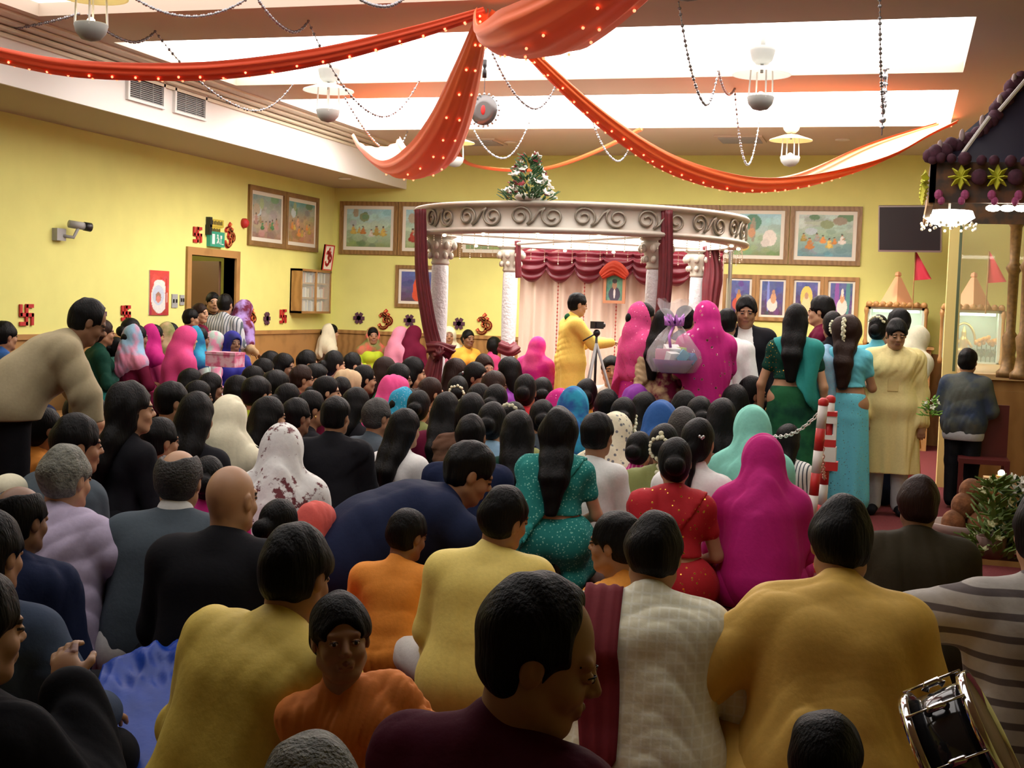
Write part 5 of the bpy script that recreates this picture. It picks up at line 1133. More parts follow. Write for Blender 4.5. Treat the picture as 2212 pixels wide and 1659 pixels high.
# -- the seated audience (crown of the head in the photo, distance from the viewer)
FS, FL_, FBR, FC, MSH, CH = 'fsit-bun-sari', 'fsit-long-tunic', 'fsit-braid-sari', 'fsit-curly-tunic', 'msit-short-shirt', 'msit-short-child'
R_ = [
 (585, 760, 14.2, MSH, 'man with short dark hair just below the coral headscarf', 'slate', 'black', {}),
 (614, 764, 14.0, FL_, 'young woman with centre-parted hair looking right, below the peach shawl', 'brown', 'black', dict(face=110)),
 (664, 758, 14.0, MSH, 'man in profile looking up, below the grey-green shawl', 'navy', 'black', dict(face=80)),
 (683, 786, 13.4, CH, 'child with dark fringe seated below the cream headscarf', 'brown', 'black', dict(face=90)),
 (652, 790, 12.8, 'msit-short-shirt', 'man with short brown hair in profile, red collar', 'maroon', 'black', dict(face=75, hair=HAIRN)),
 (722, 757, 13.6, FS, 'woman in lilac sari blouse looking right, lower left of the om sign', 'lilac', 'lilac', dict(face=65, skin=1)),
 (762, 762, 13.8, 'msit-crop-shirt', 'young man in a white skullcap band looking right', 'cream', 'grey', dict(face=70, skin=1)),
 (737, 815, 11.6, 'msit-crop-shirt', 'person with a dark navy cap and large earring', 'navy', 'navy', dict(face=50)),
 (786, 788, 12.4, FS, 'dark-haired woman in profile with hand raised to her chin', 'maroon', 'maroon', dict(face=70)),
 (832, 772, 12.8, FL_, 'woman with brown hair and fair face in profile under the lime scarf', 'green', 'maroon', dict(face=75, skin=1, hair=HAIRN)),
 (862, 786, 12.3, 'fsit-bob-tunic', 'woman with a glinting hair band in front of the rose shawl', 'maroon', 'maroon', dict(face=80)),
 (893, 772, 12.5, FL_, 'woman with long dark hair and lit forehead at the foot of the pillar drape', 'brown', 'black', dict(face=80)),
 (852, 812, 11.4, 'fsit-veil-tunic', 'woman in bright pink headscarf leaning right in mid crowd', 'magenta', 'pink', dict(veil='pink', face=60)),
 (930, 815, 11.2, 'fsit-bun-tunic', 'woman with brown hair in profile in front of the pillar foot', 'brown', 'sand', dict(hair=HAIRN, face=60)),
 (880, 838, 10.2, 'fsit-veilhalf-tunic', 'woman in turquoise headscarf slipping off dark hair', 'dkgreen', 'teal', dict(veil=('turq', 'dots', 'sky', 60), face=50)),
 (412, 797, 12.0, FL_, 'dark head directly below the pale mint tunic', 'black', 'black', {}),
 (455, 806, 11.6, 'fsit-bob-tunic', 'woman in profile with dark green shawl below the pink parcel', 'dkgreen', 'black', dict(face=75)),
 (428, 823, 10.6, 'fsit-bob-tunic', 'woman with brown-black hair and magenta top in profile', 'magenta', 'black', dict(face=75)),
 (514, 812, 11.2, 'fsit-bob-tunic', 'girl with bobbed black hair and pale cheek in profile', 'black', 'black', dict(face=85, skin=1)),
 (556, 813, 10.8, CH, 'boy in lime green top below the royal blue shawl', 'lime', 'lime', dict(face=50, skin=1)),
 (597, 800, 11.6, CH, 'dark-haired child in profile right of the lime green boy', 'black', 'black', dict(face=60)),
 (622, 828, 10.4, FS, 'woman in brown low-backed sari blouse with bare upper back', 'brown', 'maroon', dict(face=60, skin=1, extra=[earring()])),
 (570, 776, 13.0, 'msit-short-shirt', 'man with dark green shirt beside the seated boy', 'dkgreen', 'black', {}),
 (548, 790, 12.4, 'fsit-bun-tunic', 'dark-haired woman below the sand shawl', 'black', 'black', {}),
 (640, 862, 9.2, MSH, 'dark-haired man in plum jacket between the hijab and the black jacket', 'maroon', 'black', {}),
 (672, 846, 9.6, 'msit-short-shirt', 'person with rough black hair and small white earring', 'black', 'black', dict(extra=[earring()])),
 (705, 812, 11.2, 'fsit-bun-tunic', 'woman in plum left of the navy cap', 'maroon', 'black', {}),
 (770, 838, 9.8, FL_, 'woman with long straight black hair in mid crowd', 'black', 'black', {}),
 (815, 862, 9.2, MSH, 'man with greying hair right of the long straight hair', 'slate', 'black', dict(hair=HAIRS)),
 (752, 800, 11.9, 'fsit-veil-tunic', 'woman in small gold-brown scarf between two profiles', 'sand', 'sand', dict(veil='sand', face=80)),
 (985, 775, 12.6, FL_, 'woman with very long dark hair seated beside the front left pillar', 'brown', 'black', dict(hair=HAIRN, z0=STZ*0)),
 (1028, 782, 12.4, 'fsit-bun-sari', 'woman glancing sideways with a white hair flower, mid left of the stage', 'brown', 'brown', dict(face=110, extra=[gajra('clip')])),
 (1047, 766, 12.9, FL_, 'young woman with long dark red-tinted hair facing left of the viewer', 'maroon', 'maroon', dict(face=150, hair=HAIRN)),
 (1068, 802, 11.5, 'fsit-bob-tunic', 'woman with chestnut hair and coral blouse in profile', 'coral', 'coral', dict(face=60, hair=HAIRN)),
 (1100, 772, 12.5, FL_, 'dark-haired woman in purple facing left, next to the magenta shawl', 'purple', 'magenta', dict(face=-70)),
 (1136, 808, 11.0, FS, 'woman with a rounded bun in front of the magenta shawl', 'rose', 'red', dict(face=10)),
 (1172, 815, 11.0, FS, 'second bun-haired woman in front of the magenta shawl', 'maroon', 'purple', dict(face=0)),
 (990, 812, 11.2, 'fsit-bun-sari', 'woman with a ring of white flowers round her bun', 'black', 'black', dict(face=5, extra=[gajra('ring')])),
 (1036, 828, 10.4, FS, 'dark bun-haired woman right of the white flower ring', 'brown', 'gold', {}),
 (965, 848, 9.6, FL_, 'dark-haired woman with long loose hair left of mid crowd', 'maroon', 'black', {}),
 (1020, 850, 9.4, 'fsit-bob-sari', 'woman with long drop earring right of the loose hair', 'green', 'brown', dict(extra=[earring()])),
 (906, 843, 9.8, 'fsit-bun-sari', 'woman in low-backed gold blouse next to the turquoise headscarf', 'sand', 'olive', dict(skin=1)),
 (1072, 830, 10.0, 'fsit-bun-sari', 'woman in red and gold blouse near the coral profile', 'coral', 'gold', dict(skin=1)),
 (875, 884, 8.4, FL_, 'girl with long dark ponytail and a white bow collar', 'white', 'black', {}),
 (1018, 896, 8.3, 'msit-crop-shirt', 'person with close-cropped dark hair just above the bending man in navy', 'navy', 'black', {}),
 (1065, 868, 8.8, 'fsit-bun-sari', 'woman in blue and green sequinned blouse right of the cropped head', ('blue', 'sequin', 'mint', 60), 'sky', {}),
 (1120, 888, 8.4, FL_, 'long-haired woman in dark green with a bare shoulder', 'dkgreen', 'dkgreen', dict(skin=1)),
 (1110, 868, 9.2, 'fsit-bun-sari', 'woman with beaded hair ornament above the bare shoulder', 'olive', 'navy', dict(extra=[gajra('arc')])),
 (1172, 863, 9.3, 'fsit-bun-sari', 'woman with low-backed blouse left of the long curly hair', 'slate', 'slate', dict(skin=1)),
 (1240, 838, 9.9, 'fsit-veil-tunic', 'woman in bright turquoise headscarf below the videographer', 'blue', 'blue', dict(veil=('turq', 'mottle', 'blue', 8), face=5)),
 (1212, 842, 10.6, 'fsit-veil-tunic', 'woman in bright purple-pink shawl left of the turquoise headscarf', 'magenta', 'purple', dict(veil=('magenta', 'sequin', 'rose', 50), face=20)),
 (1268, 818, 10.9, 'fsit-bun-tunic', 'woman with dark hair in front of the tripod', 'gold', 'brown', {}),
 (1312, 843, 10.0, MSH, 'man with short dark hair right of the tripod', 'brown', 'black', {}),
 (1372, 832, 10.2, 'fsit-veilhalf-tunic', 'woman with plum headscarf below the standing pink sari', 'maroon', 'maroon', dict(veil='purple')),
 (1348, 858, 9.5, 'fsit-bun-sari', 'woman in lime green blouse with white flowers in her hair', 'lime', 'lime', dict(skin=1, extra=[gajra('side')])),
 (1392, 848, 9.7, FL_, 'dark-haired woman left of the royal blue headscarf', 'maroon', 'aqua', {}),
 (1430, 868, 9.1, 'fsit-veil-tunic', 'woman in deep blue headscarf below the gift basket', 'blue', 'navy', dict(veil='blue', face=8)),
 (1478, 846, 9.6, MSH, 'child-like short-haired head below the gift basket', 'sand', 'black', {}),
 (1512, 856, 9.5, FS, 'woman with glinting hairpin left of the magenta standing sari', 'maroon', 'olive', dict(extra=[gajra('clip')])),
 (1475, 880, 8.9, 'msit-crop-shirt', 'man with thin brown-grey hair in mid right crowd', 'brown', 'black', dict(hair=HAIRS)),
 (1588, 832, 10.2, FL_, 'long-haired woman seated below the man in the suit', 'dkgreen', 'black', {}),
 (1625, 812, 10.4, 'fsit-bun-sari', 'girl in orange and gold facing right near the chain barrier', 'gold', 'coral', dict(face=70, extra=[gajra('clip')])),
 (1560, 862, 9.3, FL_, 'long-haired woman between the crop-haired man and the mint veil', 'sand', 'brown', {}),
 (1704, 917, 9.3, FL_, 'girl with dark hair and white striped sleeve beside the barrier post', ('white', 'stripeX', 'slate', 12), 'slate', dict(face=20)),
]
for px, py, d, kd, lb, tp, lw, kw in R_: crowd(px, py, d, kd, lb, top=tp, low=lw, **kw)

# -- left middle block
crowd(186, 848, 8.3, 'msit-short-child', 'boy in profile with a pale pink scarf in front of the bending man', top='rose', low='black', face=80, skin=1)
crowd(286, 830, 7.3, 'fkneel-curly-tunic', 'woman with a huge mass of black hair and black coat, pale face in profile', top='black', low='black', face=55, hy=.45, skin=1)
crowd(371, 826, 7.9, 'mkneel-short-shirt', 'young man in profile with green jacket beside the mass of black hair', top='dkgreen', low='black', face=70, skin=0)
crowd(345, 905, 7.7, 'msit-short-shirt', 'person with red shoulder below the young man in profile', top='red', low='black', face=60)
crowd(425, 848, 7.7, 'fsit-long-tunic', 'woman with long black hair and black coat left of the white hijab', top='black', low='black', face=30)
crowd(495, 857, 8.2, 'fsit-veilshort-tunic', 'woman in plain cream-white hijab and black top', top='black', low='black', veil='cream', face=20)
crowd(580, 858, 8.2, 'fsit-long-tunic', 'dark-haired woman in red turning right beside the white hijab', top='red', low='red', face=60, skin=1)
crowd(727, 858, 7.9, 'mkneel-short-jacket', 'man in black jacket with short black hair seen from behind in mid crowd', top='black', low='black', face=12, hy=.3, skin=0)
crowd(612, 918, 7.0, 'fsit-veil-tunic', 'woman in long white veil printed with dark red flowers', top='white', low='white', veil=('white', 'patch', (.14, .03, .035), 13), face=10)
crowd(450, 985, 6.3, 'fsit-bun-tunic', 'woman in magenta between the two balding men', top='magenta', low='magenta', face=10)
crowd(604, 1078, 5.5, 'fsit-bun-tunic', 'person with smooth black hair and salmon pink shawl, bowing low', top='coral', low='coral', face=40)
crowd(684, 1086, 5.75, 'fsit-veil-tunic', 'person bowed under a salmon pink shawl left of the man in navy', top='coral', low='coral', veil='coral', face=40)
crowd(95, 880, 7.4, 'fsit-bun-tunic', 'woman in orange and red seated behind the bending man\'s arms', top='orange', low='red', face=70)
# -- right middle block
crowd(1210, 884, 7.75, 'fkneel-curly-sari', 'woman in teal sari with long wavy black hair reaching her waist', top=('teal', 'dots', 'mint', 60), low=('teal', 'dots', 'mint', 60), face=8, skin=1, s=1.0)
crowd(1292, 892, 7.9, 'mkneel-short-child', 'child with tousled hair, lime green collar and white shirt', top='white', low='lime', face=25)
crowd(1332, 893, 8.5, 'fsit-veil-tunic', 'woman in cream headscarf with small dark flowers', top='black', low='black', veil=('cream', 'dots', 'grey', 26), face=20)
crowd(1382, 932, 8.2, 'fsit-bun-tunic', 'woman in striped magenta shawl right of the flowered headscarf', top=('magenta', 'stripeX', 'rose', 12), low='magenta', face=20)
crowd(1436, 915, 8.0, 'fsit-bun-sari', 'woman in olive green sari with bunches of cream flowers in her hair', top='olive', low='olive', face=10, extra=[gajra('ring'), gajra('drop')])
crowd(1510, 903, 7.9, 'fsit-braid-tunic', 'girl in white blouse with a long dark braid and silver hair clip', top='white', low='white', face=20, extra=[gajra('clip')])
crowd(1626, 879, 8.3, 'fsit-veil-tunic', 'woman in pale mint green veil in front of the barrier chain', top='mint', low='blue', veil='mint', face=-8)
crowd(1460, 945, 7.2, 'fsit-bun-sari', 'woman in sequinned red sari with a low thick hair roll', top=('red', 'sequin', 'gold', 34), low=('red', 'sequin', 'gold', 34), face=0)
crowd(1650, 941, 7.6, 'fsit-veil-tunic', 'woman wrapped in a plain magenta veil beside the barrier post', top='magenta', low='magenta', veil='magenta', face=-5)

# ---------------------------------------------------------------- nearer figures, each modelled on its own
def figure(px, py, d, label, parts, face, skin=0, h=.006, hairtop=.126, smax=1.15, z0=0., near=False, **sk):
    FIXED.append(at(px, py, d=d)[:2]); J = skeleton(**sk); out = []
    V, F = polygonize(skin_prims(J, .7), h); out.append(('person', fast_mesh('body', V, F, [SKIN[0], LIPS, DARKF], None if near else face_slots(J, V, F))))
    cols = {}
    for nm, fn, m_, hx in parts:
        pr = fn(J); V, F = polygonize(pr, hx); out.append((nm, fast_mesh(nm, V, F, [m_]))); cols[nm] = m_
    o = place(px, py, d, J, out, label, face, skin, cols, 'people in the nearest rows' if d < 7 else None, z0=z0, smax=smax, hairtop=hairtop)
    return o, J
def eyes(o, J):
    c, R, s = J['head'], J['Rh'], J['hs']; W = lambda *p: c+R@(A(*p)*s)
    V, F = polygonize(lips_prims(J), .0018); q = link(bpy.data.objects.new('lips', fast_mesh('lips', V, F, [LIPS]))); q.parent = o
    for x in (-.031, .031):
        k = MB(); k.ball((0, 0, 0), (.0122*s, .0142*s, .0068*s), 16, 12); e = put('eye', [c+R@(A(x, .0795, .004)*s+np.array(v)) for v in k.v], k.f, EYEW, o, True)
        k = MB(); k.ball((0, 0, 0), (.0058*s, .004*s, .0062*s), 12, 8); put('iris', [c+R@(A(x, .0795+.0112, .004)*s+np.array(v)) for v in k.v], k.f, EYED, e, True)
        yb_ = lambda q: .0845-9*q*q
        k = MB(); k.tube([W(x+(t-.5)*.034, yb_(x+(t-.5)*.034), .0275-.014*(t-.5)**2*4*.6) for t in [i/8 for i in range(9)]], [.0012*s+.0026*s*math.sin(math.pi*(i+.5)/9.) for i in range(9)], 6); k.build('eyebrow', HAIRB, o, True)
        k = MB(); k.tube([W(x+u*.0125, .0795+.0142*math.sqrt(1-min(.97, u*u)), .004+.0072*math.sqrt(1-min(.97, u*u))) for u in [-1+i/4 for i in range(9)]], .0012*s, 5); k.build('eyelash', HAIRB, o, True)
hr = lambda st: (lambda J: hair_prims(J, st))
# bending man at the far left
figure(188, 648, 7.3, 'man in beige fleece jacket bending forward beside the left wall', [('hair', hr('recede'), HAIRB, .006), ('jacket', lambda J: jacket_prims(J, 4, .035, amp=.004, freq=12, drop=.02), cloth(COL['beige'], sheen=.4), .009), ('trousers', lambda J: trouser_prims(J, 4), cl('black'), .011)], 80, 2,
       pose='stand', lean=.72, hp=-.25, bulk=1.12, arms=((( -.24, .42, .98), (-.22, .44, .74)), ((.24, .36, 1.0), (.22, .40, .76))), h=.008)
# man in navy crouching forward
figure(1012, 958, 6.2, 'man in dark navy jumper crouching and leaning far forward to the right', [('hair', hr('short'), HAIRB, .006), ('jumper', lambda J: jacket_prims(J, 6, .03, amp=.003, freq=10), cl('navy'), .009), ('trousers', lambda J: trouser_prims(J, 4), cl('black'), .011)], 72, 0,
       pose='kneel', lean=1.0, hp=-.1, bulk=1.25, hy=.1, arms=(((-.22, .42, .45), (-.15, .55, .25)), ((.24, .40, .45), (.18, .55, .25))), h=.008, smax=1.35)
CRM = cloth((.74, .70, .52), 'check', (.80, .78, .64), 11.)
YK = cloth((.74, .54, .10), rough=.6); YK2 = cloth((.74, .46, .10), rough=.6); YK3 = cloth((.80, .62, .16), rough=.6)
kp = lambda sd, inf=.024, amp=.006, fr=11, **k: (lambda J: kurta_prims(J, sd, inf, amp=amp*1.0, freq=fr*1.3, **k))
# yellow kurta, left foreground
o, J = figure(640, 1140, 3.75, 'broad man in yellow kurta, back to us, with the small child beside him', [('hair', hr('short'), HAIRB, .005), ('kurta', kp(11, .03, .006, 9), YK, .007), ('trousers', lambda J: trouser_prims(J, 4), cl('cream'), .011)], 36, 0,
       pose='sit', lean=.24, side=.10, bulk=1.14, hy=.02, hp=-.2, arms=('lap', ((.31, .16, .25), (.22, .36, .16))), h=.006)
# child facing the viewer
oc, Jc = figure(738, 1286, 3.45, 'small child in orange kurta facing us beside the broad man in yellow', [('hair', hr('short'), HAIRB, .004), ('kurta', kp(12, .02, .005, 20), cloth((.78, .24, .05)), .006), ('trousers', lambda J: trouser_prims(J, 4), cl('yellow'), .009)], 172, 0,
       pose='kneel', hs=1.25, bulk=1.05, side=.22, arms=(((-.30, .05, .47), (-.16, .22, .34)), ((.22, .1, .45), (.16, .26, .40))), h=.004, hp=.06, hr=.06, smax=.86, near=True)
eyes(oc, Jc)
e_, w_ = Jc['arms'][1][1], Jc['arms'][1][2]; k = MB(); dd = (w_-e_)/np.linalg.norm(w_-e_); u_ = np.cross(dd, A(0, 0, 1)); u_ /= np.linalg.norm(u_); v_ = np.cross(u_, dd)
k.tube([w_-dd*.005+.036*(u_*math.cos(a)+v_*math.sin(a)) for a in [i*math.pi/12 for i in range(25)]], .003, 6, False); k.build('bangle', SILV, oc, True)
# orange boy and yellow-kurta man in the middle
figure(882, 1103, 5.6, 'boy in plain orange kurta seated with his back to us, head bowed right', [('hair', hr('short'), HAIRB, .006), ('kurta', kp(13, .02, .008, 14), cloth((.78, .28, .04)), .007), ('trousers', lambda J: trouser_prims(J, 4), cl('maroon'), .011)], 12, 2, pose='sit', lean=.15, hy=.6, hp=-.2, hs=1.12, bulk=.95, h=.007)
o, J = figure(1092, 1055, 5.2, 'man in bright yellow kurta with gold-edged collar, head tilted right, centre', [('hair', hr('short'), HAIRB, .006), ('kurta', kp(14, .024, .006, 9), YK3, .007), ('trousers', lambda J: trouser_prims(J, 4), cl('white'), .011)], 10, 0, pose='sit', lean=.2, hy=.65, hr=.12, hp=-.1, bulk=1.12, h=.006)
k = MB(); nk = J['neck']; Rn = J['R']; k.tube([nk+Rn@A(.063*math.cos(a), -.008+.063*math.sin(a), .004) for a in [math.pi*(1+i/14) for i in range(15)]], .006, 6); k.build('collar_trim', GOLD, o, True)
figure(1333, 1108, 5.1, 'boy in orange kurta looking left, mostly behind the man in cream', [('hair', hr('short'), HAIRB, .006), ('kurta', kp(15, .02, .006, 14), cloth((.8, .32, .05)), .007), ('trousers', lambda J: trouser_prims(J, 4), cl('maroon'), .011)], -50, 0, pose='sit', lean=.12, hy=-.3, hs=1.1, bulk=.95, h=.006)
# cream shirt with maroon scarf
o, J = figure(1417, 1113, 4.35, 'man in cream woven kurta with a maroon scarf over his left shoulder, back to us', [('hair', hr('short'), HAIRB, .005), ('kurta', kp(16, .028, .006, 10), CRM, .006), ('trousers', lambda J: trouser_prims(J, 7), cl('ltgrey'), .010)], 4, 0, pose='sit', lean=.2, hy=.12, hp=-.22, bulk=1.18, h=.006, arms=('lap', ((.30, .10, .28), (.26, .3, .18))))
S0 = J['shL']; KP = kurta_prims(J, 16, .028, amp=.006, freq=13); xs = S0[0]+.045
def outer(x, z, y0=0., sg=-1):
    ys = np.linspace(0, .4, 160)*sg+y0; dd_ = sdf(np.stack([np.full(160, x), ys, np.full(160, z)], 1).astype(np.float32), KP); i_ = np.argmax((dd_ > 0) & (np.arange(160) > 4)); return ys[i_]
zs_ = [S0[2]-.02-.045*i for i in range(9)]; yt = S0[1]; topz = S0[2]+.09
pts = [A(xs, outer(xs, S0[2]-.10, yt, 1)+.010, S0[2]-.10), A(xs, outer(xs, S0[2]-.0, yt, 1)+.018, S0[2]), A(xs, yt+.02, S0[2]+.112), A(xs, yt-.05, S0[2]+.100)]+[A(xs+.004*i, outer(xs, z, yt-.03)-(.030 if i < 2 else .017), z) for i, z in enumerate(zs_)]
P_ = smoothp(pts, 30); V = []; n_ = 12
for i, p in enumerate(P_):
    wd = (.045, .055, .05)[0]+.018*math.sin(math.pi*i/29)-(.03 if i > 26 else 0)*(i-26)/3
    t_ = P_[min(i+1, 29)]-P_[max(i-1, 0)]; t_ /= np.linalg.norm(t_); nn = np.cross(A(1, 0, 0), t_)
    for q in range(2*n_):
        a_ = (q % n_)/(n_-1)*2-1; a_ = a_ if q < n_ else -a_; V.append(p+A(1, 0, 0)*wd*a_+nn*(.004*math.sin(a_*9)+(.005 if q < n_ else -.005)))
F_ = [(i*2*n_+q, i*2*n_+(q+1) % (2*n_), (i+1)*2*n_+(q+1) % (2*n_), (i+1)*2*n_+q) for i in range(29) for q in range(2*n_)]+[tuple(range(2*n_))[::-1], tuple(29*2*n_+q for q in range(2*n_))]
put('scarf', V, F_, cloth((.16, .012, .02)), o, True)
# maroon shirt in profile, nearest
o, J = figure(1170, 1253, 2.38, 'man in dark maroon shirt in profile looking right, nearest to the viewer', [('hair', hr('recede'), HAIRB, .0035), ('shirt', kp(17, .026, .004, 10), cloth((.075, .006, .022)), .005), ('trousers', lambda J: trouser_prims(J, 7), cl('black'), .012)], 30, 0, pose='kneel', lean=.12, hy=1.12, hp=-.25, bulk=1.0, hs=1.12, h=.0036, smax=1.0, near=True)
eyes(o, J)
# yellow kurta, right foreground
o, J = figure(1822, 1078, 4.25, 'broad man in mustard yellow kurta with elbow out, back to us at right', [('hair', hr('short'), HAIRB, .005), ('kurta', kp(18, .032, .006, 8), YK2, .007), ('trousers', lambda J: trouser_prims(J, 9, .03), cl('cream'), .009)], 0, 0, pose='sit', lean=.2, hp=-.25, bulk=1.14, h=.006, arms=(((-.38, .0, .34), (-.34, .22, .26)), ((.26, .08, .27), (.27, .28, .2))),
              legs=[A(-.09, .02, .11), A(-.36, .20, .26), A(-.20, .02, .07), A(-.3, -.02, .05), A(.09, .02, .11), A(.36, .22, .16), A(.02, .34, .07), A(-.1, .34, .05)])
k_ = [('c', A(-.34, -.02, .05), A(-.12, -.14, .06), .05, .09, .04), ('c', A(-.30, .12, .2), A(-.18, -.12, .07), .07, .06, .05), folds(.008, 14, 5), FLOORCUT]; V, F = polygonize(k_, .007); q = link(bpy.data.objects.new('kurta_tail', fast_mesh('kurta_tail', V, F, [YK2]))); q.parent = o
# dark figure beyond him
figure(1987, 1030, 5.9, 'man in dark brown jumper with dark hair at right, back to us', [('hair', hr('short'), HAIRN, .006), ('jumper', lambda J: jacket_prims(J, 20, .03, amp=.003), cloth((.035, .028, .016)), .009), ('trousers', lambda J: trouser_prims(J, 7), cl('black'), .012)], -5, 2, pose='sit', lean=.15, bulk=1.2, h=.008)
# heads cut by the lower edge
figure(1787, 1540, 2.9, 'dark-haired child\'s head at the lower edge below the mustard kurta', [('hair', hr('short'), HAIRB, .005), ('shirt', kp(21), cl('black'), .009), ('trousers', lambda J: trouser_prims(J, 7), cl('black'), .012)], 0, 2, pose='sit', hs=1.15, h=.007)
figure(672, 1596, 2.2, 'thinning grey-haired head at the lower edge below the yellow kurta', [('hair', hr('recede'), HAIRG, .005), ('shirt', kp(22), cl('slate'), .009), ('trousers', lambda J: trouser_prims(J, 7), cl('black'), .012)], 0, 1, pose='sit', h=.007)
# the men at lower left
figure(142, 965, 5.5, 'grey-haired man in pale lavender shirt leaning on his arm, lower left', [('hair', hr('short'), HAIRG, .006), ('shirt', kp(23, .03, .008, 9), cloth((.42, .36, .50)), .007), ('trousers', lambda J: trouser_prims(J, 7), cl('black'), .012)], 28, 1, pose='sit', lean=.3, hy=.3, bulk=1.15, h=.006, arms=('lap', ((.40, .12, .36), (.36, .36, .30))))
figure(165, 898, 6.3, 'man with dark hair and dark suit, face in orange light, behind the grey-haired man', [('hair', hr('short'), HAIRB, .006), ('jacket', lambda J: jacket_prims(J, 24, .03), cl('slate'), .009), ('trousers', lambda J: trouser_prims(J, 7), cl('black'), .012)], 60, 0, pose='sit', lean=.2, hy=.3, bulk=1.1, h=.007)
figure(388, 974, 5.5, 'man with a bald crown, white collar and dark navy jumper', [('hair', hr('fringe'), HAIRS, .006), ('jumper', lambda J: jacket_prims(J, 25, .034, sleeve=.3, amp=.003), cl('slate'), .008), ('shirt', lambda J: kurta_prims(J, 26, .010, amp=.002, freq=12), cl('white'), .008), ('collar', lambda J: [('c', J['neck']-J['R']@A(0, .006, .045), J['neck']+J['R']@A(0, -.012, .022), .088, .070, .01), ('-e', J['neck']+J['R']@A(0, .04, .06), (.055, .05, .055), None, .01)], cl('white'), .005), ('trousers', lambda J: trouser_prims(J, 7), cl('black'), .012)], 14, 1, pose='sit', lean=.2, hy=.1, bulk=1.2, h=.006, hairtop=.118)
figure(501, 1007, 5.0, 'completely bald man in black jacket, lower left', [('jacket', lambda J: jacket_prims(J, 27, .03, amp=.003), cl('black'), .008), ('trousers', lambda J: trouser_prims(J, 7), cl('black'), .012)], 22, 1, pose='sit', lean=.15, hy=.3, bulk=1.05, h=.006, hairtop=.118)
figure(42, 1052, 4.7, 'balding man in navy jacket at the left edge', [('hair', hr('fringe'), HAIRB, .006), ('jacket', lambda J: jacket_prims(J, 28, .03, amp=.004), cl('navy'), .008), ('trousers', lambda J: trouser_prims(J, 7), cl('black'), .012)], 35, 2, pose='sit', lean=.2, hy=.2, bulk=1.2, h=.006, hairtop=.118)
figure(-22, 1108, 4.0, 'man in blue-grey jumper cut by the left edge, in front of the balding man', [('hair', hr('short'), HAIRB, .006), ('jumper', lambda J: jacket_prims(J, 29, .03, amp=.006, freq=12), cloth((.045, .065, .11)), .008), ('trousers', lambda J: trouser_prims(J, 7), cl('black'), .012)], 30, 0, pose='sit', lean=.2, hy=.2, bulk=1.1, h=.006, arms=('lap', ((.33, .06, .3), (.3, .26, .24))))
figure(-60, 1236, 3.0, 'person in black with hand raised at the lower left edge, pale yellow knee', [('hair', hr('short'), HAIRB, .006), ('jacket', lambda J: jacket_prims(J, 30, .035, amp=.004), cl('black'), .008), ('trousers', lambda J: trouser_prims(J, 7, .03), cloth((.55, .50, .28)), .009)], 45, 1, pose='sit', lean=.2, hy=.4, bulk=1.15, h=.006, arms=('lap', ((.30, .18, .36), (.13, .30, .56))))
figure(20, 1028, 6.2, 'person with a cream yellow cloth cap behind the balding man', [('cap', lambda J: [('e', J['head']+A(0, -.01, .05), (.10, .12, .09), None, .02), clipz(J['head'][2]+.02)], cl('cream'), .008), ('shirt', kp(31), cl('lime'), .010), ('trousers', lambda J: trouser_prims(J, 7), cl('black'), .012)], 30, 1, pose='sit', h=.008)
# person in a striped top at the right edge, reaching left
STP = cloth((.40, .37, .34), 'stripeZ', (.10, .08, .08), 5.2)
figure(2262, 1060, 4.4, 'person in pale grey striped top leaning back on one arm at the right edge', [('hair', hr('short'), HAIRB, .006), ('top', lambda J: jacket_prims(J, 33, .026, amp=.004), STP, .007), ('trousers', lambda J: trouser_prims(J, 7), cl('slate'), .010)], -10, 1, pose='sit', lean=-.05, bulk=1.05, h=.006, arms=(((-.40, .02, .44), (-.58, .10, .36)), 'lap'),
       legs=[A(-.09, .02, .11), A(-.42, .30, .14), A(-.62, .10, .07), A(-.7, .05, .05), A(.09, .02, .11), A(.3, .3, .16), A(.02, .38, .07), A(-.1, .36, .05)])

# ---------------------------------------------------------------- standing people and those on the stage
SG = 'people standing before the canopy'
figure(1248, 634, 12.6, 'boy videographer in yellow kurta with a dark scarf, standing in profile under the canopy', [('hair', hr('short'), HAIRB, .007), ('kurta', kp(40, .02, .006, 12, hem=1.3), cloth((.85, .60, .12)), .008), ('trousers', lambda J: trouser_prims(J, 7), cl('cream'), .010),
       ('scarf', lambda J: [('c', J['neck']+A(-.10, .0, -.03), J['neck']+A(0, -.06, .0), .03, .035, .03), ('c', J['neck']+A(.10, 0, -.03), J['neck']+A(0, -.06, 0), .03, .035, .03), ('c', J['neck']+A(.09, .03, -.03), J['chest']+A(.07, .13, -.02), .035, .03, .03), folds(.003, 30)], cl('green'), .008)], 72, 1,
       pose='stand', hp=-.15, arms=(((-.2, .2, 1.12), (-.1, .42, 1.14)), ((.22, .18, 1.12), (.12, .42, 1.14))), h=.008, z0=STZ)
o, J = figure(1392, 654, 10.9, 'woman in pink sari with silver-edged veil standing in profile left of the gift basket', [('hair', hr('bun'), HAIRB, .007), ('veil', lambda J: veil_prims(J, 5, half=True, length=.6), cl(('pink', 'sequin', 'rose', 45)), .009), ('blouse', lambda J: blouse_prims(J, 2, False), cl('rose'), .009), ('pallu', lambda J: pallu_prims(J), cl('pink'), .009), ('skirt', lambda J: skirt_prims(J, spread=.85), cl(('magenta', 'sequin', 'gold', 40)), .010)], 60, 2, pose='stand', fem=True, hy=.1, arms=('down', 'down'), h=.008)
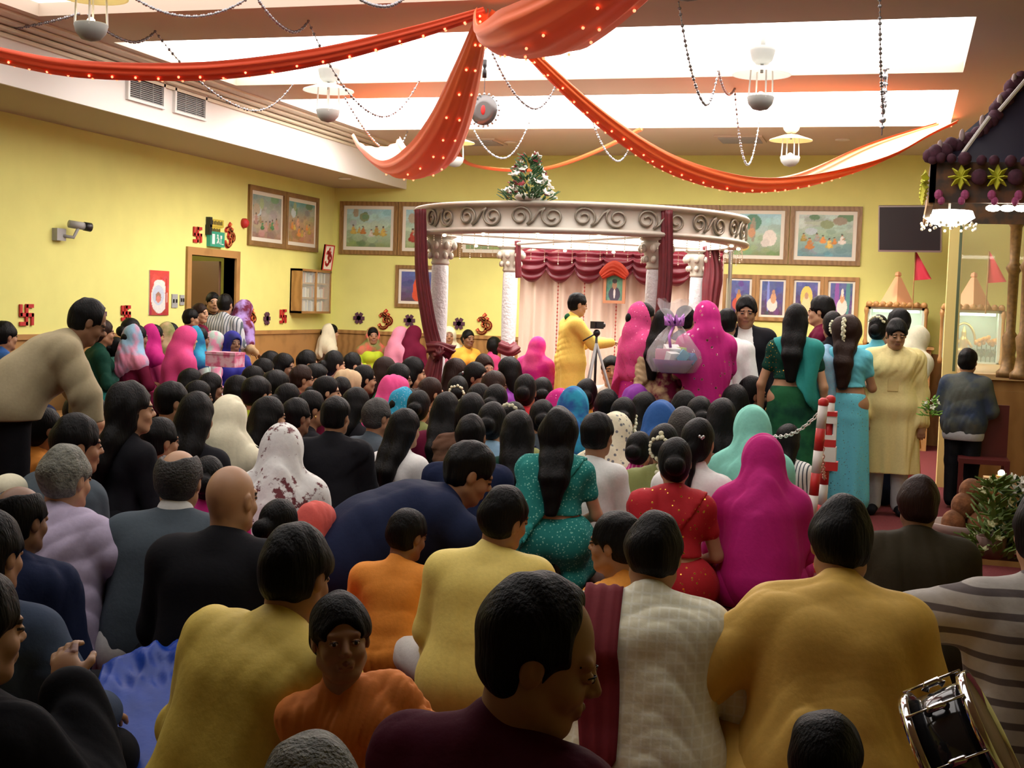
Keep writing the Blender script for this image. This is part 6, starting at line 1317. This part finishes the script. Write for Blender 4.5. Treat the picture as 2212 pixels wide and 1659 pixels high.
o, J = figure(1437, 668, 10.7, 'woman in cream and maroon sari holding the gift basket, seen from behind', [('hair', hr('long'), HAIRB, .007), ('blouse', lambda J: kurta_prims(J, 3, .01, sleeve=.55, hem=.1), cl(('maroon', 'mottle', 'sand', 9)), .009), ('pallu', lambda J: pallu_prims(J, 2), cl('sand'), .009), ('skirt', lambda J: skirt_prims(J, spread=.95), cl(('maroon', 'sequin', 'gold', 50)), .010)], 35, 0, pose='stand', fem=True, arms=('hold', 'hold'), h=.008)
figure(1482, 662, 11.3, 'man with short dark hair standing behind the gift basket', [('hair', hr('short'), HAIRB, .007), ('shirt', kp(41), cl('slate'), .009), ('trousers', lambda J: trouser_prims(J, 7), cl('black'), .011)], 20, 1, pose='stand', arms=('down', 'down'), h=.008)
figure(1527, 652, 10.5, 'woman in long plain magenta veil and sari standing with her back to us', [('veil', lambda J: veil_prims(J, 7, wide=1.05)[:-2]+[('c', A(0, -.02, 1.1), A(0, -.04, .5), .17, .2, .08), folds(.004, 22, 3, dirs=(1, 1, .1)), ('-e', J['head']+J['Rh']@A(0, .10, -.03), (.064, .075, .092), J['Rh'], .012)], cl(('magenta', 'sequin', 'rose', 16)), .009), ('blouse', lambda J: blouse_prims(J, 2, False), cl('magenta'), .009), ('skirt', lambda J: skirt_prims(J, spread=1.05), cl('magenta'), .010)], -20, 0, pose='stand', fem=True, arms=('hold', 'hold'), h=.008)
figure(1572, 668, 10.95, 'man in white long-sleeved shirt mostly hidden behind the magenta sari', [('hair', hr('short'), HAIRB, .007), ('shirt', kp(42, .02, hem=.3), cl('white'), .009), ('trousers', lambda J: trouser_prims(J, 7), cl('black'), .011)], 10, 0, pose='stand', arms=('down', 'down'), h=.008)
def suitfront(o, J):
    sh = MB(); c = J['chest']; P = torso(J, .024)+[('p', A(1, 0, .12), .075+.12*c[2]), ('p', A(-1, 0, .12), .075+.12*c[2]), ('p', A(0, -1, 0), -.02), clipz(J['z0']+.0)]; V, F = polygonize(P, .006); q = link(bpy.data.objects.new('shirt_front', fast_mesh('shirt_front', V, F, [cl('white')]))); q.parent = o
o, J = figure(1613, 640, 11.0, 'young man in black suit and open white shirt facing us beside the framed portraits', [('hair', hr('short'), HAIRB, .007), ('jacket', lambda J: jacket_prims(J, 43, .022, drop=.12), cl('black'), .008), ('trousers', lambda J: trouser_prims(J, 7), cl('black'), .010)], 178, 0, pose='stand', arms=('down', 'down'), hp=-.2, h=.007); suitfront(o, J)
figure(1722, 657, 10.2, 'woman in dark green sari with long black hair and white hair flowers, back to us', [('hair', hr('long'), HAIRB, .007), ('blouse', lambda J: blouse_prims(J, 2), cl(('dkgreen', 'sequin', 'gold', 40)), .008), ('pallu', lambda J: pallu_prims(J, 3, 1), cl('teal'), .009), ('skirt', lambda J: skirt_prims(J, spread=.95), cl(('dkgreen', 'mottle', 'green', 5)), .010),
       ('hair_flowers', lambda J: [('e', J['head']+J['Rh']@A(.06, -.06-.01*(i % 2), .05-.02*i), (.014, .014, .014), None, .006) for i in range(8)], WFL, .005)], 8, 1, pose='stand', fem=True, arms=('down', 'down'), h=.008)
figure(1776, 640, 11.3, 'young man with swept dark hair and red top in profile facing left', [('hair', hr('short'), HAIRB, .007), ('shirt', kp(44), cl('maroon'), .009), ('trousers', lambda J: trouser_prims(J, 7), cl('black'), .011)], -80, 1, pose='stand', arms=('down', 'down'), h=.008)
o, J = figure(1800, 672, 10.9, 'dark-haired woman with a loop of white flowers in her hair beside the green sari', [('hair', hr('bun'), HAIRB, .007), ('blouse', lambda J: kurta_prims(J, 3, .01), cl('black'), .009), ('skirt', lambda J: skirt_prims(J), cl('black'), .010)], -15, 0, pose='stand', fem=True, arms=('down', 'down'), h=.008); gajra('ring')(o, J)
o, J = figure(1832, 680, 10.3, 'woman in pale blue sequinned sari with white flower string in long hair', [('hair', hr('curly'), HAIRN, .006), ('blouse', lambda J: blouse_prims(J, 2), cl('aqua'), .007), ('pallu', lambda J: [('c', J['shL']+A(0, .02, .05), J['shL']+A(-.03, -.12, -.05), .05, .06, .04), ('c', J['shL']+A(-.03, -.12, -.05), A(-.18, -.10, .45), .07, .10, .05), ('c', J['shL']+A(.04, -.1, -.05), A(-.10, -.12, .45), .045, .08, .04), folds(.005, 30, 4, dirs=(1, .5, .1)), clipz(.3)], cl(('sky', 'dots', 'aqua', 55)), .007),
       ('skirt', lambda J: skirt_prims(J, spread=.92), cl(('aqua', 'sequin', 'sky', 45)), .009)], 5, 0, pose='stand', fem=True, arms=(((-.25, .02, 1.05), (-.22, .2, .9)), 'hold'), h=.007, bulk=1.08)
k = MB(); [k.ball(J['head']+A(-.02+.006*math.sin(i*2), -.135-.012*math.sin(i*.3), .09-.014*i), .017, 7, 5) for i in range(17)]; k.build('hair_flowers', WFL, o, True)
o, J = figure(1900, 680, 11.1, 'woman in light blue blouse with dark hair roll behind the boy in cream', [('hair', hr('bun'), HAIRB, .007), ('blouse', lambda J: kurta_prims(J, 3, .01, sleeve=.5), cl('aqua'), .009), ('skirt', lambda J: skirt_prims(J), cl('navy'), .010)], 15, 1, pose='stand', fem=True, arms=('down', 'down'), h=.008); gajra('arc')(o, J)
figure(1942, 668, 11.6, 'man with receding dark hair standing behind the boy in cream', [('hair', hr('short'), HAIRB, .007), ('shirt', kp(45), cl('brown'), .009), ('trousers', lambda J: trouser_prims(J, 7), cl('black'), .011)], -60, 1, pose='stand', arms=('down', 'down'), h=.008)
figure(1985, 706, 11.5, 'stooping person in a cream shawl with an orange border beside the lit cabinet', [('veil', lambda J: veil_prims(J, 9), cl('cream'), .009), ('tunic', lambda J: kurta_prims(J, 3, .014), cl('orange'), .009), ('skirt', lambda J: skirt_prims(J), cl('coral'), .011)], 45, 1, pose='stand', fem=True, lean=.35, arms=('down', 'down'), h=.008)
o, J = figure(1938, 690, 10.4, 'boy in cream yellow kurta walking toward the viewer at right', [('hair', hr('short'), HAIRB, .006), ('kurta', kp(46, .026, .007, 12, hem=1.35), cloth((.70, .58, .26), rough=.6), .007), ('trousers', lambda J: trouser_prims(J, 7, .015), cl('ltgrey'), .008),
       ('front_panel', lambda J: torso(J, .030)+[('p', A(1, 0, 0), .045), ('p', A(-1, 0, 0), .045), ('p', A(0, -1, 0), -.02), clipz(J['z0']+.12)], cloth((.60, .47, .20)), .005), ('shoe', lambda J: foot_prims(J, .008)[:1]+[FLOORCUT], cl('black'), .007), ('shoe', lambda J: foot_prims(J, .008)[1:]+[FLOORCUT], cl('black'), .007)], 176, 0, pose='stand', hp=-.3, hy=-.15, arms=('down', ((.26, .0, 1.05), (.22, .16, .84))), h=.006)
figure(2092, 753, 11.0, 'boy in denim jacket and dark trousers standing with his back to us before the counter', [('hair', hr('short'), HAIRB, .006), ('jacket', lambda J: jacket_prims(J, 47, .035, amp=.005, drop=.10), cloth((.035, .05, .09), 'mottle', (.09, .10, .09), 4.), .008), ('shirt_hem', lambda J: [('c', J['pel']-A(.07, 0, .13), J['pel']+A(.07, 0, -.13), .145, .145, .05), clipz(J['z0']-.2), clipz(J['z0']-.06, False)], cl('ltgrey'), .008), ('trousers', lambda J: trouser_prims(J, 7), cl('black'), .009)], 10, 0, pose='stand', hs=1.12, bulk=1.1, arms=(((-.25, .04, 1.05), (-.16, .22, .98)), ((.26, .04, 1.05), (.16, .22, .98))), h=.008)
crowd(1162, 728, 12.9, 'fchair-veil-tunic', 'woman in deep pink shawl seated on the stage in front of the backdrop', top='pink', low='magenta', veil=('magenta', 'mottle', 'pink', 5), face=25, group=None, z0=STZ)
o = MB().box((-.2, -.18, .0), (.2, .18, .40)).build('stool', MAR, loc=(PEOPLE[-1].location[0], PEOPLE[-1].location[1], STZ)); tag(o, 'maroon covered stool under the woman in the deep pink shawl', 'stool')
crowd(1322, 769, 12.9, 'msit-short-child', 'boy in white shirt with a red scarf seated on the stage facing us', top='white', low='white', face=178, group=None, z0=STZ, skin=1)
p = at(1322, 830, d=12.6); ruff([A(p[0]+.06, p[1], STZ+.58), A(p[0], p[1]-.05, STZ+.45), A(p[0]-.02, p[1]-.06, STZ+.25)], lambda t: .045, 'neck_scarf', cl('maroon'), None, 'dark red scarf round the neck of the seated boy on the stage')

# ---------------------------------------------------------------- things among the people
TP = at(1288, 745, d=12.3); e = tag(empty('camera_tripod', (TP[0], TP[1], STZ)), 'black camera tripod in front of the boy videographer', 'tripod'); hT = 1.02
for a in (.3, 2.4, 4.5): MB().tube([(0, 0, hT), (.17*math.cos(a), .17*math.sin(a), hT*.5), (.30*math.cos(a), .30*math.sin(a), .01)], [.014, .012, .009], 6).build('leg', GREY, e, True)
MB().tube([(0, 0, hT*.35), (0, 0, hT+.1)], .013, 8).build('centre_column', BLK, e, True); MB().ball((0, 0, hT+.1), .035).tube([(0, 0, hT+.1), (-.12, -.05, hT+.02)], .008, 6).build('pan_head', BLK, e, True)
o = MB().box((-.03, -.06, 0), (.03, .06, .07)).tube([(0, .06, .035), (0, .09, .035)], .024, 12).box((.03, -.04, .01), (.038, .02, .06)).build('camcorder', BLK, loc=(TP[0], TP[1], STZ+hT+.14), rz=-.6); tag(o, 'small black camcorder on the tripod', 'camcorder')
# gift basket in cellophane
gp = at(1455, 790, d=10.35); e = tag(empty('gift_basket', gp), 'gift basket wrapped in clear cellophane with a lilac bow', 'gift basket')
MB().lathe([(.001, -.06), (.10, -.06), (.15, .0), (.17, .05), (.155, .05), (.001, .0)], 20).build('basket', mat('basket_plum', (.16, .04, .2), rough=.6), e, True)
for i, (x, y, z, s, c) in enumerate(((-.08, -.06, .09, .055, 'rose'), (.0, -.08, .07, .05, 'white'), (.08, -.04, .08, .06, 'turq'), (.12, .0, .06, .05, 'blue'), (-.02, .0, .12, .06, 'white'), (.05, .04, .12, .05, 'lime'), (-.1, .03, .08, .05, 'sand'))):
    MB().box((-s, -s*.6, -s*.8), (s, s*.6, s*.8), rot('z', i*.9)@rot('x', .3*i), A(x, y, z)).build('packet', cl(c), e)
CEL = mat('cellophane', (.9, .9, .95), rough=.06, alpha=.22, spec=1.)
V = []; F = []; n = 40; pr = [(.17, -.05), (.215, .04), (.20, .12), (.12, .24), (.045, .33), (.05, .36), (.13, .46), (.15, .52)]
for i, (r, z) in enumerate(pr):
    for k_ in range(n): a = 2*math.pi*k_/n; rr = r*(1+.10*math.sin(a*7+i)*(.4 if i < 3 else 1)+.05*math.sin(a*13)); V.append((rr*math.cos(a), rr*math.sin(a), z+.02*math.sin(a*5)*(i > 5)))
F = [(i*n+k_, i*n+(k_+1) % n, (i+1)*n+(k_+1) % n, (i+1)*n+k_) for i in range(len(pr)-1) for k_ in range(n)]; put('cellophane_wrap', V, F, CEL, e, True)
BOW = mat('bow_lilac', (.55, .2, .65), rough=.35); k = MB()
for j in range(10): a = j*.63; k.tube([(.02*math.cos(a), .02*math.sin(a)-.03, .34), (.08*math.cos(a), .08*math.sin(a)-.05, .39+.02*math.sin(3*a)), (.07*math.cos(a+.3), .07*math.sin(a+.3)-.05, .33), (.02*math.cos(a), .02*math.sin(a)-.03, .33)], .012, 5)
k.tube([(0, -.06, .33), (-.02, -.15, .24), (0, -.18, .15)], .012, 5); k.build('bow', BOW, e, True)
# red and white barrier posts with chain
WPL = mat('barrier_white', (.75, .7, .66), rough=.45); RPL = mat('barrier_red', (.55, .02, .02), rough=.45)
def barrier(px, py, ptop, label, hgt, lean):
    b = at(px, py, z=0); e = tag(empty('barrier_post', b), label, 'barrier post', 'barrier posts'); e.rotation_euler = lean
    n = 7
    for i in range(n): MB().lathe([(.03, .04+hgt*i/n), (.03, .04+hgt*(i+1)/n)], 16).build('post_band', RPL if i % 2 else WPL, e, True)
    MB().box((-.14, -.14, 0), (.14, .14, .03)).lathe([(.06, .03), (.035, .06), (.03, .06)], 14).build('foot', RPL, e); MB().lathe([(.028, hgt+.04), (.033, hgt+.05), (.033, hgt+.075), (.015, hgt+.09), (.001, hgt+.09)], 16).build('cap', RPL, e, True)
    return e
b1 = barrier(1741, 1226, 850, 'red and white banded barrier post beside the magenta veil', 1.0, (0, .055, 0)); b2 = barrier(1768, 1190, 860, 'second red and white barrier post just behind the first', .98, (0, .03, 0))
e = tag(empty('barrier_reel', (b2.location[0]+.03, b2.location[1], .0)), 'red and white box-shaped retractable barrier head on the post', 'barrier head'); MB().box((-.04, -.05, .72), (.05, .05, .77)).box((-.04, -.05, .93), (.05, .05, .96)).box((-.05, -.05, .56), (.07, .05, .62)).build('red_block', RPL, e); MB().box((-.04, -.045, .77), (.05, .045, .80)).box((-.04, -.045, .88), (.05, .045, .93)).box((-.04, -.04, .80), (-.02, .04, .88)).box((.03, -.04, .80), (.05, .04, .88)).box((-.045, -.05, .62), (.055, .05, .72)).build('white_block', WPL, e)
def chain(a, b, sag, label, m_):
    k = MB(); n = int(np.linalg.norm(b-a)/.035); P = [a+(b-a)*t+A(0, 0, -4*sag*t*(1-t)) for t in [i/n for i in range(n+1)]]
    for i in range(n):
        c = (P[i]+P[i+1])/2; t = (P[i+1]-P[i]); t = t/np.linalg.norm(t); u = np.cross(t, A(0, 0, 1)); u /= np.linalg.norm(u)+1e-9; v = np.cross(t, u); s_ = u if i % 2 else v
        k.tube([c+t*.024*math.cos(q)+s_*.012*math.sin(q) for q in [j*math.pi/4 for j in range(9)]], .004, 4, False)
    o = k.build('plastic_chain', m_, smooth=True); tag(o, label, 'chain', 'barrier chains')
top1 = A(b1.location[0]+.055, b1.location[1], 1.02); c0 = at(1640, 930, d=8.9); chain(c0, top1, .10, 'white plastic chain sagging left from the barrier post', WPL); chain(top1, A(b2.location[0]+.02, b2.location[1], .5), .12, 'white plastic chain looping between the two barrier posts', mat('chain_peach', (.7, .4, .3)))
chain(c0, A(c0[0]-.03, c0[1], .35), .0, 'pale chain end hanging down left of the barrier', WPL)
# blue tarpaulin
V = []; F = []; nn = 40; rs = np.random.RandomState(3); ff = folds(.014, 13, 8)[1]
TA, TB, TC, TD = at(395, 1378, d=4.75), at(222, 1440, d=4.6), at(150, 1700, z=.03), at(450, 1660, d=4.15)
for j in range(2):
    for i in range(nn+1):
        for q in range(nn+1):
            u, v = i/nn, q/nn; p = TA*(1-u)*(1-v)+TB*u*(1-v)+TC*u*v+TD*(1-u)*v; z = max(.02, p[2]*math.sin(math.pi*min(1, .12+u*.9, .12+v*.9, 1.12-u if u > .5 else 1, 1)/2) if 0 else p[2])+.02+float(ff(np.array([[p[0]*1., p[1]*1., .3]], np.float32))[0]); V.append((p[0], p[1], max(.01, z) if j == 0 else .004))
m_ = (nn+1)**2
for i in range(nn):
    for q in range(nn): a = i*(nn+1)+q; F += [(a, a+1, a+nn+2, a+nn+1), (m_+a, m_+a+nn+1, m_+a+nn+2, m_+a+1)]
for i in range(nn):
    for a, b in ((i, i+1), ((nn)*(nn+1)+i, nn*(nn+1)+i+1), (i*(nn+1), (i+1)*(nn+1)), (i*(nn+1)+nn, (i+1)*(nn+1)+nn)): F.append((a, b, m_+b, m_+a))
V = np.array(V); o_ = V[0].copy(); o = put('tarpaulin', V-o_, F, mat('tarp_blue', (.008, .05, .36), rough=.42, noise=.2, nscale=8, bump=.4, bscale=14, spec=.35), smooth=True, loc=tuple(o_)); tag(o, 'crumpled glossy blue tarpaulin lying on the carpet', 'tarpaulin')
g_ = at(287, 1648, z=.075)-o_; MB().tube([g_+A(.013*math.cos(a), .013*math.sin(a), 0) for a in [i*math.pi/8 for i in range(17)]], .004, 6, False).build('eyelet', SILV, o, True)
# drum at the lower right
dp = at(2085, 1625, d=3.15); e = tag(empty('snare_drum', dp), 'chrome and black drum with a dark skin at the lower right corner', 'drum'); R = rot('z', -.45)@rot('y', 1.02)@rot('x', -.35)
CHR = mat('chrome', (.75, .75, .78), rough=.08, metal=1.); r_ = .17; hh = .075
MB().lathe([(r_-.012, -hh), (r_-.012, hh)], 48, R=R).build('shell', mat('shell_black', (.02, .02, .022), rough=.1, spec=.8), e, True)
MB().lathe([(r_, -hh-.012), (r_+.008, -hh-.012), (r_+.008, -hh+.012), (r_, -hh+.012), (r_, -hh-.012)], 48, R=R).build('hoop', CHR, e, True); MB().lathe([(r_, hh-.012), (r_+.008, hh-.012), (r_+.008, hh+.012), (r_, hh+.012), (r_, hh-.012)], 48, R=R).build('hoop', CHR, e, True)
MB().lathe([(.001, hh+.002), (r_, hh+.002), (r_, hh-.004), (.001, hh-.004)], 48, R=R).build('drum_skin', mat('drum_skin', (.10, .03, .02), rough=.5), e, True); MB().lathe([(.001, -hh-.004), (r_, -hh-.004), (r_, -hh+.002), (.001, -hh+.002)], 48, R=R).build('drum_skin', mat('drum_skin', (.10, .03, .02)), e, True)
for j in range(8):
    a = j*math.pi/4; c, s_ = math.cos(a), math.sin(a); q = lambda r, z: R@A(r*c, r*s_, z)
    MB().tube([q(r_+.012, -hh), q(r_+.012, hh)], .0035, 6).build('tension_rod', CHR, e, True); MB().tube([q(r_-.005, -.025), q(r_+.008, -.015), q(r_+.008, .015), q(r_-.005, .025)], .010, 8).build('lug', CHR, e, True)
for a in (.5, 2.6, 4.7): MB().tube([(0, 0, -.10), (.24*math.cos(a), .24*math.sin(a), -dp[2]+.012)], .010, 8).build('stand_leg', CHR, e, True)
MB().lathe([(.001, -.012), (.022, -.012), (.022, .012), (.001, .012)], 12, o=R@A(r_+.01, 0, -.03), R=R).build('strainer', CHR, e, True)
# plants, coconut bowl, lamp and chair at the right
bp = at(2078, 1150, d=7.4); tb = bp[2]; e = tag(empty('low_table', (bp[0]-.25, bp[1]-.25, 0)), 'low dark table holding the coconuts and plants, at right', 'table'); hz = max(.12, tb-.07)
MB().box((0, 0, hz-.03), (1.3, .8, hz)).build('table_top', mat('dark_wood', (.05, .02, .012), rough=.5), e); [MB().box((x, y, 0), (x+.05, y+.05, hz-.03)).build('leg', mat('dark_wood', (.05, .02, .012)), e) for x in (.03, 1.22) for y in (.03, .72)]
e = tag(empty('fruit_bowl', (bp[0]+.02, bp[1]+.05, hz)), 'pale wide bowl under the heap of coconuts', 'bowl'); MB().lathe([(.06, 0), (.10, .01), (.19, .08), (.21, .12), (.20, .12), (.17, .07), (.001, .02)], 32).build('bowl', mat('bowl_pale', (.45, .33, .28), rough=.4), e, True)
HUSK = mat('coconut_husk', (.22, .085, .03), rough=.9, noise=.4, nscale=20, bump=1., bscale=30)
for i, (x, y, z) in enumerate(((-.07, -.05, .12), (.07, -.05, .12), (0, .07, .12), (-.02, -.02, .22), (.09, .06, .21), (.02, .02, .30))):
    o = MB().ball((0, 0, 0), (.068, .068, .078), 14, 10).build('coconut', HUSK, smooth=True, loc=(bp[0]+.02+x, bp[1]+.05+y, hz+z)); tag(o, 'brown coconut in the pale bowl at right, %s' % ['front left of the lower layer', 'front right of the lower layer', 'at the back of the lower layer', 'left of the upper layer', 'right of the upper layer', 'topmost of the heap'][i], 'coconut', 'coconuts in the bowl')
def plant(px, py, d, Hh, Rb, cols, lm, nm, label, seed): 
    q = at(px, py, d=d); e = tag(empty(nm, (q[0], q[1], hz)), label, 'plant'); bouquet(e, Hh, Rb, 190, 16, cols, seed, lm, .075); MB().lathe([(.05, 0), (.07, .02), (.08, .12), (.07, .12), (.001, .03)], 16).build('pot', mat('pot_brown', (.12, .05, .03)), e, True)
plant(2140, 1200, 7.0, .42, .15, [((.55, .55, .30), 'pale yellow', .022)], (.10, .17, .02), 'leafy_plant', 'bright green leafy plant beside the coconut bowl', 5)
plant(2192, 1180, 7.1, .40, .14, [((.62, .58, .5), 'white', .03)], (.03, .08, .02), 'flowering_plant', 'plant with white blossoms at the right edge', 6)
lp_ = at(2163, 1022, d=8.6); e = tag(empty('oil_lamp', lp_), 'small glowing lamp flame on a pale block at right', 'lamp'); MB().ball((0, 0, 0), .022, 10, 8).build('flame', mat('flame', (1, .9, .6), emit=(1, .85, .55), es=25), e, True); MB().box((-.11, -.06, -.10), (.11, .06, -.03)).build('block', mat('block_tan', (.45, .28, .12)), e); MB().lathe([(.001, -.03), (.03, -.03), (.035, -.015), (.001, -.015)], 14).build('dish', GOLD, e, True)
o = MB().box((lp_[0]-.2, lp_[1]-.15, 0), (lp_[0]+.35, lp_[1]+.2, lp_[2]-.10)).box((lp_[0]-.22, lp_[1]-.17, lp_[2]-.12), (lp_[0]+.37, lp_[1]+.22, lp_[2]-.10)).build('side_table', CW); tag(o, 'small wooden stand carrying the glowing lamp', 'stand')
cp = at(2098, 1090, z=0); e = tag(empty('chair', (cp[0]+.05, cp[1]-.4, 0)), 'dark red wooden chair behind the coconuts at right', 'chair'); DRW = mat('dark_red_wood', (.09, .012, .012), rough=.4)
MB().box((-.2, -.2, .42), (.2, .2, .46)).build('seat', DRW, e); MB().box((-.2, .16, .46), (.2, .2, .9)).build('backrest', DRW, e); [MB().box((x, y, 0), (x+.04, y+.04, .42)).build('leg', DRW, e) for x in (-.2, .16) for y in (-.2, .16)]
q = at(2010, 900, d=10.25); e = tag(empty('flower_bunch', q), 'small bunch of green and white flowers in the hand of the boy in cream', 'flowers'); bouquet(e, .14, .07, 40, 6, [((.7, .7, .6), 'pale', .02)], 9, (.15, .35, .04), .05)

# people on the carpet are spaced a little along their line of sight so that they do not sit inside one another
pos = lambda q: at(q[0], q[1], d=q[2])[:2]
for it in range(60):
    for i, a in enumerate(QUEUE):
        pa = pos(a); mv = 0.
        for j, b in enumerate(QUEUE):
            if i != j:
                pb = pos(b); v = pa-pb; dist = np.linalg.norm(v)
                if dist < .50: mv += (.50-dist)*(1 if (a[2], i) > (b[2], j) else -1)*.35
        for pb in FIXED:
            v = pa-pb; dist = np.linalg.norm(v); db = float(np.dot(np.array([pb[0], pb[1], 1.])-CAM, CF))
            if dist < .50: mv += (.50-dist)*(1 if a[2] > db else -1)*.35
        a.append(mv)
    for a in QUEUE:
        mv = a.pop(); a6 = a[6] if len(a) > 6 else None
        if len(a) == 6: a.append(a[2])
        lo_, hi_ = a[6]*.94, min(a[6]*1.05, 15.2)
        top_ok = lambda d_: at(a[0], a[1], d=d_)[2]
        a[2] = min(hi_, max(lo_, a[2]+max(-.12, min(.12, mv))))
FLUSH[0] = True
for a in QUEUE: crowd(a[0], a[1], a[2], a[3], a[4], **a[5])
